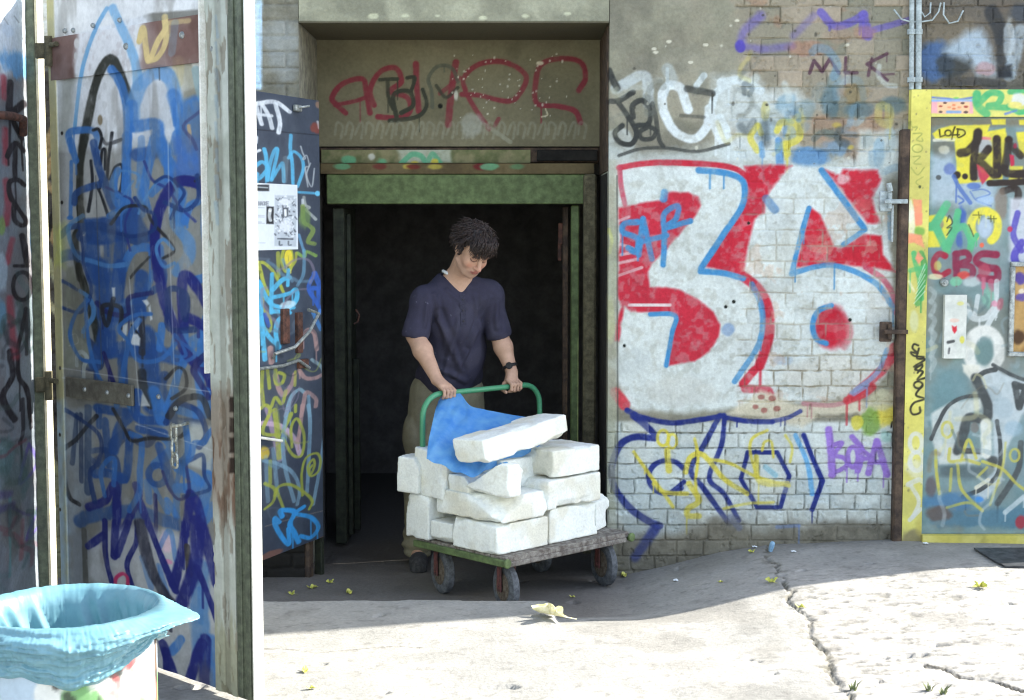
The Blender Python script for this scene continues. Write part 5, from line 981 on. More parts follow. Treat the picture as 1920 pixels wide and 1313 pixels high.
s.st([(40, 170), (50, 300), (65, 400)], 26, RE, .7, .5).st([(90, 1050), (85, 1200)], 16, (150, 80, 80), .5, .5)
s.st([(115, 745), (80, 900), (150, 820), (115, 745)], 12, (96, 84, 150), .8).st([(160, 980), (110, 1120), (150, 1080)], 14, (96, 84, 150), .7).bl(20, 800, 30, 70, (84, 116, 118), .7).bl(60, 900, 50, 80, (88, 110, 112), .6).bl(10, 60, 16, 60, (180, 200, 214), .7).bl(10, 240, 14, 50, (100, 150, 180), .7).bl(40, 1050, 40, 140, (110, 112, 108), .6).st([(40, 960), (40, 1270)], 10, (90, 150, 150), .5).bl(140, 80, 8, 120, (90, 160, 210), .8)
s.ghost((0, 560, 66, 1090), 26, [(60, 62, 66), (84, 110, 112), (120, 70, 80), (80, 70, 120), (150, 160, 168), (70, 90, 84)], (4, 12), (.3, .6), 6, 60)
s.h += (s.n2 - .5) * .012 + (s.n1 - .5) * .004
sw = thing('side_wall', (XS, 5.6, 0), label='grey plastered side wall with tall black letters at the left edge', cat='wall')
s.build('plaster_face', M['wall'], sw, .22)
px_ = PY(84, 600, 6.06)[0]
MB().box((XS - .032, 5.962, 1.33), (.066, .033, 1.37), bev=.002).build('wall_edge', M['oliveprof'], sw)
MB().box((XS + .041, 5.968, 1.33), (.0055, .037, 1.37), bev=.001).build('hinge_plate', M['cream'], sw)
hp = onplane(20, 225, (XS, 0, 0), (1, 0, 0))
MB().tube([hp + [.0, -.3, 0], hp + [.03, -.06, .01], hp + [.035, .04, .005], hp + [.02, .08, -.05]], .016, 10).build('iron_hook', M['rust'], sw, True)

# ------------------------------------------------------------------ platform trolley
Nc = PZ(945, 1047, .15); e1 = np.array([.722, .692, 0]); e2 = np.array([-.692, .722, 0]); TW, TLn = .87, .64
TA = np.array([e1, e2, ZU])
def T(a, b, z): return Nc * [1, 1, 0] + e1 * a + e2 * b + np.array([0, 0, z])
tc = T(TW / 2, TLn / 2, 0); tr = thing('platform_trolley', (tc[0], tc[1], -.12), label='green framed platform trolley with rubber wheels loaded with white blocks', cat='trolley')
dk_ = MB()
nb = 6
for i in range(nb):
    w_ = TLn / nb; dk_.box(T(TW / 2, w_ * (i + .5), .137 + .001 * (i % 2)), (TW / 2 - .012, w_ / 2 - .002, .013), TA, .003)
dk_.build('deck', M['deck'], tr)
f = MB()
f.box(T(TW / 2, .008, .113), (TW / 2 - .03, .012, .012), TA).box(T(TW / 2, TLn - .008, .113), (TW / 2 - .03, .012, .012), TA).build('frame', M['deck'], tr)
f = MB(); f.box(T(.006, TLn / 2, .122), (.012, TLn / 2, .016), TA).box(T(TW - .006, TLn / 2, .122), (.012, TLn / 2, .016), TA)
for a in (.01, TW - .01): f.lathe(T(a, -.008, .124), -e2, [(0, .022), (.008, .022), (.011, .018), (.012, .005)], 20)
f.build('side_rail', M['green'], tr)
hz = .845; hp_ = [T(.035, TLn - .03, .1)]
hp_ += [T(.035, TLn - .03, z) for z in (.3, .5, hz - .14)]
hp_ += [T(.035 + .11 * (1 - math.cos(t)), TLn - .03, hz - .11 + .11 * math.sin(t)) for t in np.linspace(.2, math.pi / 2, 7)]
hp_ += [T(a, TLn - .03, hz) for a in (.3, .45, .6)]
hp_ += [T(TW - .035 - .11 * (1 - math.cos(t)), TLn - .03, hz - .11 + .11 * math.sin(t)) for t in np.linspace(math.pi / 2, .2, 7)]
hp_ += [T(TW - .035, TLn - .03, z) for z in (hz - .14, .5, .3, .1)]
MB().tube(hp_, .0138, 14).build('handle', M['handle'], tr, True)
MB().tube([T(.06, TLn - .03, .1), T(.06, TLn - .03, .46)], .012, 12).build('handle_socket', M['handle'], tr, True)
RWH = .112
WX = np.array([.9, .436, 0]); WYv = np.array([-.436, .9, 0]); WA = np.array([WX, WYv, ZU])
def caster(a, b, first=None):
    c = T(a, b, 0); z = max(gz(c[0], c[1]), -.135) + RWH; c[2] = z
    if first is None:
        o = thing('caster', c); o.parent = tr; o.location = tuple(c - WL[tr.name])
        prof = [(-.02, .03), (-.02, .07), (-.024, .085), (-.022, .1), (-.014, RWH), (.014, RWH), (.022, .1), (.024, .085), (.02, .07), (.02, .03)]
        MB().lathe(c, WX, prof, 36).build('wheel', M['rubber'], o, True)
        MB().lathe(c, WX, [(-.027, .012), (-.027, .05), (-.021, .068), (.021, .068), (.027, .05), (.027, .012)], 28).build('hub', M['hub'], o, True)
        k = MB()
        for sg in (-1, 1): k.box(c + WX * .036 * sg + np.array([0, 0, .045]), (.004, .02, .065), WA, .002)
        k.box(c + np.array([0, 0, .1095]), (.04, .035, .004), WA, .002).tube([c - WX * .045, c + WX * .045], .008, 10)
        k.build('fork', M['redfork'], o); return o, c
    o0, c0 = first; o = o0.copy(); scn.collection.objects.link(o); o.parent = tr; o.location = tuple(c - WL[tr.name])
    for chd in list(o0.children): q = chd.copy(); scn.collection.objects.link(q); q.parent = o
    return o, c
c1 = caster(.1, .09); caster(TW - .1, .09, c1); caster(.1, TLn - .1, c1); caster(TW - .1, TLn - .1, c1)

# ------------------------------------------------------------------ signed-distance modelling: stones, person
def snets(f, lo, h):
    sg = f < 0; nx, ny, nz = f.shape
    S = [sg[i:nx - 1 + i, j:ny - 1 + j, k:nz - 1 + k] for i in (0, 1) for j in (0, 1) for k in (0, 1)]
    cnt = sum(x.astype(np.int8) for x in S); mask = (cnt > 0) & (cnt < 8)
    I, J, K = np.nonzero(mask); n = len(I); idx = np.full(mask.shape, -1, np.int32); idx[mask] = np.arange(n)
    acc = np.zeros((n, 3)); c = np.zeros(n)
    cor = {(a, b, d): f[I + a, J + b, K + d] for a in (0, 1) for b in (0, 1) for d in (0, 1)}
    for ax in range(3):
        for p in (0, 1):
            for q in (0, 1):
                a = [p, q]; a.insert(ax, 0); b = [p, q]; b.insert(ax, 1); fa, fb = cor[tuple(a)], cor[tuple(b)]
                m = (fa < 0) != (fb < 0); t = np.where(m, fa / np.where(m, fa - fb, 1), 0)
                pos = np.tile(np.array(a, float), (n, 1)); pos[:, ax] = t; acc[m] += pos[m]; c[m] += 1
    V = np.stack([I, J, K], 1) + acc / c[:, None]; V = np.asarray(lo) + V * h; Qs = []
    def quads(ax):
        s0 = [slice(1, -1)] * 3; s1 = [slice(1, -1)] * 3; s0[ax] = slice(0, -1); s1[ax] = slice(1, None)
        a = sg[tuple(s0)]; b = sg[tuple(s1)]; o = np.array(np.nonzero(a != b)).T
        if len(o) == 0: return
        inside = a[tuple(o.T)]; g = o.copy(); g += 1; g[:, ax] -= 1
        u, v = (ax + 1) % 3, (ax + 2) % 3
        def cell(du, dv): q = g.copy(); q[:, u] += du; q[:, v] += dv; return idx[q[:, 0], q[:, 1], q[:, 2]]
        Qd = np.stack([cell(-1, -1), cell(0, -1), cell(0, 0), cell(-1, 0)], 1); Qd[~inside] = Qd[~inside][:, ::-1]; Qs.append(Qd)
    for ax in range(3): quads(ax)
    return V, np.vstack(Qs)
def vnormals(V, Q):
    n = np.cross(V[Q[:, 2]] - V[Q[:, 0]], V[Q[:, 3]] - V[Q[:, 1]]); N_ = np.zeros_like(V)
    for k in range(4): np.add.at(N_, Q[:, k], n)
    return N_ / (np.linalg.norm(N_, axis=1, keepdims=True) + 1e-12)
class SDF:
    def __init__(s, lo, hi, h):
        s.lo = np.asarray(lo, float); s.h = h; s.n = np.ceil((np.asarray(hi) - s.lo) / h).astype(int) + 1
        s.ax = [(s.lo[i] + np.arange(s.n[i]) * h).astype(np.float32) for i in range(3)]; s.f = np.full(s.n, .3, np.float32)
    def w(s, lo, hi):
        return tuple(slice(max(0, int((lo[i] - s.lo[i]) / s.h)), max(0, min(s.n[i], int((hi[i] - s.lo[i]) / s.h) + 2))) for i in range(3))
    def pts(s, W): return s.ax[0][W[0]][:, None, None], s.ax[1][W[1]][None, :, None], s.ax[2][W[2]][None, None, :]
    def put(s, W, d, k, sub=False):
        f = s.f[W]
        if f.size == 0: return s
        if sub: d = -d; h_ = np.clip(.5 - .5 * (d - f) / k, 0, 1) ; s.f[W] = d * (1 - h_) + f * h_ + k * h_ * (1 - h_)
        else: h_ = np.clip(.5 + .5 * (f - d) / k, 0, 1); s.f[W] = f * (1 - h_) + d * h_ - k * h_ * (1 - h_)
        return s
    def cap(s, a, b, ra, rb, k=.02, sub=False, sq=None):
        a = np.asarray(a, float); b = np.asarray(b, float); m = max(ra, rb) + k + .03
        W = s.w(np.minimum(a, b) - m, np.maximum(a, b) + m); X, Y, Z = s.pts(W); d = b - a
        t = np.clip(((X - a[0]) * d[0] + (Y - a[1]) * d[1] + (Z - a[2]) * d[2]) / (d @ d + 1e-12), 0, 1)
        D = np.sqrt((X - a[0] - t * d[0]) ** 2 + (Y - a[1] - t * d[1]) ** 2 + (Z - a[2] - t * d[2]) ** 2) - (ra + (rb - ra) * t)
        return s.put(W, D, k, sub)
    def ell(s, c, r, Rm=None, k=.02, sub=False):
        c = np.asarray(c, float); r = np.asarray(r, float); Rm = np.eye(3) if Rm is None else Rm; m = r.max() + k + .03
        W = s.w(c - m, c + m); X, Y, Z = s.pts(W); X = X - c[0]; Y = Y - c[1]; Z = Z - c[2]
        L_ = [X * Rm[i, 0] + Y * Rm[i, 1] + Z * Rm[i, 2] for i in range(3)]
        k0 = np.sqrt(sum((L_[i] / r[i]) ** 2 for i in range(3))); k1 = np.sqrt(sum((L_[i] / r[i] ** 2) ** 2 for i in range(3))) + 1e-9
        return s.put(W, k0 * (k0 - 1) / k1, k, sub)
    def mesh(s): return snets(s.f, s.lo, s.h)

# --- white stone blocks
def stone(label, ctr, axes, half, cuts=(), seed=0, h=.0062, rnd=.005, ns=1.):
    half = np.asarray(half, float); axes = np.asarray(axes, float); lo = -half - .03; n = np.ceil((2 * half + .06) / h).astype(int) + 1
    X, Y, Z = np.meshgrid(*[lo[i] + np.arange(n[i]) * h for i in range(3)], indexing='ij'); P = np.stack([X, Y, Z], -1).reshape(-1, 3)
    q = np.abs(P) - half + rnd
    d = np.linalg.norm(np.maximum(q, 0), axis=1) + np.minimum(q.max(1), 0) - rnd
    o = seed * 3.1
    gq = np.random.default_rng(seed + 40); cuts = list(cuts)
    for i in range(5):
        nn = gq.choice([-1., 1.], 3) * (.35 + gq.random(3)); k = gq.integers(3)
        if i < 3: nn[k] *= .12
        nn /= np.linalg.norm(nn); cuts.append((nn, np.abs(nn) @ half - gq.uniform(.012, .03)))
    for (nn, off) in cuts:
        nn = np.asarray(nn, float); nn /= np.linalg.norm(nn); d = np.maximum(d, P @ nn - off + .018 * (fbm3(P * 22 + o, 3) - .5))
    ed = np.sort(q, 1)[:, 1]                       # near an edge
    d = d + ns * (.004 * (fbm3(P * 14 + o, 3) - .5) + .0025 * (fbm3(P * 60 + o, 2) - .5)) + ns * .015 * sstep(-.04, .0, ed) * sstep(.56, .74, fbm3(P * 9 + o + 5, 2))
    V, Q = snets(d.reshape(n), lo, h)
    nz_ = fbm3(V * 7 + o, 3); C = np.empty((len(V), 3)); C[:] = (236, 239, 233)
    C += (np.array([216, 210, 188]) - C) * (sstep(.48, .68, nz_) * .6)[:, None]; C += (np.array([190, 186, 170]) - C) * (sstep(.64, .74, fbm3(V * 30 + o, 3)) * .2)[:, None]
    Vw = np.asarray(ctr) + V @ axes
    link('stone_block', mesh_np('stone_block', Vw, Q, (), True, lin(C)), M['stone'], None, label=label, cat='stone block', group='white stone blocks on the trolley')
def onF(u, v, b): p = onplane(u, v, T(0, b, 0), e2); return (p - T(0, 0, 0)) @ e1, p[2]       # front faces
def onS(u, v, a): p = onplane(u, v, T(a, 0, 0), e1); return (p - T(0, 0, 0)) @ e2, p[2]       # side faces
def ax_rot(yaw=0, tilt=0, roll=0):
    c, s_ = math.cos(yaw), math.sin(yaw); x = c * e1 + s_ * e2; y = -s_ * e1 + c * e2; z = np.array(ZU, float)
    x2 = math.cos(tilt) * x + math.sin(tilt) * z; z2 = -math.sin(tilt) * x + math.cos(tilt) * z
    y3 = math.cos(roll) * y + math.sin(roll) * z2; z3 = -math.sin(roll) * y + math.cos(roll) * z2
    return np.array([x2, y3, z3])
def blk(label, a0, a1, b0, b1, z0, z1, rot=(0, 0, 0), cuts=(), seed=0, **k):
    stone(label, T((a0 + a1) / 2, (b0 + b1) / 2, (z0 + z1) / 2), ax_rot(*rot), ((a1 - a0) / 2, (b1 - b0) / 2, (z1 - z0) / 2), cuts, seed, **k)
zd = .152; fb_ = .05
aA = onF(930, 1000, fb_)[0]; aB = onF(1028, 1000, fb_)[0]; aC = onF(1033, 1000, fb_)[0]; aD = onF(1125, 990, fb_)[0]
zA = onF(980, 977, fb_)[1]; zB = onF(1080, 948, fb_)[1]; zC = onF(980, 928, fb_)[1]; zD = onF(1080, 893, fb_)[1]; zE = onF(1085, 840, fb_)[1]
bs = lambda u, v=1000: onS(u, v, aA)[0]
blk('stone block at the front lower corner of the stack, nearest the trolley corner', aA, aB, fb_, bs(848), zd, zA, (0, 0, 0), [((-1, 1, .4), .22)], 1)
blk('tall stone block at the bottom right of the stack front', aC, aD, fb_ + .01, .3, zd, zB, (0, 0, 0), (), 2)
blk('chipped stone piece lying at the far right end of the trolley deck', aD + .015, aD + .155, .13, .33, zd, zd + .17, (.25, 0, 0), [((1, -.3, 1), .1), ((1, 0, -.2), .07)], 3)
blk('long stone block with a broken front corner in the second layer', aA + .005, aB - .005, fb_ - .01, bs(812, 960), zA + .006, zC, (0, 0, 0), [((-.7, -.8, 1.3), .13)], 4)
blk('flat stone block on the right, third from the deck', onF(1022, 930, fb_)[0], aD - .005, fb_ - .01, .34, zB + .005, zD, (.02, .015, 0), (), 5)
blk('stone block on the right under the tilted slab, with a rough top edge', onF(1040, 880, fb_)[0], aD - .004, fb_, .36, zD + .008, zE, (-.03, .01, 0), [((-.5, .2, 1), .13)], 6)
blk('tall stone block at the rear lower left of the stack', aA - .01, aA + .2, bs(804), bs(764), zd, onS(785, 926, aA)[1], (.04, 0, 0), (), 7)
blk('small stone block in the bottom row on the left side', aA + .004, aA + .22, bs(846), bs(806), zd, onS(825, 979, aA)[1], (0, 0, 0), (), 8)
b_ = bs(832, 900), bs(775, 900); z_ = onS(800, 931, aA)[1]
blk('upright stone block on the left side with a slanted top', aA + .0, aA + .18, b_[0], b_[1], z_, z_ + .225, (0, 0, .07), [((0, 1, 1.2), .17)], 9)
blk('stone piece sticking out at the far left of the stack', aA - .05, aA + .13, bs(785, 900), bs(785, 900) + .12, z_ + .01, z_ + .185, (.35, 0, .05), [((-1, 0, 1.2), .12)], 10)
blk('stone block at the back left, half hidden behind the blue sheet', aA + .1, aA + .3, bs(812, 840) - .02, bs(780, 830), z_ + .15, z_ + .31, (.1, 0, -.05), (), 11)
blk('small wedged stone piece between the upright block and the triangular one', aA + .02, aA + .2, bs(872, 900), bs(834, 900), z_ - .004, z_ + .125, (0, 0, 0), [((0, -1, 1), .075)], 12)
gA = onS(900, 931, aA)[1]
stone('triangular broken stone block in front under the tilted slab', T(aA + .085, .145, zC + .085), ax_rot(.12, 0, .05), (.07, .13, .08), [((0, .64, 1), .022), ((.8, -.2, 1), .085)], 13)
pL = T(*((onF(900, 846, .14)[0]), .14, onF(900, 846, .14)[1])); pR = T(onF(1042, 801, .16)[0], .16, onF(1042, 801, .16)[1])
ax_ = (pR - pL); ln = np.linalg.norm(ax_); tl = math.asin(ax_[2] / ln)
stone('long stone slab lying tilted on top of the stack', (pL + pR) / 2 + e2 * .05 + np.array([0, 0, .0]), ax_rot(.05, tl, -.05), (ln / 2 + .03, .1, .056), [((1, 0, .9), ln / 2 + .02), ((1, -.4, -.9), ln / 2 + .02), ((.4, 1, 1), .15), ((-1, 0, -.8), ln / 2 + .03)], 14)
# hidden core block that carries the top ones
blk('stone block in the middle of the stack, mostly hidden', aA + .2, aC + .1, .22, .52, zd + .01, zC - .01, (0, 0, 0), (), 15, h=.012)
blk('stone block in the middle of the upper layer, mostly hidden', aA + .17, aC + .12, .2, .48, zC, zC + .14, (0, 0, 0), (), 16, h=.012)

# --- blue plastic sheet lying over the blocks
def net(rows, dep):
    return np.array([[PY(u, v, d) for (u, v), d in zip(r_, d_)] for r_, d_ in zip(rows, dep)])
rows = [[(822, 752), (840, 736), (862, 738), (885, 762), (935, 772), (1005, 788)],
        [(815, 775), (838, 768), (866, 772), (890, 790), (945, 800), (1010, 806)],
        [(808, 806), (832, 806), (862, 810), (893, 818), (950, 828), (1015, 832)],
        [(802, 838), (828, 842), (858, 850), (892, 848), (930, 858), (968, 862)],
        [(800, 862), (824, 872), (856, 886), (888, 895), (914, 880), (950, 872)]]
dep = [[7.30, 7.32, 7.34, 7.26, 7.30, 7.36], [7.16, 7.20, 7.22, 7.18, 7.22, 7.30], [7.02, 7.06, 7.10, 7.08, 7.12, 7.2], [6.93, 6.93, 6.96, 7.0, 7.02, 7.1], [6.88, 6.86, 6.84, 6.80, 6.92, 7.0]]
Gn = net(rows, dep)
def up(Gr, k, axis):
    Gr = np.moveaxis(Gr, axis, 0); n = len(Gr); Pd = np.concatenate([2 * Gr[:1] - Gr[1:2], Gr, 2 * Gr[-1:] - Gr[-2:-1]]); out = []
    for i in range(1, n):
        a, b, c, d = Pd[i - 1:i + 3]
        for t in np.arange(k) / k: out.append(.5 * (2 * b + (c - a) * t + (2 * a - 5 * b + 4 * c - d) * t ** 2 + (3 * b - a - 3 * c + d) * t ** 3))
    out.append(Gr[-1]); return np.moveaxis(np.array(out), 0, axis)
Gn = up(up(Gn, 12, 0), 12, 1); nr, nc = Gn.shape[:2]; V = Gn.reshape(-1, 3)
fi_ = np.arange(nr * nc).reshape(nr, nc); Q = np.stack([fi_[:-1, :-1], fi_[:-1, 1:], fi_[1:, 1:], fi_[1:, :-1]], -1).reshape(-1, 4)
Nn = vnormals(V, Q); uu, vv = np.meshgrid(np.linspace(0, 1, nc), np.linspace(0, 1, nr)); uu = uu.ravel(); vv = vv.ravel()
amp = .016 * (fbm2(uu * 5 + vv * 4, vv * 2.2, 3) - .5) + .007 * np.sin((uu * 3 + vv * 1.2) * 9) * vv + .008 * (vn2(uu * 16 + vv * 6, vv * 4) - .5)
V = V + Nn * amp[:, None]
me = mesh_np('plastic_sheet', np.vstack([V, V - Nn * .0015]), np.vstack([Q, Q[:, ::-1] + len(V)]))
link('plastic_sheet', me, M['foil'], None, label='crumpled bright blue plastic sheet draped over the white blocks', cat='plastic sheet')

# ------------------------------------------------------------------ the person
MAN = thing('person', (-.4, 7.8, -.13), label='dark haired man in a dark blue shirt looking down and pushing a trolley', cat='person')
nrm = lambda v: np.asarray(v, float) / np.linalg.norm(v)
hip = np.array([-.345, 7.84, .82]); chest = np.array([-.30, 7.66, 1.22]); nb_ = PY(857, 513, 7.60)
sx = nrm([.93, .36, -.02]); sR = PY(795, 560, 7.53); sL = PY(919, 553, 7.67)
hd = PY(887, 467, 7.47)
hf = nrm([.40, -.72, -.64]); hu0 = np.array([.12, .0, 1.]); hxx = nrm(np.cross(hf, hu0)); huu = np.cross(hxx, hf); HR = np.array([hxx, hf, huu])
def H(x, y, z): return hd + HR.T @ np.array([x, y, z])
barR = T(.185, TLn - .03, hz); barL = T(.64, TLn - .03, hz)
elR = PY(778, 628, 7.50); elL = PY(935, 626, 7.70)
wrR = barR + np.array([-.045, .055, .06]); wrL = barL + np.array([-.005, .05, .07])
footR = np.array([-.50, 7.80, -.13]); footL = np.array([-.10, 7.98, -.13])
kneeR = np.array([-.485, 7.80, .36]); kneeL = np.array([-.2, 7.86, .36]); ankR = footR + [0, .03, .1]; ankL = footL + [0, .03, .1]
hipR = hip - sx * .1; hipL = hip + sx * .1
B_ = SDF((-.66, 7.1, -.13), (.22, 8.15, 1.78), .0042)
B_.cap(hip, chest, .11, .115).cap(chest, nb_ + [0, .02, -.06], .11, .075, .03).ell(chest + [0, .0, .05], (.15, .09, .13), np.array([sx, np.cross(ZU, sx), ZU]))
B_.cap(sR + sx * .03, sL - sx * .03, .05, .05, .03).cap(nb_ + [-.005, .03, -.03], sR + sx * .06 + [0, 0, .02], .05, .04, .03).cap(nb_ + [0, .03, -.03], sL - sx * .06 + [0, 0, .02], .05, .04, .03)
B_.cap(nb_ + [-.005, .025, -.04], H(0, -.028, -.07), .06, .052, .03)
for sh, el, wr in ((sR, elR, wrR), (sL, elL, wrL)):
    B_.cap(sh, el, .05, .041, .02).cap(el, el + (wr - el) * .35, .046, .048, .02).cap(el + (wr - el) * .35, wr, .047, .029, .02)
for hj, kn, an in ((hipR, kneeR, ankR), (hipL, kneeL, ankL)): B_.cap(hj, kn, .075, .05).cap(kn, an, .05, .04).cap(an, an - [0, .08, .05], .035, .03)
# head
B_.ell(H(0, -.012, .035), (.074, .094, .09), HR, .015).ell(H(0, .03, -.03), (.061, .066, .09), HR, .03)
B_.ell(H(0, .05, -.078), (.045, .045, .04), HR, .025).ell(H(0, .076, -.108), (.02, .017, .016), HR, .02)
for sg in (-1, 1):
    B_.cap(H(.058 * sg, .0, -.07), H(.03 * sg, .06, -.104), .014, .012, .025).ell(H(.042 * sg, .062, -.035), (.022, .022, .024), HR, .02)
    B_.ell(H(.031 * sg, .104, -.004), (.02, .018, .012), HR, .012, True)
    B_.ell(H(.031 * sg, .0775, -.006), (.0155, .0155, .0135), HR, .004)
    B_.cap(H(.014 * sg, .094, .014), H(.048 * sg, .082, .015), .008, .007, .012)
    B_.ell(H(.076 * sg, -.012, -.012), (.011, .02, .032), HR, .008).ell(H(.012 * sg, .104, -.043), (.009, .011, .008), HR, .006)
B_.cap(H(0, .088, .008), H(0, .119, -.036), .009, .0115, .012).ell(H(0, .119, -.04), (.0115, .011, .0095), HR, .006)
B_.ell(H(0, .087, -.068), (.026, .015, .016), HR, .01).ell(H(0, .0985, -.0655), (.0215, .0085, .0055), HR, .004).ell(H(0, .0965, -.0765), (.0185, .009, .006), HR, .004)
B_.cap(H(-.024, .104, -.0712), H(.024, .104, -.0712), .0022, .0022, .003, True)
# hands, fingers closed round the bar
def hand(bar, wr, inner):
    def Bp(t, ang, r): return bar + e1 * t + r * (-e2 * math.sin(ang) + np.array([0, 0, 1]) * math.cos(ang))
    B_.cap(wr, Bp(.002 * inner, R_(-40), .04), .0265, .024, .012)
    for t in (-.027, -.009, .009, .027): B_.cap(wr + e1 * t * .5, Bp(t, R_(-8), .034), .017, .0125, .012)
    for i, t in enumerate((-.031, -.0105, .0105, .031)):
        j = i if inner > 0 else 3 - i; ls = [.82, .95, 1., .9][j]; rr_ = [.0082, .0092, .0096, .0093][j]
        P_ = [Bp(t, R_(-8), .034), Bp(t * 1.05, R_(62 * ls + 8), .0315), Bp(t * 1.05, R_(118 * ls + 12), .0285), Bp(t, R_(172 * ls + 10), .026)]
        for q in range(3): B_.cap(P_[q], P_[q + 1], rr_ * (1.08 - .07 * q), rr_ * (1.0 - .07 * q), .0028)
    B_.cap(Bp(.026 * inner, R_(-70), .036), Bp(.046 * inner, R_(-120), .03), .013, .0108, .01).cap(Bp(.046 * inner, R_(-120), .03), Bp(.05 * inner, R_(-185), .027), .0105, .0092, .005)
hand(barR, wrR, 1); hand(barL, wrL, -1)
V, Q = B_.mesh()
LV = (V - hd) @ HR.T; C = np.empty((len(V), 3)); C[:] = (184, 148, 126)
nz_ = fbm3(V * 30, 3); C += ((nz_ - .5) * 24)[:, None]
x, y, z = LV.T; hm = (np.linalg.norm(LV, axis=1) < .17)
def sk(m, c): C[:] = C + (np.array(c, float) - C) * np.clip(m * hm, 0, 1)[:, None]
G = lambda a, b, r_: np.exp(-((a / r_[0]) ** 2 + (b / r_[1]) ** 2))
sk(.5 * G(np.abs(x) - .042, z + .04, (.02, .02)) * (y > .03), (206, 134, 112)); sk(.5 * G(x, z + .04, (.015, .02)) * (y > .09), (206, 130, 110))
sk(.85 * ((np.abs(x) < .025) & (np.abs(z + .071) < .0115 * (1 - (x / .03) ** 2)) & (y > .07)), (170, 96, 88)); sk(.8 * ((np.abs(x) < .025) & (np.abs(z + .0712) < .0028) & (y > .08)), (104, 58, 54))
sk(.85 * ((np.abs(np.abs(x) - .031) < .019) & (np.abs(z - .018 + .006 * ((np.abs(x) - .03) / .02) ** 2) < .0055) & (y > .05)), (70, 50, 42))
sk(.8 * ((np.abs(np.abs(x) - .031) < .017) & (np.abs(z + .012 - .006 * ((np.abs(x) - .031) / .016) ** 2) < .003) & (y > .06)), (60, 42, 38))
sk(.35 * G(np.abs(x) - .031, z + .002, (.02, .012)) * (y > .05), (150, 104, 88)); sk(.22 * (z < -.05) * (y > -.01), (140, 112, 100)); sk(.4 * G(np.abs(x) - .012, z + .047, (.005, .004)) * (y > .09), (110, 66, 58))
body = link('body', mesh_np('body', V, Q, (), True, lin(np.clip(C, 0, 255))), M['skin'], MAN)
# hair
Hs = SDF(hd - .2, hd + .2, .0042)
Hs.ell(H(0, -.022, .048), (.077, .098, .083), HR, .01).ell(H(0, -.05, -.0), (.077, .068, .08), HR, .03)
for sg in (-1, 1): Hs.ell(H(.063 * sg, -.01, .0), (.02, .034, .045), HR, .02)
Hs.ell(H(0, .06, .078), (.054, .03, .026), HR, .02).ell(H(.035, .075, .052), (.034, .024, .026), HR, .015).ell(H(-.035, .078, .056), (.03, .022, .022), HR, .015)
Hs.ell(H(0, .1, -.045), (.06, .08, .08), HR, .012, True)
Hv, Hq = Hs.mesh(); Hn = vnormals(Hv, Hq); l_ = (Hv - hd) @ HR.T
dsp = .014 * (fbm3(Hv * 30, 3) - .45) + .010 * (vn3(Hv * np.array([90, 90, 40])) - .5); Hv = Hv + Hn * dsp[:, None]
hb = MB(); hr = np.random.default_rng(5)
for i in range(420):
    x0 = hr.uniform(-.062, .062); y0 = .05 + .035 * (1 - (x0 / .07) ** 2) + hr.uniform(-.03, .02); z0_ = hr.uniform(.075, .125) - .25 * x0 ** 2 * 10
    ln = hr.uniform(.03, .065); sw_ = hr.normal() * .012 + .008; P_ = [H(x0 + sw_ * t, y0 + .02 * math.sin(t * 1.9) + .006, z0_ - ln * t ** 1.3) for t in (0, .3, .6, .85, 1)]
    hb.tube(P_, [.0022, .0024, .0018, .0012, .0004], 4)
for i in range(1300):
    th_, ph = hr.uniform(0, 2 * math.pi), math.acos(hr.uniform(-.35, 1)); dx = np.array([math.sin(ph) * math.cos(th_), math.sin(ph) * math.sin(th_), math.cos(ph)])
    if dx[1] > .45 and dx[2] < .28: continue
    p = np.array([0, -.022, .045]) + dx * np.array([.078, .098, .09]); fl_ = nrm(np.array([dx[0] * .5 + hr.normal() * .35, dx[1] * .5 + .1 + hr.normal() * .3, -.7 + hr.normal() * .25]))
    L0 = hr.uniform(.025, .06); cw = hr.normal(size=3) * .008; P_ = [H(*(p + fl_ * L0 * t + dx * (.007 * math.sin(t * 2.4) + .004) + cw * .6 * math.sin(t * 3))) for t in (0, .3, .6, .85, 1)]
    hb.tube(P_, [.0022, .0024, .0018, .0012, .0004], 4)
nv = len(Hv); hq2 = np.array([f for f in hb.f if len(f) == 4]) 
quad_caps = hq2 + nv
link('hair', mesh_np('hair', np.vstack([Hv, np.array(hb.v)]), np.vstack([Hq, quad_caps])), M['hair'], MAN)
# shirt
S_ = SDF((-.68, 7.28, .74), (.16, 8.1, 1.52), .0052)
ys = np.cross(ZU, sx); SR = np.array([sx, ys, ZU])
S_.ell(chest + [0, 0, .0], (.155, .112, .2), SR, .04).cap(hip + [0, -.01, .02], chest + [0, 0, -.05], .135, .135, .05).ell(hip + [.02, -.0, .06], (.18, .135, .13), SR, .04).ell((hip + chest) / 2 + [.015, -.01, 0], (.176, .13, .22), SR, .05)
S_.cap(sR + [.0, 0, -.012], sL + [0, 0, -.012], .064, .064, .06).cap(nb_ + [-.035, .035, -.03], sR + sx * .03, .05, .055, .05).cap(nb_ + [0, .04, -.05], sL - sx * .03, .06, .062, .05)
for sh, el in ((sR, elR), (sL, elL)):
    ce = el + (sh - el) * .06; dn = nrm(el - sh)
    S_.cap(sh, ce, .06, .062, .035).cap(ce - dn * .028, ce, .066, .067, .006)
    S_.cap(ce + dn * .085, ce + dn * .2, .078, .078, .004, True)
    S_.cap(ce + dn * .02, ce + dn * .09, .05, .052, .006, True)
W_ = S_.w(hip + [-.4, -.4, -.2], hip + [.4, .4, 0]); X, Y, Z = S_.pts(W_); S_.put(W_, (Z - .815) + 0 * X + 0 * Y + .02 * np.sin(X * 14), .004, True)
up_n = nrm(H(0, 0, 0) - nb_); fd = nrm([.3, -.95, 0])
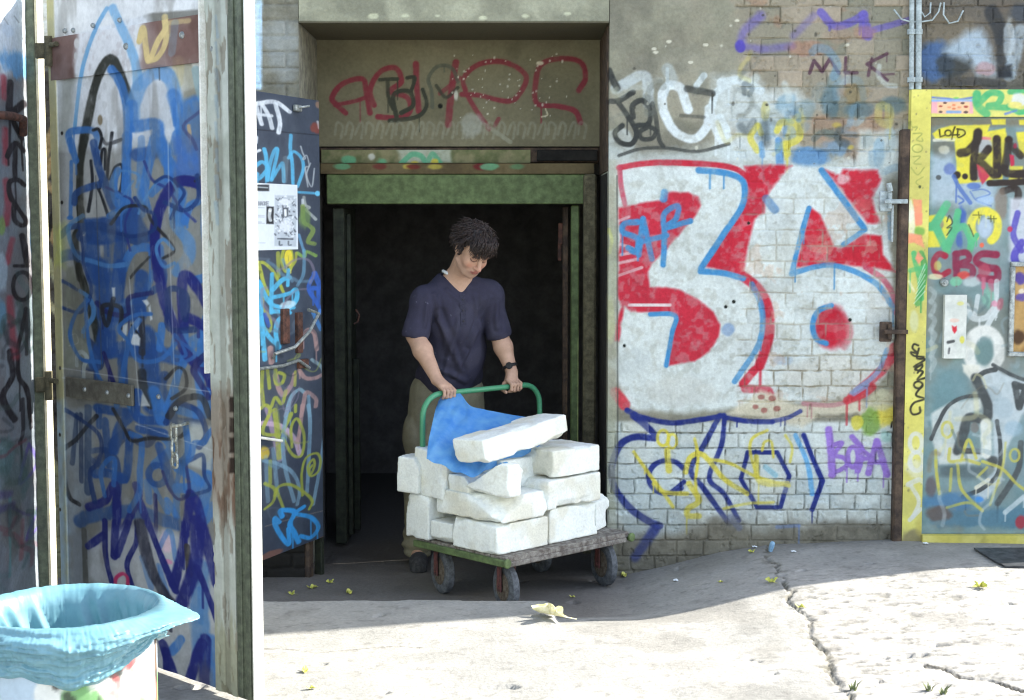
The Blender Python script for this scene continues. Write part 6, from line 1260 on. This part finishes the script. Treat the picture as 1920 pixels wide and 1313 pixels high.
S_.cap(nb_ + [-.006, .03, -.045], nb_ + [-.006, .02, .1], .076, .095, .01, True)
S_.cap(nb_ + fd * .055 + [.0, 0, -.03], nb_ + fd * .105 + [.012, 0, -.12], .052, .012, .008, True)
V, Q = S_.mesh(); Nn = vnormals(V, Q)
fold = (fbm3(V * np.array([9, 9, 3.5]), 3) - .5) * .018 + .005 * (1 - 2 * np.abs(vn3(V * np.array([20, 20, 12])) - .5))
q_ = (V - chest) @ sx; zc_ = V[:, 2] - chest[2]
for (xa, za, xb, zb_, am, sg_) in [(-.15, .1, -.05, -.2, .010, .012), (-.12, .0, .03, -.3, .011, .013), (.15, .08, .06, -.16, .010, .012), (.11, -.05, .0, -.32, .010, .014), (-.02, -.02, -.06, -.34, .008, .011), (.06, .1, .11, -.1, .007, .01), (-.19, .06, -.2, -.06, .008, .01), (.19, .05, .2, -.08, .008, .01), (-.08, .12, .02, .03, .006, .01), (-.13, -.26, .07, -.36, .009, .014)]:
    dx_, dz_ = xb - xa, zb_ - za; t_ = np.clip(((q_ - xa) * dx_ + (zc_ - za) * dz_) / (dx_ ** 2 + dz_ ** 2), 0, 1)
    dd_ = np.hypot(q_ - xa - t_ * dx_, zc_ - za - t_ * dz_) + .012 * (fbm3(V * 14, 2) - .5); fold = fold + am * np.exp(-(dd_ / sg_) ** 2) * np.sin(np.pi * (.1 + .8 * t_)) - am * .6 * np.exp(-((dd_ - 1.8 * sg_) / sg_) ** 2)
V = V + Nn * (fold * .95)[:, None]
C = np.empty((len(V), 3)); C[:] = (58, 57, 74); C += (np.array([70, 69, 84]) - C) * (sstep(.45, .65, fbm3(V * 9, 3)) * .6)[:, None]
sp = vn3(V * 130); C += (np.array([150, 150, 170]) - C) * (sstep(.93, .97, sp) * .5)[:, None]
shirt = link('shirt', mesh_np('shirt', V, Q, (), True, lin(C)), M['cloth'], MAN)
pk = MB()
p0 = PY(868, 548, 7.5); p1 = PY(868, 612, 7.5)
from mathutils.bvhtree import BVHTree
bv = BVHTree.FromPolygons([tuple(v) for v in V], [tuple(q) for q in Q])
def on_shirt(u, v):
    d = FW + RT * (u - CX) / F + UP * (CY - v) / F; r = bv.ray_cast(Vector(CAM), Vector(d)); return np.array(r[0]) if r[0] is not None else None
pts_ = [on_shirt(867 + .4 * i, 552 + 10 * i) for i in range(7)]; pts_ = [p for p in pts_ if p is not None]
if len(pts_) > 3:
    L_ = [p - sx * .015 + fd * .0035 for p in pts_]; R2 = [p + sx * .015 + fd * .0035 for p in pts_]; k = len(pts_)
    Vp = L_ + R2 + [p - fd * .006 for p in L_] + [p - fd * .006 for p in R2]; Fp = []
    for i in range(k - 1): Fp += [(i, i + 1, k + i + 1, k + i), (2 * k + i, 3 * k + i, 3 * k + i + 1, 2 * k + i + 1), (i, 2 * k + i, 2 * k + i + 1, i + 1), (k + i, k + i + 1, 3 * k + i + 1, 3 * k + i)]
    Fp += [(0, k, 3 * k, 2 * k), (k - 1, 3 * k - 1, 4 * k - 1, 2 * k - 1)]
    M['placket'] = plain('dark_blue_placket', (54, 53, 70), (42, 42, 58), .9, 120)
    MB().add(Vp, Fp).build('placket', M['placket'], shirt, True); pts_ = [p + fd * .004 for p in pts_]
for p in pts_[1::2]: MB().lathe(p + fd * -.001, fd, [(0, .0055), (.004, .0055), (.005, .004), (.0052, .0005)], 12).build('button', M['button'], shirt, True)
# white undershirt collar
bvb = body.data
uc = MB(); ring = []
for t in np.linspace(R_(150), R_(232), 10):
    ring.append(nb_ + np.array([0, .03, .0]) + (sx * math.cos(t) + ys * math.sin(t)) * np.array([.072, .072, 1]) + np.array([0, 0, -.036 + .028 * math.cos(t - R_(160))]))
uc.tube(ring, .0085, 8).build('undershirt_collar', M['white_cloth'], MAN, True)
# watch
wd = nrm(wrL - elL); wc = wrL - wd * .03; a_ = nrm(np.cross(wd, [0, 0, 1.])); b_ = np.cross(wd, a_)
wt = MB().tube([wc + .034 * (math.cos(t) * a_ + math.sin(t) * b_) for t in np.linspace(0, 2 * math.pi, 25)[:-1]], .0085, 8, True)
wt.lathe(wc + nrm([-.1, -1, .2]) * .03, nrm([-.1, -1, .2]), [(0, .018), (.01, .018), (.013, .015)], 18).build('watch', M['black'], MAN, True)
# trousers
P_ = SDF((-.7, 7.5, -.12), (.16, 8.15, .92), .0055)
P_.ell(hip + [0, .0, -.02], (.175, .125, .13), SR, .04)
for hj, kn, an, sg in ((hipR, kneeR, ankR, -1), (hipL, kneeL, ankL, 1)):
    P_.cap(hj + [0, 0, -.04], kn, .1, .08, .04).cap(kn, an + [0, 0, .02], .088, .07, .03).cap(an + [0, 0, -.0], an + [0, 0, .03], .076, .074, .02)
    pc = (hj * .45 + kn * .55) + sx * sg * .075; P_.ell(pc, (.035, .07, .1), SR, .015)
W_ = P_.w((-.7, 7.5, .84), (.3, 8.2, 1.)); X, Y, Z = P_.pts(W_); P_.put(W_, -(Z - .875) * -1 * -1 + 0 * X + 0 * Y, .004, True)
V, Q = P_.mesh(); Nn = vnormals(V, Q); zz = V[:, 2]
fold = (fbm3(V * np.array([12, 12, 6]), 3) - .5) * .022 + .006 * np.sin(zz * 110 + 6 * fbm3(V * 12, 2)) * sstep(.15, .0, zz)
V = V + Nn * fold[:, None]; C = np.empty((len(V), 3)); C[:] = (142, 138, 118); C += (np.array([112, 108, 92]) - C) * (sstep(.45, .65, fbm3(V * 7, 3)) * .7)[:, None]
link('trousers', mesh_np('trousers', V, Q, (), True, lin(C)), M['cloth'], MAN)
for ft in (footR, footL):
    K_ = SDF(ft + [-.09, -.24, -.02], ft + [.1, .14, .16], .005)
    K_.ell(ft + [0, .03, .06], (.045, .06, .07), None, .02).ell(ft + [.01, -.1, .04], (.05, .105, .05), None, .03).cap(ft + [0, .05, .018], ft + [.015, -.16, .018], .042, .044, .01)
    W_ = K_.w(ft + [-.2, -.3, -.05], ft + [.2, .2, .02]); X, Y, Z = K_.pts(W_); K_.put(W_, (Z - (ft[2] + .002)) + 0 * X + 0 * Y, .003, True)
    V, Q = K_.mesh(); Nn = vnormals(V, Q); V = V + Nn * (.006 * (fbm3(V * 30, 2) - .5))[:, None]; link('shoe', mesh_np('shoe', V, Q), M['shoe'], MAN)

# ------------------------------------------------------------------ litter bin and its bag
bc = PY(128, 1138, 3.7); RB = .219; bz = bc[2]
na_, nb2 = 220, 120
th = np.linspace(0, 2 * math.pi, na_, endpoint=False); zz = np.linspace(0, bz - .01, nb2)
TT, ZZ = np.meshgrid(th, zz); V = np.stack([bc[0] + RB * .985 * np.cos(TT), bc[1] + RB * .985 * np.sin(TT), ZZ], -1)
arc = TT * RB; C = np.empty(TT.shape + (3,)); C[:] = (222, 222, 214)
def bm_(f, th0, c, al, o): 
    n = fbm2(arc * f + o, ZZ * f * .6 - o, 4); C[:] = C + (np.array(c, float) - C) * (al * sstep(th0, th0 + .06, n))[..., None]
for f_, t_, c_, a_, o_ in [(7, .56, (120, 130, 96), .8, 1), (6, .58, (86, 66, 52), .9, 9), (9, .6, (170, 190, 206), .8, 17), (8, .62, (206, 170, 166), .8, 33), (8, .62, (96, 150, 84), .8, 41), (14, .6, (60, 58, 54), .7, 55), (12, .64, (196, 90, 90), .7, 61)]: bm_(f_, t_, c_, a_, o_)
idx = np.arange(na_ * nb2).reshape(nb2, na_); nx = np.roll(idx, -1, 1); Q = np.stack([idx[:-1], nx[:-1], nx[1:], idx[1:]], -1).reshape(-1, 4)
lb = thing('litter_bin', (bc[0], bc[1], 0), label='round white litter bin covered in stickers and paint at the lower left', cat='litter bin')
link('body', mesh_np('body', V.reshape(-1, 3), Q, [idx[0][::-1]], True, lin(C.reshape(-1, 3))), M['metal'], lb)
MB().tube([(bc[0] + (RB - .004) * math.cos(t), bc[1] + (RB - .004) * math.sin(t), bz - .03) for t in np.linspace(0, 2 * math.pi, 49)[:-1]], .006, 8, True).build('rim', M['steel'], lb, True)
na_ = 720; th = np.linspace(0, 2 * math.pi, na_, endpoint=False)
def wrap(a): return (a + math.pi) % (2 * math.pi) - math.pi
nose = np.exp(-np.abs(wrap(th - R_(-12)) / .5) ** 1.25); front = np.exp(-(wrap(th - R_(-80)) / .8) ** 2)
hem = .1 + .03 * front - .045 * np.exp(-(wrap(th - R_(-8)) / .35) ** 2) + .012 * np.sin(th * 5 + 1) + .012 * fbm2(th * 6, th * 0, 2)
prof = [(-1.0, 'in')]
rowsV = []
ripA = fbm2(th * 11, th * 0 + 3, 3) - .5; fine = fbm2(th * 40, th * 0 + 9, 2) - .5
depths = np.linspace(.42, 0, 26)
for i, d in enumerate(depths):                       # inside, from low to the rim; pleats run slanted
    k = d / .42; sl = th + d * 1.9
    pl_ = np.abs(np.sin(sl * 9 + 5 * fbm2(sl * 2.2, sl * 0, 2))) ** 3 * (.3 + fbm2(sl * 4 + 1, sl * 0 + 6, 2))
    r = (RB + .006) - .018 * min(1, d / .03) - .02 * k - .012 * k ** .5 * fbm2(sl * 5, sl * 0 + 2, 3) - .022 * min(1, k * 3) * pl_ + .005 * min(1, k * 5) * (np.abs(vn2(sl * 13, sl * 0 + d * 20) - .5) * 2 - .5)
    rowsV.append((r, bz + .006 - d + .004 * ripA))
no = 34
for i in range(1, no + 1):
    t = i / no; d = hem * t
    bul = math.sin(min(1, t * 1.25) * math.pi) 
    r = RB + .007 + .004 * (1 - math.exp(-t * 9)) + .02 * bul * (1 - nose) + .112 * nose ** 1.2 * np.exp(-((t - .3) / .25) ** 2) + .02 * nose * t + .012 * front * bul
    wt_ = wrap(th - R_(-14)); fan = t * 7 + .9 * np.cos(th * .5) + .5 * wt_ * t
    rg = lambda q: (1 - 2 * np.abs(q - .5)) ** 2
    cre = (.016 * rg(vn2(np.cos(th) * 1.1 + 9, np.sin(th) * 1.1 + fan * 1.3)) + .009 * rg(vn2(np.cos(th) * 2.2 + 40, np.sin(th) * 2.2 + fan * 2.9)) - .010) * min(1, t * 5) * (1 - .35 * nose) + .006 * (fbm2(np.cos(th) * 6 + 3, np.sin(th) * 6 + t * 6, 3) - .5) * min(1, t * 5) + .002 * fine + .006 * (rg(fbm2(np.cos(th) * 7 + 3 + t * 2, np.sin(th) * 7 + t * 9, 3)) - .5) * min(1, t * 4) + .004 * (rg(vn2(np.cos(th) * 16 + t * 6, np.sin(th) * 16 + t * 22)) - .5) * min(1, t * 4)
    z = bz + .006 - d * (1 - .35 * nose * (1 - t)) 
    if i == no: r = r - .006
    rowsV.append((r + cre, z + 0 * th))
rowsV.append((RB + .002 + 0 * th, bz - hem * 1.02)); 
V = np.array([[np.stack([bc[0] + r * np.cos(th), bc[1] + r * np.sin(th), np.broadcast_to(z, th.shape)], -1)] for r, z in rowsV]).reshape(len(rowsV), na_, 3)
nr = len(rowsV); idx = np.arange(nr * na_).reshape(nr, na_); nx = np.roll(idx, -1, 1); Q = np.stack([idx[:-1], idx[1:], nx[1:], nx[:-1]], -1).reshape(-1, 4)
bagV = V.reshape(-1, 3)
link('bin_bag', mesh_np('bin_bag', bagV, Q, [idx[0]]), M['bag'], None, label='light blue plastic bag folded over the rim of the litter bin', cat='bin bag')

# ------------------------------------------------------------------ leaves, litter, sheet metal, weeds
def leaf_mesh(name, size, lobes, curl, seed):
    r_ = np.random.default_rng(seed); bm = bmesh.new(); n = 72; ring = []
    for i in range(n):
        t = 2 * math.pi * i / n; rad = size * (1 - .55 * abs(math.cos(t)))
        if lobes > 2:
            dg = math.degrees(t); dg = abs(90 - (dg if dg <= 270 else dg - 360)); rad = size * float(np.interp(dg, [0, 9, 18, 26, 40, 50, 58, 68, 80, 95, 108, 122, 140, 160, 180], [1.05, .8, .55, .42, .85, 1., .8, .5, .42, .75, .8, .45, .4, .3, .1]))
        ring.append((rad * math.cos(t), rad * math.sin(t)))
    rings = []
    for k in (.33, .66, 1):
        rings.append([bm.verts.new((x * k, y * k, size * curl * (k ** 2 * (.6 + .6 * math.sin(3 * math.atan2(y, x) + seed)) + .1 * r_.normal() * .3))) for x, y in ring])
    c = bm.verts.new((0, 0, 0))
    for i in range(n):
        j = (i + 1) % n; bm.faces.new((c, rings[0][i], rings[0][j]))
        for a, b in zip(rings[:-1], rings[1:]): bm.faces.new((a[i], b[i], b[j], a[j]))
    g = bmesh.ops.extrude_face_region(bm, geom=bm.faces[:]); bmesh.ops.translate(bm, vec=(0, 0, .0012), verts=[v for v in g['geom'] if isinstance(v, bmesh.types.BMVert)])
    for i in range(6):
        pass
    st = bmesh.ops.create_cone(bm, cap_ends=True, segments=6, radius1=size * .025, radius2=size * .018, depth=size * .9, matrix=Matrix.Translation((0, -size * .75, .002)) @ Matrix.Rotation(math.pi / 2, 4, 'X'))
    bmesh.ops.recalc_face_normals(bm, faces=bm.faces[:]); me = bpy.data.meshes.new(name); bm.to_mesh(me); bm.free(); return me
lm = [leaf_mesh('fallen_leaf', .085, 5, .35, 1), leaf_mesh('fallen_leaf', .03, 5, .5, 2), leaf_mesh('fallen_leaf', .026, 2, .4, 3)]
for k, (me, mt) in enumerate(zip(lm, ('leafp', 'leafy', 'leafy'))): me.materials.append(M[mt])
def put_leaf(k, u, v, rz, label, z=0, sc=1., ti=0):
    p = PZ(u, v, z)
    for _ in range(4): p = PZ(u, v, gz(p[0], p[1]))
    o = bpy.data.objects.new('fallen_leaf', lm[k]); scn.collection.objects.link(o); o.location = (p[0], p[1], gz(p[0], p[1]) + .004 + (.012 if k == 0 else 0)); o.rotation_euler = (ti, ti * .5, rz); o.scale = (sc,) * 3
    tag(o, label, 'leaf', 'fallen leaves on the yard')
put_leaf(0, 1036, 1160, 2.1, 'large pale maple leaf on the concrete in front of the trolley', 0, 1.2, .3)
put_leaf(1, 1448, 1093, .5, 'yellow leaf on the shadow edge beside the long crack', .04, 1.1)
put_leaf(2, 1500, 1140, 1.2, 'small orange yellow leaf lying in the long crack', .04, .9)
put_leaf(1, 1838, 1102, 2.6, 'pale leaf on the sunlit concrete near the right edge', .05, 1.25)
put_leaf(2, 572, 1260, .1, 'thin yellow leaf on the sunlit slab at the lower left of the yard', 0, 1.)
put_leaf(2, 583, 1293, 1.8, 'tiny dark leaf at the very bottom of the sunlit slab', 0, .7)
put_leaf(1, 620, 1094, .9, 'yellow green leaf on the dark doorway floor beside the door leg', -.13, .8)
put_leaf(2, 655, 1113, .3, 'narrow yellow leaf on the doorway floor behind the slab edge', -.13, 1.1)
put_leaf(2, 585, 1104, 2.2, 'leaf on the dark floor under the dark metal door', -.13, 1.2)
put_leaf(1, 549, 1116, 1.5, 'pale green leaf at the slab edge under the dark metal door', -.13, .8)
put_leaf(2, 1170, 1081, .1, 'bright yellow leaf behind the front right trolley wheel', -.1, 1.1)
put_leaf(2, 1073, 1121, 1.1, 'tiny brown leaf under the trolley front', -.1, .6)
put_leaf(2, 1350, 1093, 1.9, 'small brown leaf on the shaded ramp left of the crack', .02, .6)
put_leaf(1, 1410, 1037, .4, 'small green leaf at the foot of the 36 wall', .04, .7)
# crumpled plastic cup and paper bits
p = PZ(1441, 1028, .05); p = np.array([p[0], p[1] - .05, gz(p[0], p[1] - .05)])
MB().lathe(p + [0, 0, .001], (.25, 0, 1), [(0, .009), (.02, .013), (.045, .013), (.052, .008), (.05, .003)], 14).build('plastic_cup', M['litterblue'], None, True, label='small crumpled pale blue plastic cup at the foot of the wall', cat='cup')
for u, v, lb_ in [(1415, 1027, 'tiny white paper scrap left of the blue cup'), (1488, 1036, 'white paper scrap right of the blue cup'), (1735, 1021, 'white paper scrap beside the yellow door post'), (1267, 1090, 'white speck of paper on the shaded ramp')]:
    p = PZ(u, v, .04)
    for _ in range(3): p = PZ(u, v, gz(p[0], p[1]))
    bm = bmesh.new(); bmesh.ops.create_grid(bm, x_segments=4, y_segments=4, size=.012)
    for q in bm.verts: q.co.z = .006 * random.random()
    g = bmesh.ops.extrude_face_region(bm, geom=bm.faces[:]); bmesh.ops.translate(bm, vec=(0, 0, .001), verts=[q for q in g['geom'] if isinstance(q, bmesh.types.BMVert)])
    for q in bm.verts: q.co += Vector((p[0], p[1], gz(p[0], p[1]) + .003))
    me = bpy.data.meshes.new('paper_scrap'); bm.to_mesh(me); bm.free(); link('paper_scrap', me, M['white_cloth'], None, label=lb_, cat='paper scrap', group='paper scraps by the wall')
# loose sheet by the yellow door
cs = []
for u, v in [(1826, 1029), (1990, 1026), (1990, 1064), (1884, 1063), (1862, 1052)]:
    p = PZ(u, v, .075); cs.append((p[0], p[1], max(gz(p[0], p[1]) + .012, .072)))
cs = np.array(cs); k = len(cs)
MB().add(list(cs) + list(cs - [0, 0, .008]), [tuple(range(k))[::-1], tuple(range(k, 2 * k))] + [(i, (i + 1) % k, k + (i + 1) % k, k + i) for i in range(k)]).build('doormat', M['plate'], None, label='dark flat rubber mat on the ground before the yellow framed door', cat='mat')
# weeds in the cracks
for u, v, lb_ in [(1742, 1288, 'sparse green weed in the rough concrete at the bottom right'), (1768, 1296, 'short weed just right of the other weed at the bottom right'), (1600, 1282, 'tiny weed growing at the lower end of the long crack')]:
    p = PZ(u, v, .04); g_ = gz(p[0], p[1]); wb = MB()
    for i in range(11):
        an, ln = random.uniform(0, 6.28), random.uniform(.012, .045); d = np.array([math.cos(an), math.sin(an), 0]); b0_ = np.array([p[0], p[1], g_ - .004]) + d * .008
        c = np.cross(d, ZU) * .0035; tip = b0_ + d * ln * .7 + np.array([0, 0, ln]); mid_ = b0_ + d * ln * .2 + np.array([0, 0, ln * .6])
        wb.add([b0_ - c, b0_ + c, mid_ + c * 1.3, mid_ - c * 1.3, tip], [(0, 1, 2, 3), (3, 2, 4)])
    wb.build('weed', M['weed'], None, label=lb_, cat='weed', group='weeds in the cracks')
